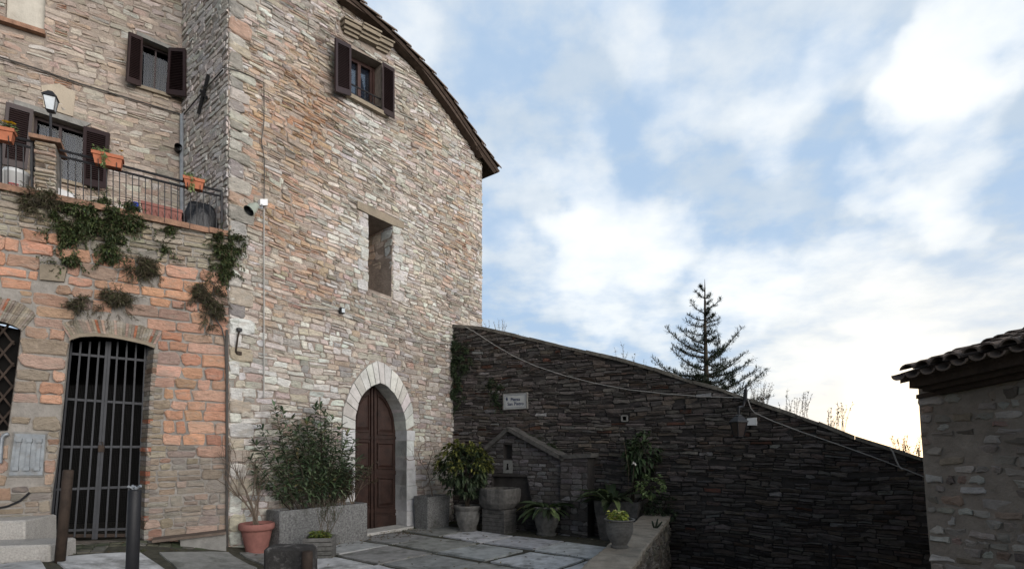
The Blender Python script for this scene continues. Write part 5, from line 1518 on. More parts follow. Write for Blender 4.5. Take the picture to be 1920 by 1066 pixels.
ms.build('stems', M_BARK, OL); ml.build('foliage', M_LEAF, OL)
# second, brown shrub at the right end of the planter
BS = thing('shrub', 'small-leaved brownish shrub at the door end of the long planter', 'shrub', tuple(c1 + WA.D() * .55 + Vector((0, 0, .6))))
rg = random.Random(112); ms, ml, tips = MB(), MB(), []
for k in range(12):
    b = c1 + WA.D() * rg.uniform(.2, .72) + Vector((0, 0, .6)); twiggy(ms, rg, b, Vector((rg.uniform(-.35, .5), rg.uniform(-.5, .3), .8)), .28, .008, 3, .7, 3, .12, tips)
for p, d in tips:
    for q in range(16): leaf(ml, p - d * rg.uniform(0, .16), d + rv(rg, 1.1), rg.uniform(.022, .045), .018, lcol(rg, BRNB), rg, .2, .2, 1)
ms.build('stems', M_TWIG, BS); ml.build('foliage', M_LEAF, BS)
# ---- small slatted planter
sp = G(591, 1049); sp.y += .18
SL = thing('slatted_planter', 'small grey slatted planter box standing before the long planter', 'planter', tuple(sp))
for k in range(5):
    mb = MB()
    for (a, b, sx_, sy_) in ((0, -.17, .40, .025), (0, .17, .40, .025), (-.19, 0, .025, .33), (.19, 0, .025, .33)):
        p = sp + WA.D() * 0 + Vector((0, 0, .005 + k * .062)); cs_, sn_ = math.cos(.15), math.sin(.15)
        mb.cbox(p + Vector((a * cs_ - b * sn_, a * sn_ + b * cs_, 0)), sx_, sy_, .052, .15, bev=.004)
    mb.build('slat', M_CARV, SL)
mb = MB(); mb.cbox(sp + Vector((0, 0, .02)), .35, .30, .26, .15); mb.build('soil', M_SOIL, SL)
YP = thing('yellow_plant', 'low yellow-green leafy plant in the small slatted planter', 'plant', tuple(sp + Vector((0, 0, .28))))
rg = random.Random(115); ml = MB()
for k in range(150):
    a = rg.uniform(0, 6.3); r0 = rg.uniform(0, .14); p = sp + Vector((math.cos(a) * r0, math.sin(a) * r0 * .7, .27 + rg.uniform(0, .09)))
    leaf(ml, p, Vector((math.cos(a), math.sin(a), rg.uniform(.1, 1.2))), rg.uniform(.06, .10), rg.uniform(.03, .05), lcol(rg, [(1, (.12, .16, .035)), (.6, (.22, .24, .05)), (.4, (.07, .10, .03))]), rg, .5, .2)
ml.build('foliage', M_LEAF, YP)
ms = MB(); tips = []
for k in range(5): twiggy(ms, rg, sp + Vector((rg.uniform(-.05, .12), .05, .27)), Vector((rg.uniform(-.1, .4), .1, 1)), .22, .006, 3, .5, 3, .2, tips)
ml = MB()
for p, d in tips:
    for q in range(5): leaf(ml, p - d * rg.uniform(0, .1), d + rv(rg, 1.1), rg.uniform(.018, .03), .012, lcol(rg, DKG), rg, .2, .2, 1)
ms.build('stems', M_TWIG, YP); ml.build('side_foliage', M_LEAF, YP)

# ---- right of the door
T2, c2 = planter('', Vector((-1.6, 10.13, 0)), .61, .41, .645, 'boxy concrete planter right of the arched door', M_CONC, .02)
TW = thing('climber', 'thin leafless climber leaning on the wall right of the door', 'plant', tuple(c2 + Vector((0, 0, .6))))
mb = MB(); rg = random.Random(120)
for pl_ in (((812, 935), (806, 900), (800, 880), (790, 868), (778, 860), (772, 845)), ((800, 880), (806, 862), (812, 845)), ((790, 868), (785, 852), (790, 835), (800, 828)), ((778, 860), (768, 862), (760, 858)), ((806, 900), (818, 890), (826, 870))):
    pp = [PX(x, y, 10.35 - .004 * (812 - x)) + rv(rg, .01) for x, y in pl_]; mb.tube(pp, [.008 - .001 * i for i in range(len(pp))], 4, 0, (1, 1, 1), False)
    for p in pp[1:]:
        twiggy(mb, rg, p, Vector((rg.uniform(-1, 1), -.1, rg.uniform(0, 1))), .14, .003, 1, .8, 2)
mb.build('stems', M_TWIG, TW)
ml = MB()
for k in range(26): leaf(ml, PX(rg.uniform(766, 826), rg.uniform(828, 890), 10.3), rv(rg), .035, .02, lcol(rg, BRNB), rg, .3, .2, 1)
ml.build('dry_leaves', M_LEAF, TW)
# ornate pots
def ornate_pot(c, r, h, label, seed):
    T = thing('ornate_pot', label, 'pot', tuple(c), 'moulded concrete pots')
    ph = seed * 1.3
    def fn(a, z):
        t = z / h; return 1 + .045 * math.sin(8 * a + ph + 3 * math.sin(t * 5)) * math.sin(t * 3.1) + (.05 * abs(math.sin(4 * a + ph)) if t > .82 else 0)
    prof = [(r * .72, 0), (r * .74, h * .06), (r * .66, h * .09), (r * .66, h * .14), (r * .78, h * .3), (r * .88, h * .5), (r * .90, h * .68), (r * .86, h * .80), (r * .97, h * .90), (r * 1.03, h * .97), (r * 1.0, h), (r * .86, h), (r * .82, h * .9), (.01, h * .88)]
    mb = MB(); mb.lathe(c, prof, 48, fn=fn); mb.build('pot', M_CARV, T)
    mb = MB(); mb.lathe(c + Vector((0, 0, h * .89)), [(r * .8, 0), (.01, .01)], 16); mb.build('soil', M_SOIL, T)
    return T
k1 = G(875, 999); k1.y += .2
ornate_pot(k1, .25, .50, 'moulded concrete pot holding a stemmed round bush, left of the stone basin', 1)
BU = thing('variegated_bush', 'dense round bush with yellow-green leaves on thin trunk in a moulded pot', 'shrub', tuple(k1 + Vector((0, 0, .45))))
rg = random.Random(125); ms, ml = MB(), MB()
cb = PX(869, 878, 10.05)
for k in range(6):
    tgt = cb + Vector((rg.uniform(-.3, .3), rg.uniform(-.2, .2), rg.uniform(-.2, .2))); b = k1 + Vector((rg.uniform(-.05, .05), 0, .44))
    ms.tube([b, b.lerp(tgt, .4) + rv(rg, .03), tgt], [.016, .012, .006], 5, 0, (1, 1, 1), False)
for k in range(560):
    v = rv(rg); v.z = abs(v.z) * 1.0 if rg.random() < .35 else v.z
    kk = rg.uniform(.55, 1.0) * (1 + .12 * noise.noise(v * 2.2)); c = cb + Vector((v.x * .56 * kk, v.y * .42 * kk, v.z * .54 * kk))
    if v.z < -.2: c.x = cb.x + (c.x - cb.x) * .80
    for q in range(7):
        leaf(ml, c, v + rv(rg, .9), rg.uniform(.07, .12), rg.uniform(.028, .042), lcol(rg, VARI if (v.z > -.1 and kk > .75) else DKG), rg, .35, .2)  # shade put into colour: inner and lower leaves dark
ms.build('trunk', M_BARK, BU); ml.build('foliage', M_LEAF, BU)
k2 = G(1026, 1005); k2.y += .2
ornate_pot(k2, .25, .52, 'moulded concrete pot holding broad strap leaves, right of the stone basin', 2)
def strap_plant(c, n, L, w, label, name, seed, cols, up=.9, spread=1.0, loc=None, extra=None):
    T = thing(name, label, 'plant', tuple(c)); rg = random.Random(seed); mb = MB()
    for k in range(n):
        a = rg.uniform(0, 6.3); e = rg.uniform(.25, 1.3) * up
        d = Vector((math.cos(a) * spread, math.sin(a) * spread, e)); l = L * rg.uniform(.7, 1.1); ww = w * rg.uniform(.75, 1.15)
        p = c + Vector((math.cos(a) * .05, math.sin(a) * .05, 0)); d.normalize(); side = d.cross(Vector((0, 0, 1))).normalized(); side = (side + rv(rg, .35)).normalized()
        pr = [.25, .55, .95, 1.0, .75, .0]; q = p.copy(); vs = []; dd = d.copy()
        for i in range(6):
            nn = side.cross(dd).normalized()
            vs += [q + side * ww / 2 * pr[i] + nn * ww * .12 * pr[i], q, q - side * ww / 2 * pr[i] + nn * ww * .12 * pr[i]]
            dd = (dd + Vector((0, 0, -.14 - .22 * rg.random()))).normalized(); q = q + dd * l / 5
        col = lcol(rg, cols, .3)
        mb.add(vs, [f for i in range(5) for f in ((3 * i, 3 * i + 3, 3 * i + 4, 3 * i + 1), (3 * i + 1, 3 * i + 4, 3 * i + 5, 3 * i + 2))], 0, col)
    mb.build('foliage', M_LEAF, T); return T
ASP = [(1, (.045, .065, .03)), (.8, (.07, .10, .045)), (.35, (.16, .20, .08)), (.4, (.03, .04, .02)), (.12, (.35, .33, .16))]
strap_plant(k2 + Vector((0, 0, .46)), 60, .55, .10, 'broad strap-leaved plant in the moulded pot right of the basin', 'leafy_plant', 131, ASP, 1.0, 1.0)
# large planter under the climbing plants
k3 = G(1166, 1013); k3.y += .1
T3 = thing('planter', 'big dark tapered concrete planter at the corner behind the parapet', 'planter', tuple(k3))
mb = MB(); vs = []
for z, hx, hy in ((0, .30, .20), (.66, .40, .24), (.68, .40, .24), (.68, .35, .19), (.64, .35, .19)):
    for sx_, sy_ in ((-1, -1), (1, -1), (1, 1), (-1, 1)):
        p = k3 + Vector((math.cos(angC), math.sin(angC), 0)) * hx * sx_ + Vector((-math.sin(angC), math.cos(angC), 0)) * hy * sy_; vs.append(Vector((p.x, p.y, z)))
mb.add(vs, [(3, 2, 1, 0)] + [(4 * k + i, 4 * k + (i + 1) % 4, 4 * k + 4 + (i + 1) % 4, 4 * k + 4 + i) for k in range(4) for i in range(4)])
mb.build('box', M_TROUGH, T3); mb = MB(); mb.add([v + Vector((0, 0, .01)) for v in vs[16:20]], [(0, 1, 2, 3)]); mb.build('soil', M_SOIL, T3)
tz = Vector((0, 0, .62))
strap_plant(k3 + tz + Vector((-.16, -.05, 0)), 44, .68, .10, 'dark strap-leaved plant at the left of the corner planter', 'leafy_plant', 133, ASP, 1.5, .9)
def bush(name, label, c, r, n, leafL, leafW, cols, seed, stem_from=None, cat='shrub', per=7, droop=.3, segs=2, shell=.45, matS=None, kind=None, group=None, up=0):
    T = thing(name, label, cat, tuple(stem_from if stem_from is not None else c), group); rg = random.Random(seed); ml = MB()
    sx = rg.uniform(0, 30)
    if stem_from is not None:
        ms = MB()
        for k in range(7):
            t, v = ell(rg, c, (r[0] * .6, r[1] * .6, r[2] * .7), .1)
            b = Vector(stem_from) + Vector((rg.uniform(-.04, .04), rg.uniform(-.04, .04), 0)); ms.tube([b, b.lerp(t, .5) + rv(rg, .03), t], [.009, .007, .003], 4, 0, (1, 1, 1), False)
        ms.build('stems', matS or M_BARK, T)
    for k in range(n):
        p, v = ell(rg, c, r, shell)
        if noise.noise(Vector((p.x * 4 + sx, p.y * 4, p.z * 4))) < -.22: continue
        for q in range(per): leaf(ml, p + rv(rg, leafL * .3), v + rv(rg, 1.0) + Vector((0, 0, up)), leafL * rg.uniform(.7, 1.2), leafW * rg.uniform(.7, 1.2), lcol(rg, cols), rg, droop, .2, segs)
    ml.build('foliage', M_LEAF, T)
    return T
bush('leafy_shrub', 'dark broad-leaved shrub rising tallest above the corner planter', PX(1206, 846, 9.05), (.30, .2, .36), 95, .15, .06, [(1, (.04, .065, .028)), (.7, (.06, .095, .04)), (.4, (.03, .04, .02))], 135, k3 + tz + Vector((.2, .05, 0)), per=4, droop=.6)
bush('geranium', 'pale green round-leaved geranium at the right end of the corner planter', PX(1224, 912, 8.7), (.26, .16, .2), 70, .06, .05, PALEG, 137, k3 + tz + Vector((.28, -.05, 0)), cat='plant', per=5)
bush('dark_bush', 'dark low bush overhanging the far end of the parapet', PX(1240, 952, 8.85), (.28, .14, .26), 130, .05, .025, DKG, 139, PX(1240, 985, 8.8), per=8)
# dry stalks and white bloom
WF = thing('white_flower', 'single white bloom on a thin stalk above the corner planter', 'flower', tuple(k3 + tz))
mb = MB(); a = k3 + tz + Vector((.1, -.1, 0)); b = PX(1189, 867, 8.5); mb.tube([a, a.lerp(b, .5) + Vector((.03, 0, 0)), b], .004, 4)
c_ = PX(1170, 828, 8.5); mb.tube([a, a.lerp(c_, .6) + Vector((.05, 0, 0)), c_], .003, 4); mb.build('stalk', M_TWIG, WF)
mb = MB(); rg = random.Random(4)
for k in range(14): leaf(mb, b + rv(rg, .01), rv(rg) + Vector((0, -.3, .2)), .045, .03, (.75, .72, .66), rg, .1, .1)
mb.build('petals', material('petal', attr=True, rough=.6, vary=.05), WF)
# ---- vase on the parapet
vb = Vector((0, 0, 0)); vv_ = G(1165, 1030, .462); vb = Vector((vv_.x, vv_.y + .10, .468))
VS = thing('ribbed_vase', 'ribbed concrete vase standing on the parapet coping', 'vase', tuple(vb))
mb = MB(); pr = [(.095, 0), (.10, .02), (.085, .035)]
for k in range(16):
    z = .04 + k * .0165; r = .085 + .065 * math.sin(min(1, k / 11) * math.pi / 2); pr += [(r + .004, z), (r - .003, z + .009)]
pr += [(.155, .305), (.168, .315), (.168, .325), (.145, .325), (.14, .28), (.01, .28)]
mb.lathe(vb, pr, 32, fn=lambda a, z: 1 + (.03 * abs(math.sin(5 * a)) if z > .30 else 0)); mb.build('vase', M_CARV, VS)
mb = MB(); mb.lathe(vb + Vector((0, 0, .285)), [(.138, 0), (.01, .01)], 16); mb.build('soil', M_SOIL, VS)
YF = thing('yellow_plant', 'bright yellow-green leafy plant in the ribbed vase on the parapet', 'plant', tuple(vb + Vector((0, 0, .29))))
rg = random.Random(141); ml = MB()
for k in range(130):
    a = rg.uniform(0, 6.3); r0 = rg.uniform(0, .10); p = vb + Vector((math.cos(a) * r0 - .02, math.sin(a) * r0, .30 + rg.uniform(.0, .10)))
    leaf(ml, p, Vector((math.cos(a), math.sin(a), rg.uniform(.0, 1.0))), rg.uniform(.045, .075), rg.uniform(.035, .055), lcol(rg, YELG), rg, .5, .25)
ml.build('foliage', M_LEAF, YF)
# little cactus on the parapet
p = G(1228, 989, .47); CT = thing('cactus', 'tiny dark fingered cactus on the far end of the parapet coping', 'plant', tuple(p))
for dx, h, ln in ((-.02, .10, -.02), (.02, .13, .02), (.05, .09, .05)):
    mb = MB(); q = p + Vector((dx, 0, 0)); mb.tube([p + Vector((dx * .4, 0, -.003)), q + Vector((ln * .3, 0, h * .5)), q + Vector((ln, 0, h))], [.012, .016, .008], 8); mb.build('cactus_arm', material('cactus_skin', (.025, .035, .02), rough=.7), CT, True)

# ---- plants growing out of the walls
def wall_plant(W, pts, label, cols, seed, name='wall_plant', L=.05, w=.022, per=9, dens=1.0, depth=.14, hang=.3, stems=False, cat='plant', group=None, segs=1, spread=1.0):
    """foliage spread over patches (x, y, rx, ry) seen on the wall W"""
    u, z = W.hit(pts[0][0], pts[0][1]); T = thing(name, label, cat, tuple(W.w(u, z, .03)), group)
    rg = random.Random(seed); ml, ms = MB(), MB(); sx = rg.uniform(0, 40)
    for (x, y, rx, ry) in pts:
        n = int(rx * ry * .34 * dens) + 6
        for k in range(n):
            a, r = rg.uniform(0, 6.28), rg.random() ** .6
            X, Yy = x + rx * r * math.cos(a), y + ry * r * math.sin(a)
            u, z = W.hit(X, Yy)
            if noise.noise(Vector((u * 6 + sx, z * 6, 3))) < -.02 + .0 * r and r > .22: continue
            o = .015 + depth * (1 - r * .75) * rg.random()
            p = W.w(u, z, o); u0, z0 = W.hit(x, y - ry * .2); out = (p - W.w(u0, z0, 0))
            for q in range(per):
                leaf(ml, p + rv(rg, L * .5), out * .6 + W.Nn() * .5 + rv(rg, .8) * spread - Vector((0, 0, hang)), L * rg.uniform(.6, 1.3), w * rg.uniform(.7, 1.3), lcol(rg, cols), rg, .3, .2, segs)
            if stems and k % 3 == 0:
                c = W.w(u0, z0, .0); ms.tube([c, c.lerp(p, .6) + rv(rg, .02), p + out * .25], [.004, .003, .0015], 3, 0, (1, 1, 1), False)
    for (x, y, rx, ry) in pts:   # loose strands beyond the edge
        for k in range(int((rx + ry) * .28 * min(1.3, dens)) + 2):
            a = rg.uniform(0, 6.28); X, Yy = x + rx * .8 * math.cos(a), y + ry * .8 * math.sin(a)
            u, z = W.hit(X, Yy); p = W.w(u, z, .03); d = (W.D() * math.cos(a) * .5 + Vector((0, 0, -.35 - .5 * math.sin(a))) + W.Nn() * .3 * rg.random() + rv(rg, .3)).normalized(); n_ = rg.randint(3, 8); tp = [p]
            for i in range(n_):
                d = (d + rv(rg, .25) + Vector((0, 0, -.12 * hang))).normalized(); p = p + d * .028; off = (p - W.w(0, 0, 0)).dot(W.Nn())
                if off < .02: p = p + W.Nn() * (.02 - off)
                tp.append(p)
                for q in range(3): leaf(ml, p + rv(rg, .01), d + rv(rg, .9), L * rg.uniform(.4, .9), w * rg.uniform(.6, 1.1), lcol(rg, cols), rg, .3, .2, segs)
            ms.tube(tp, .0022, 3, 0, (1, 1, 1), False)
    ms.build('stems', M_TWIG, T)
    ml.build('foliage', M_LEAF, T); return T
wall_plant(WL, [(150, 402, 52, 20), (210, 400, 50, 26), (120, 440, 32, 20), (210, 440, 30, 28), (208, 470, 16, 24), (245, 420, 24, 14), (170, 425, 40, 14)], 'large dark green creeper hanging below the terrace coping', CREEP, 151, 'creeper', dens=1.25, L=.05)
wall_plant(WL, [(78, 378, 36, 18), (90, 388, 20, 12)], 'dry brownish clump hanging just below the brick pillar', DRY, 152, dens=1.1, L=.07, w=.010, stems=True)
wall_plant(WL, [(125, 491, 22, 10)], 'small dark green tuft above the pale inset stone block', CREEP, 153, dens=1.6)
wall_plant(WL, [(266, 502, 28, 17)], 'round straw-coloured tuft under the right part of the creeper', DRY, 154, dens=1.4, L=.08, w=.008, stems=True, hang=.0)
wall_plant(WL, [(215, 567, 28, 24)], 'bushy brown-green tuft over the gate arch', DRY, 155, dens=1.2, L=.07, w=.010, stems=True, hang=.0)
wall_plant(WL, [(156, 573, 24, 13)], 'sparse low tuft above the left end of the gate arch', DRY, 156, dens=.6, L=.07, w=.009, stems=True, hang=.0)
wall_plant(WL, [(433, 458, 26, 17), (412, 452, 14, 14)], 'green and brown clump at the right end of the terrace coping', CREEP, 157, dens=1.3, stems=True)
wall_plant(WL, [(416, 500, 19, 30), (414, 480, 14, 16)], 'hanging dark green clump in the corner below the terrace end', CREEP, 158, dens=1.1)
wall_plant(WL, [(392, 560, 26, 34), (402, 590, 16, 24), (380, 552, 18, 20)], 'large dry twiggy clump lowest in the wall corner', DRY, 159, dens=.9, L=.075, w=.009, stems=True)
wall_plant(WL, [(319, 432, 7, 5)], 'tiny green tuft under the coping left of the bin bag', CREEP, 160, dens=3, depth=.05)
wall_plant(WL, [(311, 468, 8, 6)], 'tiny green tuft on the orange blocks right of the straw tuft', CREEP, 161, dens=3, depth=.05)
wall_plant(WC, [(858, 650, 12, 24), (857, 690, 10, 30), (856, 735, 12, 30), (872, 672, 12, 22)], 'black-green creeper hanging in the corner of the dark wall', DKG, 162, 'creeper', dens=1.6, L=.05, depth=.12)
wall_plant(WC, [(935, 742, 10, 26), (925, 720, 10, 12)], 'thin dark creeper left of the street sign', DKG, 163, 'creeper', dens=.8, L=.04, depth=.06)
wall_plant(WC, [(985, 822, 30, 10), (1020, 838, 26, 9)], 'dark moss and weeds on the right slope of the niche coping', DKG, 164, 'weed', dens=1.4, L=.035, depth=.2, hang=0)
# weeds on the sloping wall's top
def weeds(x, y, n, h, label, seed, cols=DRY, w=12, leafy=.5, lean=0, name='weed'):
    u, z = WC.hit(x, y, -.2); b = WC.w(u, z - .03, -.22); T = thing(name, label, 'weed', tuple(b), 'weeds on the sloping wall')
    rg = random.Random(seed); ms, ml = MB(), MB()
    for k in range(n):
        q = b + WC.D() * rg.uniform(-w, w) / 110 + WC.Nn() * rg.uniform(-.12, .12); hh = h * rg.uniform(.35, 1.0); pts = [q - Vector((0, 0, .05))]; d = Vector((rg.uniform(-.25, .25) + lean, rg.uniform(-.15, .15), 1))
        for i in range(5): d = (d + rv(rg, .12)).normalized(); pts.append(pts[-1] + d * (hh + .05) / 5)
        ms.tube(pts, [.004, .0035, .003, .0025, .002, .0015], 3, 0, (1, 1, 1), False)
        for i in range(int(14 * leafy)):
            t = rg.uniform(.3, 1) * 4.99; i0 = int(t); p = pts[i0].lerp(pts[i0 + 1], t - i0); leaf(ml, p, Vector((rg.uniform(-1, 1), rg.uniform(-1, 1), rg.uniform(.2, 1))), rg.uniform(.025, .055), .012, lcol(rg, cols), rg, .1, .2, 1)
    ms.build('stalks', M_TWIG, T)
    if leafy: ml.build('leaves', M_LEAF, T)
weeds(928, 620, 12, .30, 'wispy weeds on the wall top next to the gable', 171, w=26, leafy=.4)
weeds(980, 634, 4, .12, 'tiny weed on the wall top above the street sign', 172, w=6, leafy=.4)
weeds(1172, 678, 7, .42, 'thin dry weeds on the wall top left of the cedar', 173, w=16, leafy=.6)
weeds(1208, 688, 2, .36, 'single straight dry stalk beside the cedar on its left', 174, w=4, leafy=.3)
weeds(1422, 757, 26, .42, 'thick straw tuft on the wall top beside the lantern', 175, w=14, leafy=.8, cols=DRY)
weeds(1492, 781, 16, .52, 'tall leafy weeds on the wall top right of the lantern', 176, w=20, leafy=1.2)
weeds(1566, 806, 13, .48, 'sunlit weeds on the wall top, second clump from the tiled house', 177, w=12, leafy=1.3)
weeds(1698, 852, 18, .34, 'bushy weeds on the wall top against the tiled house', 178, w=26, leafy=1.4)

# ---- cedar behind the wall
YC = 19.0
tb = PX(1324, 1010, YC); CD = thing('cedar_tree', 'young dark cedar standing behind the sloping wall against the sky', 'tree', (tb.x, tb.y, -1.9))
def CX(cx, cy, dy=0): 
    return PX(1200 + cx / 3.807, 500 + cy / 3.807, YC + dy)
ms, ml = MB(), MB(); rg = random.Random(181)
trunk = [Vector((tb.x, tb.y, -2.0)), CX(482, 1100), CX(478, 850), CX(472, 700), CX(468, 550), CX(465, 400), CX(463, 250), CX(463, 150), CX(462, 88)]
ms.tube(trunk, [.14, .12, .095, .08, .065, .05, .035, .02, .006], 8)
NEED = [(1, (.020, .032, .018)), (.6, (.03, .045, .024)), (.4, (.014, .022, .013))]
def tuft(p, d, s):
    for q in range(7): 
        leaf(ml, p + rv(rg, .02), d * .5 + rv(rg, .9) + Vector((0, 0, .25)), s * rg.uniform(.6, 1.1), .020, lcol(rg, NEED), rg, -.1, .1, 1)
def cbranch(a, b, sag=.12, dens=1.0, r=.03):
    L = (b - a).length; n = max(4, int(L / .12)); pts = []
    for i in range(n + 1):
        t = i / n; p = a.lerp(b, t); p.z -= sag * L * math.sin(math.pi * t) * .9; p += rv(rg, .012); pts.append(p)
    ms.tube(pts, [max(.005, r * (1 - .8 * i / n)) for i in range(n + 1)], 4, 0, (1, 1, 1), False)
    for i in range(1, n + 1):
        d = (pts[i] - pts[i - 1]).normalized(); sd = d.cross(Vector((0, 0, 1))).normalized()
        tuft(pts[i], d, .11)
        if i / n > .12:
            for sgn in (-1, 1):
                if rg.random() < .82 * dens:
                    tl = L * rg.uniform(.10, .34) * (1.15 - .75 * i / n); dd = (d * .8 + sd * sgn * rg.uniform(.5, 1.1) + Vector((0, 0, rg.uniform(-.25, .2)))).normalized(); q = pts[i]
                    m = max(2, int(tl / .09)); tp = [q]
                    for j in range(m):
                        tp.append(tp[-1] + dd * tl / m + rv(rg, .006)); tuft(tp[-1], dd, .15)
                    ms.tube(tp, [.008] + [.005] * (m - 1) + [.003], 3, 0, (1, 1, 1), False)
BR = [((463, 165), (428, 143)), ((463, 216), (402, 182)), ((463, 218), (498, 206)), ((463, 262), (503, 246)), ((465, 300), (568, 237)), ((465, 325), (362, 256)), ((465, 372), (358, 350)), ((465, 385), (566, 368)), ((465, 415), (338, 393)),
      ((465, 415), (550, 405)), ((467, 470), (330, 452)), ((467, 470), (540, 460)), ((467, 545), (290, 447)), ((468, 610), (197, 448)), ((470, 640), (240, 565)), ((470, 530), (530, 512)), ((470, 660), (718, 447)), ((475, 735), (240, 602)),
      ((475, 765), (733, 630)), ((475, 775), (778, 676)), ((475, 770), (215, 735)), ((480, 880), (828, 738)), ((482, 960), (890, 738)), ((480, 900), (922, 930)), ((482, 860), (102, 668)), ((470, 575), (400, 560)), ((470, 600), (560, 590)), ((472, 690), (600, 690)),
      ((472, 700), (350, 700)), ((474, 800), (330, 790)), ((476, 830), (620, 790)), ((476, 820), (420, 830)), ((476, 850), (560, 840))]
for a, b in BR:
    pa = CX(a[0], a[1] + 8); dep = rg.uniform(-.5, .5) * min(1, abs(b[0] - a[0]) / 150); pb = CX(b[0], b[1], dep)
    cbranch(pa, pb, .10, 1.0, .018 + .02 * min(1, abs(b[0] - a[0]) / 250))
for k in range(34):  # branches towards and away from the viewer
    t = rg.uniform(.28, .98); cy = 120 + t * 760; L = (.12 + t * 1.35) * rg.uniform(.5, 1.0); a = rg.uniform(0, 6.28)
    pa = CX(466, cy); d = Vector((math.cos(a) * .75, math.sin(a), .28)).normalized(); cbranch(pa, pa + d * L, .12, .9, .02)
for (cx, y0, y1) in ((573, 515, 720), (633, 765, 880)):
    pa, pb = CX(cx, y1, .1), CX(cx, y0, .1); ms.tube([pa, pb], [.02, .006], 4, 0, (1, 1, 1), False)
    for k in range(12):
        q = pa.lerp(pb, k / 12); cbranch(q, q + Vector((rg.choice((-1, 1)) * .28 * (1 - k / 15), rg.uniform(-.2, .2), .08)), .05, .5, .008)
ms.build('trunk', M_BARK, CD); ml.build('foliage', M_LEAF, CD)

# fallen leaves and tufts in the joints of the yard
mb = MB(); rg = random.Random(201)
for k in range(420):
    y = rg.uniform(6.2, 10.6); x = rg.uniform(-5.2, 2.2)
    if rg.random() < .55:
        t_ = rg.uniform(-2.1, .6); p_ = WA.w(t_, 0, rg.uniform(.05, .8)); x, y = p_.x, p_.y
    p = Vector((x, y, gz(x, y) + .030))
    if (p - pAC).dot(WC.Nn()) < .05 or (p - Pc).dot(WL.Nn()) < .05 and x < Pc.x or x > xmax(y) - PW: continue
    a = rg.uniform(0, 6.3); leaf(mb, p, Vector((math.cos(a), math.sin(a), rg.uniform(0, .3))), rg.uniform(.03, .07), rg.uniform(.015, .03), lcol(rg, [(1, (.12, .075, .035)), (.8, (.08, .055, .03)), (.4, (.20, .15, .05)), (.2, (.28, .25, .2))]), rg, .1, .3, 1)
fl = mb.build('fallen_leaves', M_LEAF); tag(fl, 'scattered dry fallen leaves on the yard', 'leaves', kind='stuff')
mb = MB()
for k in range(2600):
    i_, j_ = rg.randint(-8, 5), rg.randint(-2, 8)
    if rg.random() < .5: au = a0 + i_ * S_ - J * .5 + S_ * 0 + rg.uniform(-.045, .045) ; bv = rg.uniform(0, 7)
    else: au = rg.uniform(-7, 5); bv = b0_ + (j_ - 1) * S_ - J * .5 + rg.uniform(-.045, .045)
    if rg.random() < .30: au = rg.uniform(-2.1, 2.8); bv = rg.uniform(.02, .3)
    p = org + e1 * au + e2 * bv; p = Vector((p.x, p.y, gz(p.x, p.y) + .004))
    if noise.noise(Vector((p.x * 1.1, p.y * 1.1, 4))) < -.05: continue
    if p.y < 5.5 or (p - pAC).dot(WC.Nn()) < .04 or ((p - Pc).dot(WL.Nn()) < .04 and p.x < Pc.x) or p.x > xmax(p.y) - PW: continue
    for q in range(4): leaf(mb, p + Vector((rg.uniform(-.02, .02), rg.uniform(-.02, .02), 0)), Vector((rg.uniform(-1, 1), rg.uniform(-1, 1), rg.uniform(.4, 1.6))), rg.uniform(.02, .05), .008, lcol(rg, [(1, (.07, .085, .03)), (.6, (.10, .11, .04)), (.5, (.09, .075, .04))]), rg, .2, .2, 1)
gt = mb.build('grass_tufts', M_LEAF); tag(gt, 'short weeds and moss tufts in the pavement joints', 'weeds', kind='stuff')

# ================================================================== THINGS ON THE WALLS
# street sign
SG = thing('street_sign', 'white marble street plate lettered Piazza San Pietro on the dark wall', 'sign', tuple(WC.w(*WC.hit(970, 752), .02)))
sq = WC.poly([(948, 767), (990, 764.5), (990, 737), (948, 739.5)])
mb = MB(); prism(mb, WC, sq, .03, .065); mb.build('plate', material('marble', (.42, .43, .42), rough=.5, vary=.12, vscale=6, stain=.25, stain_col=(.25, .25, .24)), SG)
def SQ(a, b):
    t = (sq[3][0] * (1 - a) + sq[2][0] * a, sq[3][1] * (1 - a) + sq[2][1] * a); bt = (sq[0][0] * (1 - a) + sq[1][0] * a, sq[0][1] * (1 - a) + sq[1][1] * a); return (bt[0] * (1 - b) + t[0] * b, bt[1] * (1 - b) + t[1] * b)
mb = MB()
for p, q in ((SQ(.05, .08), SQ(.95, .08)), (SQ(.95, .08), SQ(.95, .92)), (SQ(.95, .92), SQ(.05, .92)), (SQ(.05, .92), SQ(.05, .08))): wbar(mb, WC, p, q, .006, .065, .067)
mb.build('border', M_INK, SG)
mb = MB()
for p, q in ((SQ(-.02, -.03), SQ(1.02, -.03)), (SQ(1.02, -.03), SQ(1.02, 1.03)), (SQ(1.02, 1.03), SQ(-.02, 1.03)), (SQ(-.02, 1.03), SQ(-.02, -.03))): wbar(mb, WC, p, q, .018, .02, .072)
mb.build('frame', M_CEM, SG)
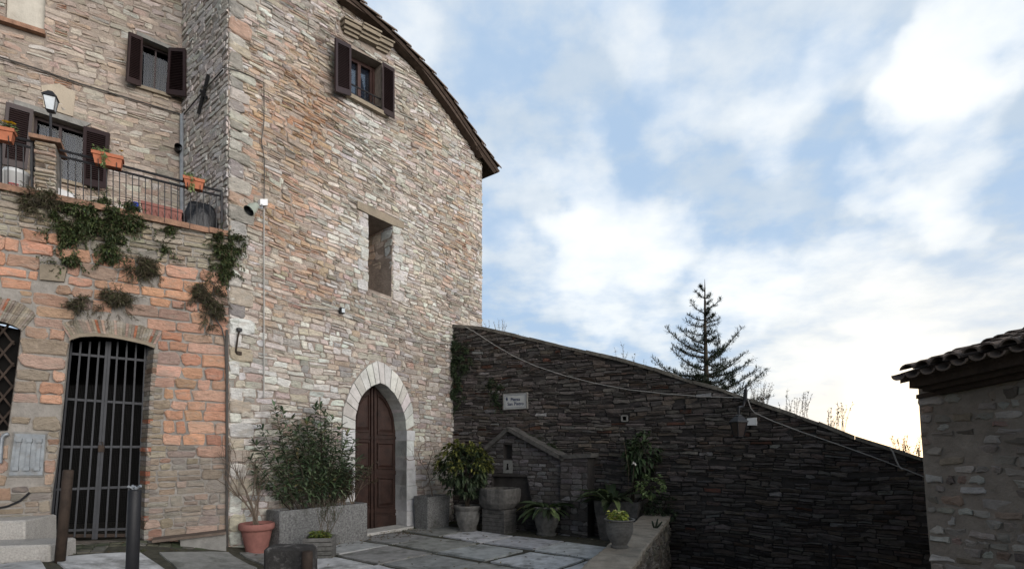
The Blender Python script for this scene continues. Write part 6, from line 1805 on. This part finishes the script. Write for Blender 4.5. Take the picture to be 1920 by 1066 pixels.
def text(body, W, uz, size, o, mat, parent, name='lettering', extr=.001, bold=.0):
    cu = bpy.data.curves.new(name, 'FONT'); cu.body = body; cu.size = size; cu.align_x = 'CENTER'; cu.align_y = 'CENTER'; cu.extrude = extr; cu.offset = bold
    tmp = bpy.data.objects.new(name, cu); COL.objects.link(tmp); bpy.context.view_layer.update()
    me = bpy.data.meshes.new_from_object(tmp.evaluated_get(bpy.context.evaluated_depsgraph_get())); bpy.data.objects.remove(tmp); me.materials.clear(); me.materials.append(mat)
    ob = bpy.data.objects.new(name, me); COL.objects.link(ob)
    ex = W.D(); ez = Vector((0, 0, 1)); ey = W.Nn()
    m = Matrix((( ex.x, 0, ey.x), (ex.y, 0, ey.y), (ex.z, 1, ey.z))).to_4x4()
    p = W.w(uz[0], uz[1], o)
    if parent is not None: ob.parent = parent; p = p - Vector(parent['_o'])
    m.translation = p; ob.matrix_local = m if parent is not None else m
    return ob
text('Piazza', WC, SQ(.52, .62), .092, .067, M_INK, SG, bold=.0012)
text('San Pietro', WC, SQ(.53, .32), .092, .067, M_INK, SG, bold=.0012)
mb = MB(); c_ = SQ(.14, .70)
prism(mb, WC, [(c_[0] - .018, c_[1] - .03), (c_[0] + .018, c_[1] - .03), (c_[0] + .020, c_[1]), (c_[0] + .012, c_[1] + .015), (c_[0] + .006, c_[1] + .03), (c_[0], c_[1] + .04), (c_[0] - .006, c_[1] + .03), (c_[0] - .012, c_[1] + .015), (c_[0] - .020, c_[1])], .065, .067)
prism(mb, WC, [(c_[0] - .012, c_[1] - .045), (c_[0] + .012, c_[1] - .045), (c_[0] + .012, c_[1] - .036), (c_[0] - .012, c_[1] - .036)], .065, .067)
mb.build('crest', M_INK, SG)
# hanging street lantern
def lantern_body(T, c, s, glass, tiltx=0, base=True):
    """six-sided lantern, tapering down; c = centre of the glass top, s = half width"""
    n = 4; rot = math.pi / 4 + tiltx
    def ring(r, z): return [c + Vector((r * math.cos(rot + 2 * math.pi * k / n), r * math.sin(rot + 2 * math.pi * k / n), z)) for k in range(n)]
    h = s * 2.5
    mb = MB()
    R1 = ring(s * 1.62, 0) + ring(s * 1.58, s * .12) + ring(s * .72, s * .95) + ring(s * .60, s * .98) + ring(s * .60, s * 1.15) + ring(s * .25, s * 1.32)
    fs = [(3, 2, 1, 0), (20, 21, 22, 23)] + [(4 * k + i, 4 * k + (i + 1) % 4, 4 * k + 4 + (i + 1) % 4, 4 * k + 4 + i) for k in range(5) for i in range(4)]
    mb.add(R1, fs); mb.build('lantern_roof', M_IRON, T)
    mb = MB(); a, b = ring(s * 1.30, 0), ring(s * .78, -h)
    mb.add(a + b, [(i, (i + 1) % 4, 4 + (i + 1) % 4, 4 + i) for i in range(4)]); mb.build('lamp_glass', glass, T)
    mb = MB()
    a, b = ring(s * 1.36, 0), ring(s * .82, -h)
    for i in range(4):
        mb.tube([a[i], b[i]], s * .09, 4); mb.tube([b[i], b[(i + 1) % 4]], s * .10, 4); mb.tube([a[i], a[(i + 1) % 4]], s * .09, 4)
    q = ring(s * .8, -h) + ring(s * .45, -h - s * .28); mb.add(q, [(i, (i + 1) % 4, 4 + (i + 1) % 4, 4 + i) for i in range(4)] + [(4, 5, 6, 7)])
    mb.build('lantern_frame', M_IRON, T)
YLn = 7.75
lc = PX(1385, 791, YLn); LT = thing('wall_lantern', 'dark iron street lantern hung on the sloping wall below a bracket', 'street lamp', tuple(WC.w(*WC.hit(1392, 752), .05)))
lantern_body(LT, lc, .085, M_LAMPD, .3)
mb = MB(); top_ = lc + Vector((0, 0, .12)); w0 = WC.w(*WC.hit(1391, 768), .02)
arm = [WC.w(*WC.hit(1399, 722, -.1), -.10), WC.w(*WC.hit(1398, 745, 0), .03), WC.w(*WC.hit(1394, 762, .1), .12), Vector((top_.x, top_.y, top_.z + .10)), top_]
mb.tube(arm, .017, 6); mb.tube([w0, Vector((top_.x, top_.y, top_.z + .08))], .010, 6)
mb.tube([WC.w(*WC.hit(1399, 730), .05), WC.w(*WC.hit(1398, 752), .05)], .030, 6)
mb.build('bracket', M_IRON, LT)
mb = MB(); q = WC.poly([(1402, 797), (1420, 797), (1420, 782.5), (1402, 784)]); prism(mb, WC, q, .02, .09); jb = mb.build('junction_box', M_WHITE); tag(jb, 'small white junction box right beside the iron street lantern', 'box')
# iron post at the foot of the wall
mb = MB(); p = WC.w(*WC.hit(1557, 1022, .25), .25); mb.tube([Vector((p.x, p.y, -1.8)), p], .024, 8); mb.lathe(p, [(.03, 0), (.035, .02), (.0, .05)], 8); o = mb.build('iron_post', M_IRON); tag(o, 'slim dark iron post at the foot of the sloping wall', 'post')
# niche frame
mb = MB()
for a, b in ((0, 1), (1, 2), (2, 3), (3, 0)): wbar(mb, WC, hole[a], hole[b], .022, .0, .045)
o = mb.build('niche_frame', M_CEM); tag(o, 'tiny square stone frame around a hole in the dark wall', 'frame')
# cables
def cable(W, pts, r, name, label, mat, o=.05, sag=None):
    mb = MB(); P = []
    fine = []
    for (a, b) in zip(pts, pts[1:]):
        k = max(1, int(math.hypot(b[0] - a[0], b[1] - a[1]) / 25))
        for j in range(k): fine.append((a[0] + (b[0] - a[0]) * j / k, a[1] + (b[1] - a[1]) * j / k))
    fine.append(pts[-1])
    for x, y in fine:
        oo = o if not callable(o) else o(x)
        P.append(W.w(*W.hit(x, y, oo), oo))
    mb.tube(P, r, 5, 0, (1, 1, 1), False); ob = mb.build(name, mat); tag(ob, label, 'cable'); return ob
cable(WC, [(872, 612), (890, 622), (925, 645), (965, 668), (1005, 686), (1060, 704), (1120, 719), (1180, 730), (1250, 738), (1320, 743), (1388, 745)], .0065, 'cable', 'pale cable sagging from the gable corner across the dark wall to the lantern', M_CABLE)
cable(WC, [(1402, 748), (1408, 765), (1416, 774), (1450, 789), (1500, 808), (1570, 832), (1640, 857), (1700, 880), (1732, 893)], .007, 'cable', 'grey cable running down the sloping wall right of the lantern', M_CABLE, .055)
cable(WC, [(1666, 836), (1674, 846), (1680, 862), (1686, 874), (1692, 879)], .010, 'cable', 'short pale loop of cable hanging over the low end of the wall', M_CABLE, .075)
cable(WA, [(421, 126), (450, 134), (495, 155), (495, 230), (490, 262), (496, 300), (495, 380)], .007, 'cable', 'thin cable running down the gable wall to the loudspeaker', M_CABLEB, .05)
cable(WA, [(495, 392), (495, 500), (495, 620), (495, 745)], .010, 'cable', 'straight grey conduit dropping below the loudspeaker', M_CABLE, .045)
cable(WA, [(500, 548), (530, 560), (560, 572), (600, 578), (636, 580)], .006, 'cable', 'thin wire leading from the conduit to the small floodlight', M_CABLE, .05)
cable(WA, [(642, 582), (680, 600), (720, 622), (770, 638), (850, 645)], .006, 'cable', 'thin wire sagging from the floodlight to the dark wall', M_CABLE, .05)
# loudspeaker
pb_ = WA.w(*WA.hit(489, 384), .03); LS = thing('loudspeaker', 'pale green horn loudspeaker with white box on the gable wall', 'loudspeaker', tuple(pb_))
Hc = PX(472, 391, 7.45); dirH = Vector((-.30, -.62, -.72)).normalized()
mb = MB()
def cone(mb, c, d, prof, n=20):
    a = d.orthogonal().normalized(); b = d.cross(a); vs = []; m = len(prof)
    for r, l in prof:
        for k in range(n): an = 2 * math.pi * k / n; vs.append(c + d * l + (a * math.cos(an) + b * math.sin(an)) * r)
    mb.add(vs, [(i * n + k, i * n + (k + 1) % n, (i + 1) * n + (k + 1) % n, (i + 1) * n + k) for i in range(m - 1) for k in range(n)])
cone(mb, Hc, dirH, [(.0, -.11), (.045, -.11), (.052, -.05), (.064, -.035), (.072, .065), (.077, .07), (.072, .068)])
mb.build('horn', M_HORN, LS, True)
mb = MB(); cone(mb, Hc, dirH, [(.071, .066), (.045, .0), (.02, -.03), (0, -.03)]); mb.build('horn_mouth', M_IRON, LS, True)  # mouth coloured black for the shade inside the horn
mb = MB(); cone(mb, Hc, dirH, [(.0, .03), (.018, .02), (.024, -.02)]); mb.build('horn_throat', M_GREYM, LS, True)
mb = MB(); mb.tube([Hc - dirH * .07, Hc + Vector((.10, .1, .05)), pb_], .012, 6); mb.build('bracket', M_GREYM, LS)
mb = MB(); q = WA.poly([(482, 388), (496, 388), (496, 376.5), (482, 376.5)]); prism(mb, WA, q, .02, .10); mb.build('connection_box', M_WHITE, LS)
# small floodlight
p = WA.w(*WA.hit(637, 583), .06); FL_ = thing('floodlight', 'tiny dark floodlight on the gable wall under the narrow window', 'lamp', tuple(p))
mb = MB(); mb.cbox(p + Vector((0, 0, -.05)), .08, .09, .10, angA, bev=.012); mb.build('lamp_body', M_IRON, FL_)
mb = MB(); mb.tube([WA.w(*WA.hit(640, 576), .0), p], .012, 5); mb.build('bracket', M_GREYM, FL_)
mb = MB(); mb.cbox(p + WA.Nn() * .048 + Vector((0, 0, -.04)), .06, .006, .07, angA); mb.build('lens', M_LAMPG, FL_)
# rusty bracket near the corner
p = WA.w(*WA.hit(446, 618), .0); RB = thing('rusty_bracket', 'rusty iron bracket with wires fixed low on the white corner stones', 'bracket', tuple(p))
mb = MB(); mb.tube([WA.w(*WA.hit(440, 662), .03), WA.w(*WA.hit(440, 632), .10), WA.w(*WA.hit(446, 620), .05)], .012, 6); wq_ = WA.poly([(441, 658), (450, 660), (450, 666), (441, 664)]); prism(mb, WA, wq_, .0, .06); mb.build('arm', M_RUST, RB)
mb = MB(); mb.cbox(WA.w(*WA.hit(445, 622), .06), .07, .05, .05, angA, bev=.006); mb.build('insulator', M_IRON, RB)

# ================================================================== THINGS ON THE TERRACE
LM = thing('pillar_lantern', 'small black lantern on a thin pole above the brick pillar', 'lamp', tuple(PILC))
lt = PX(100, 184, PILC.y); lt.z = lt.z; lt = Vector((PILC.x + .00, PILC.y, lt.z))
mb = MB(); mb.tube([PILC, Vector((lt.x, lt.y, lt.z - .20))], .014, 8); mb.lathe(PILC, [(.05, 0), (.04, .02), (.02, .03), (.0, .031)], 12); mb.build('pole', M_IRON, LM)
lantern_body(LM, lt, .068, M_LAMPG, .5)
def flower_box(x0, y0, x1, y1, h, label, plant_label, seed, flowers, trailing, plen=None):
    o = .11
    a, b = WL.hit(x0, y0, o), WL.hit(x1, y1, o)
    T = thing('flower_box', label, 'flower box', tuple(WL.w((a[0] + b[0]) / 2, (a[1] + b[1]) / 2 - h, o - .08)), 'terracotta flower boxes on the railing')
    mb = MB(); D_ = .15; ins = .025
    P = lambda t, z, oo: WL.w(a[0] + (b[0] - a[0]) * t, a[1] + (b[1] - a[1]) * t + z, oo)
    e = ins / max(.1, b[0] - a[0])
    R_ = [[P(e, -h, o - ins), P(1 - e, -h, o - ins), P(1 - e, -h, o - D_ + ins), P(e, -h, o - D_ + ins)], [P(e * .3, -.045, o - .008), P(1 - e * .3, -.045, o - .008), P(1 - e * .3, -.045, o - D_ + .008), P(e * .3, -.045, o - D_ + .008)],
          [P(-e * .3, -.042, o + .006), P(1 + e * .3, -.042, o + .006), P(1 + e * .3, -.042, o - D_ - .006), P(-e * .3, -.042, o - D_ - .006)], [P(-e * .3, 0, o + .008), P(1 + e * .3, 0, o + .008), P(1 + e * .3, 0, o - D_ - .008), P(-e * .3, 0, o - D_ - .008)],
          [P(e * .5, 0, o - .008), P(1 - e * .5, 0, o - .008), P(1 - e * .5, 0, o - D_ + .008), P(e * .5, 0, o - D_ + .008)], [P(e * .5, -.03, o - .008), P(1 - e * .5, -.03, o - .008), P(1 - e * .5, -.03, o - D_ + .008), P(e * .5, -.03, o - D_ + .008)]]
    vs = [p for r in R_ for p in r]; mb.add(vs, [(3, 2, 1, 0)] + [(4 * k + i, 4 * k + (i + 1) % 4, 4 * k + 4 + (i + 1) % 4, 4 * k + 4 + i) for k in range(5) for i in range(4)] )
    mb.build('box', M_TERRA, T); mb = MB(); mb.add([p for p in R_[5]], [(0, 1, 2, 3)]); mb.build('soil', M_SOIL, T)
    c = P(.5, 0, o - D_ / 2); rg = random.Random(seed); PL = thing('trailing_plant' if trailing else 'pansy', plant_label, 'plant', tuple(c)); ml = MB()
    for k in range(120):
        t = rg.random() if not trailing else (rg.random() * .5 if rg.random() < .7 else rg.random()); z = rg.uniform(0, .07); oo = o - rg.uniform(0, D_)
        if trailing and rg.random() < .35: z = -rg.uniform(0, .22); oo = o + .02; t = .38 + rg.uniform(-.09, .12)
        leaf(ml, P(t, z, oo), rv(rg) + Vector((0, 0, .4 if z > 0 else -.6)), rg.uniform(.03, .06), .022, lcol(rg, PALEG if trailing or rg.random() < .5 else CREEP), rg, .3, .2, 1)
    ml.build('foliage', M_LEAF, PL)
    if flowers:
        mf = MB()
        for t in flowers:
            q = P(t, .075, o - .04)
            for k in range(7): leaf(mf, q + rv(rg, .008), Vector((math.cos(k * .9), math.sin(k * .9), .35)), .035, .032, (.80, .50, .03), rg, .1, .1, 1)
        mf.build('flowers', MATS['petal'], PL)
    mb = MB()
    for t in (.2, .8): mb.tube([P(t, -.02, o - D_ - .01), P(t, -h - .01, o - D_ + .02), P(t, -h - .015, o - .02), P(t, -h + .05, o + .004)], .005, 4)
    mb.build('hook', M_IRON, T)
flower_box(172, 280, 230, 293, .15, 'long orange terracotta box on the railing right of the brick pillar', 'sprawling green plant with one yellow flower in the middle flower box', 191, [.93], True)
flower_box(344, 328, 383, 337, .14, 'short terracotta box on the railing above the black bin bag', 'green-white trailing plant spilling over the short flower box', 192, [], True)
flower_box(-22, 232, 25, 241, .15, 'terracotta box with yellow pansies at the far left of railing', 'yellow pansies in the leftmost flower box', 193, [.62, .72, .80, .9, .97], False)
def bucket(x, ytop, w_px, label, band):
    o = -.30; u, z = WL.hit(x, ytop, o); zb = ledge_z(u) - .055; r = w_px / 2000 * 6.9; c = WL.w(u, zb, o)
    T = thing('bucket', label, 'bucket', tuple(c), 'white buckets on the terrace'); h = z - zb
    mb = MB(); mb.lathe(c, [(r * .85, 0), (r * .97, h * .86), (r * 1.03, h * .87), (r * 1.03, h * .91), (r * .98, h * .92), (r * .98, h), (r * .9, h), (.01, h * .98)], 24); mb.build('bucket_body', M_WHITE, T, True)
    if band:
        mb = MB()
        for zz_ in (.35, .42): 
            vs = []
            for k in range(7): an = -1.5 + k * .14; vs += [c + Vector((r * .955 * math.cos(an), r * .955 * math.sin(an), h * zz_)), c + Vector((r * .96 * math.cos(an), r * .96 * math.sin(an), h * (zz_ + .04)))]
            mb.add(vs, [(2 * i, 2 * i + 2, 2 * i + 3, 2 * i + 1) for i in range(6)])
        mb.build('printed_band', M_RED, T)
bucket(31, 322, 38, 'white paint bucket with red print left of the brick pillar', True)
bucket(-6, 317, 30, 'plain white bucket cut by the left edge of the photo', False)
# white board
mb = MB(); o = -.16; q = WL.poly([(101, 372), (139, 380), (139, 363), (104, 350)], o); q[0] = (q[0][0], ledge_z(q[0][0]) - .04); q[1] = (q[1][0], ledge_z(q[1][0]) - .04); prism(mb, WL, q, o - .02, o); ob = mb.build('white_board', M_WHITE); tag(ob, 'flat white board leaning behind the balusters right of the pillar', 'board')
# printed pack
o = -.2; a = WL.hit(196, 382, o); b = WL.hit(223, 389, o); mb = MB(); prism(mb, WL, [(a[0], ledge_z(a[0]) - .055), (b[0], ledge_z(b[0]) - .055), (b[0], b[1] - .0), (a[0], a[1] + .0)], o - .2, o); PK = thing('plastic_pack', 'flat blue and white plastic pack lying behind the railing', 'pack', tuple(WL.w(a[0], ledge_z(a[0]), o)))
mb.build('pack', M_WHITE, PK); mb = MB(); h_ = (a[1] - ledge_z(a[0]) + .06)
prism(mb, WL, [(a[0] + .02, a[1] - .05), (a[0] + .13, a[1] - .055), (a[0] + .13, a[1] - .02), (a[0] + .02, a[1] - .015)], o, o + .003); mb.build('blue_print', M_BLUE, PK)
mb = MB(); prism(mb, WL, [(a[0] + .15, a[1] - .06), (b[0] - .01, b[1] - .03), (b[0] - .01, b[1] - .015), (a[0] + .15, a[1] - .035)], o, o + .003); mb.build('red_print', M_RED, PK)
# relief trough
o = -.14; a, b = WL.hit(266, 376, o), WL.hit(341, 394, o); RT = thing('terracotta_trough', 'long faded terracotta trough with relief panels behind the railing', 'planter', tuple(WL.w(a[0], ledge_z(a[0]), o)))
zb0, zb1 = ledge_z(a[0]) - .055, ledge_z(b[0]) - .055
mb = MB(); prism(mb, WL, [(a[0] + .01, zb0), (b[0] - .01, zb1), (b[0], b[1]), (a[0], a[1])], o - .24, o); prism(mb, WL, [(a[0] - .012, a[1] - .04), (b[0] + .012, b[1] - .04), (b[0] + .012, b[1]), (a[0] - .012, a[1])], o - .25, o + .012)
mb.build('trough', M_TERRA2, RT)
mb = MB()
for k in range(6):
    t = (k + .5) / 6; u = a[0] + (b[0] - a[0]) * t; z0 = zb0 + (zb1 - zb0) * t; z1 = a[1] + (b[1] - a[1]) * t - .06; m_ = (z0 + z1) / 2
    for s in (-1, 1): wbar(mb, WL, (u + s * .03, z1 - .02), (u, m_), .018, o, o + .014); wbar(mb, WL, (u + s * .03, m_), (u, z0 + .03), .018, o, o + .013)
mb.build('relief', M_TERRA2, RT)
# second clay pot rim behind, blue thing and bag
def lump(name, label, x, y, rx, ry, rd, o, mat, cat, seed, amp=.25):
    u, z = WL.hit(x, y, o); zb = ledge_z(u) - .055; Y = WL.w(u, z, o).y; c = WL.w(u, zb, o)
    w_, h_ = rx * Y / 1000, z - zb
    mb = MB(); n, m = 30, 14; vs = []
    for j in range(m + 1):
        th = math.pi * .5 * j / m
        for k in range(n):
            an = 2 * math.pi * k / n; f = 1 + amp * noise.noise(Vector((math.cos(an) * 1.5 + seed, math.sin(an) * 1.5, th * 1.6))) + amp * .25 * math.sin(9 * an + 3 * th)
            r = math.cos(th) ** .6 * f
            vs.append(c + Vector((WL.d.x, WL.d.y, 0)) * (w_ * r * math.cos(an)) + WL.Nn() * (rd * r * math.sin(an)) + Vector((0, 0, h_ * math.sin(th) * (1 + .1 * math.sin(5 * an)))))
    mb.add(vs, [(j * n + k, j * n + (k + 1) % n, (j + 1) * n + (k + 1) % n, (j + 1) * n + k) for j in range(m) for k in range(n)])
    ob = mb.build(name, mat, None, True); tag(ob, label, cat); return ob
lump('bin_bag', 'shiny black bin bag slumped in the right corner of the terrace', 376, 385, 31, 20, .16, -.26, M_BAG, 'bag', 3)
lump('blue_sack', 'small crumpled blue sack left of the relief trough', 253, 381, 10, 8, .08, -.2, M_BLUE, 'sack', 5)
# grey board leaning in the corner
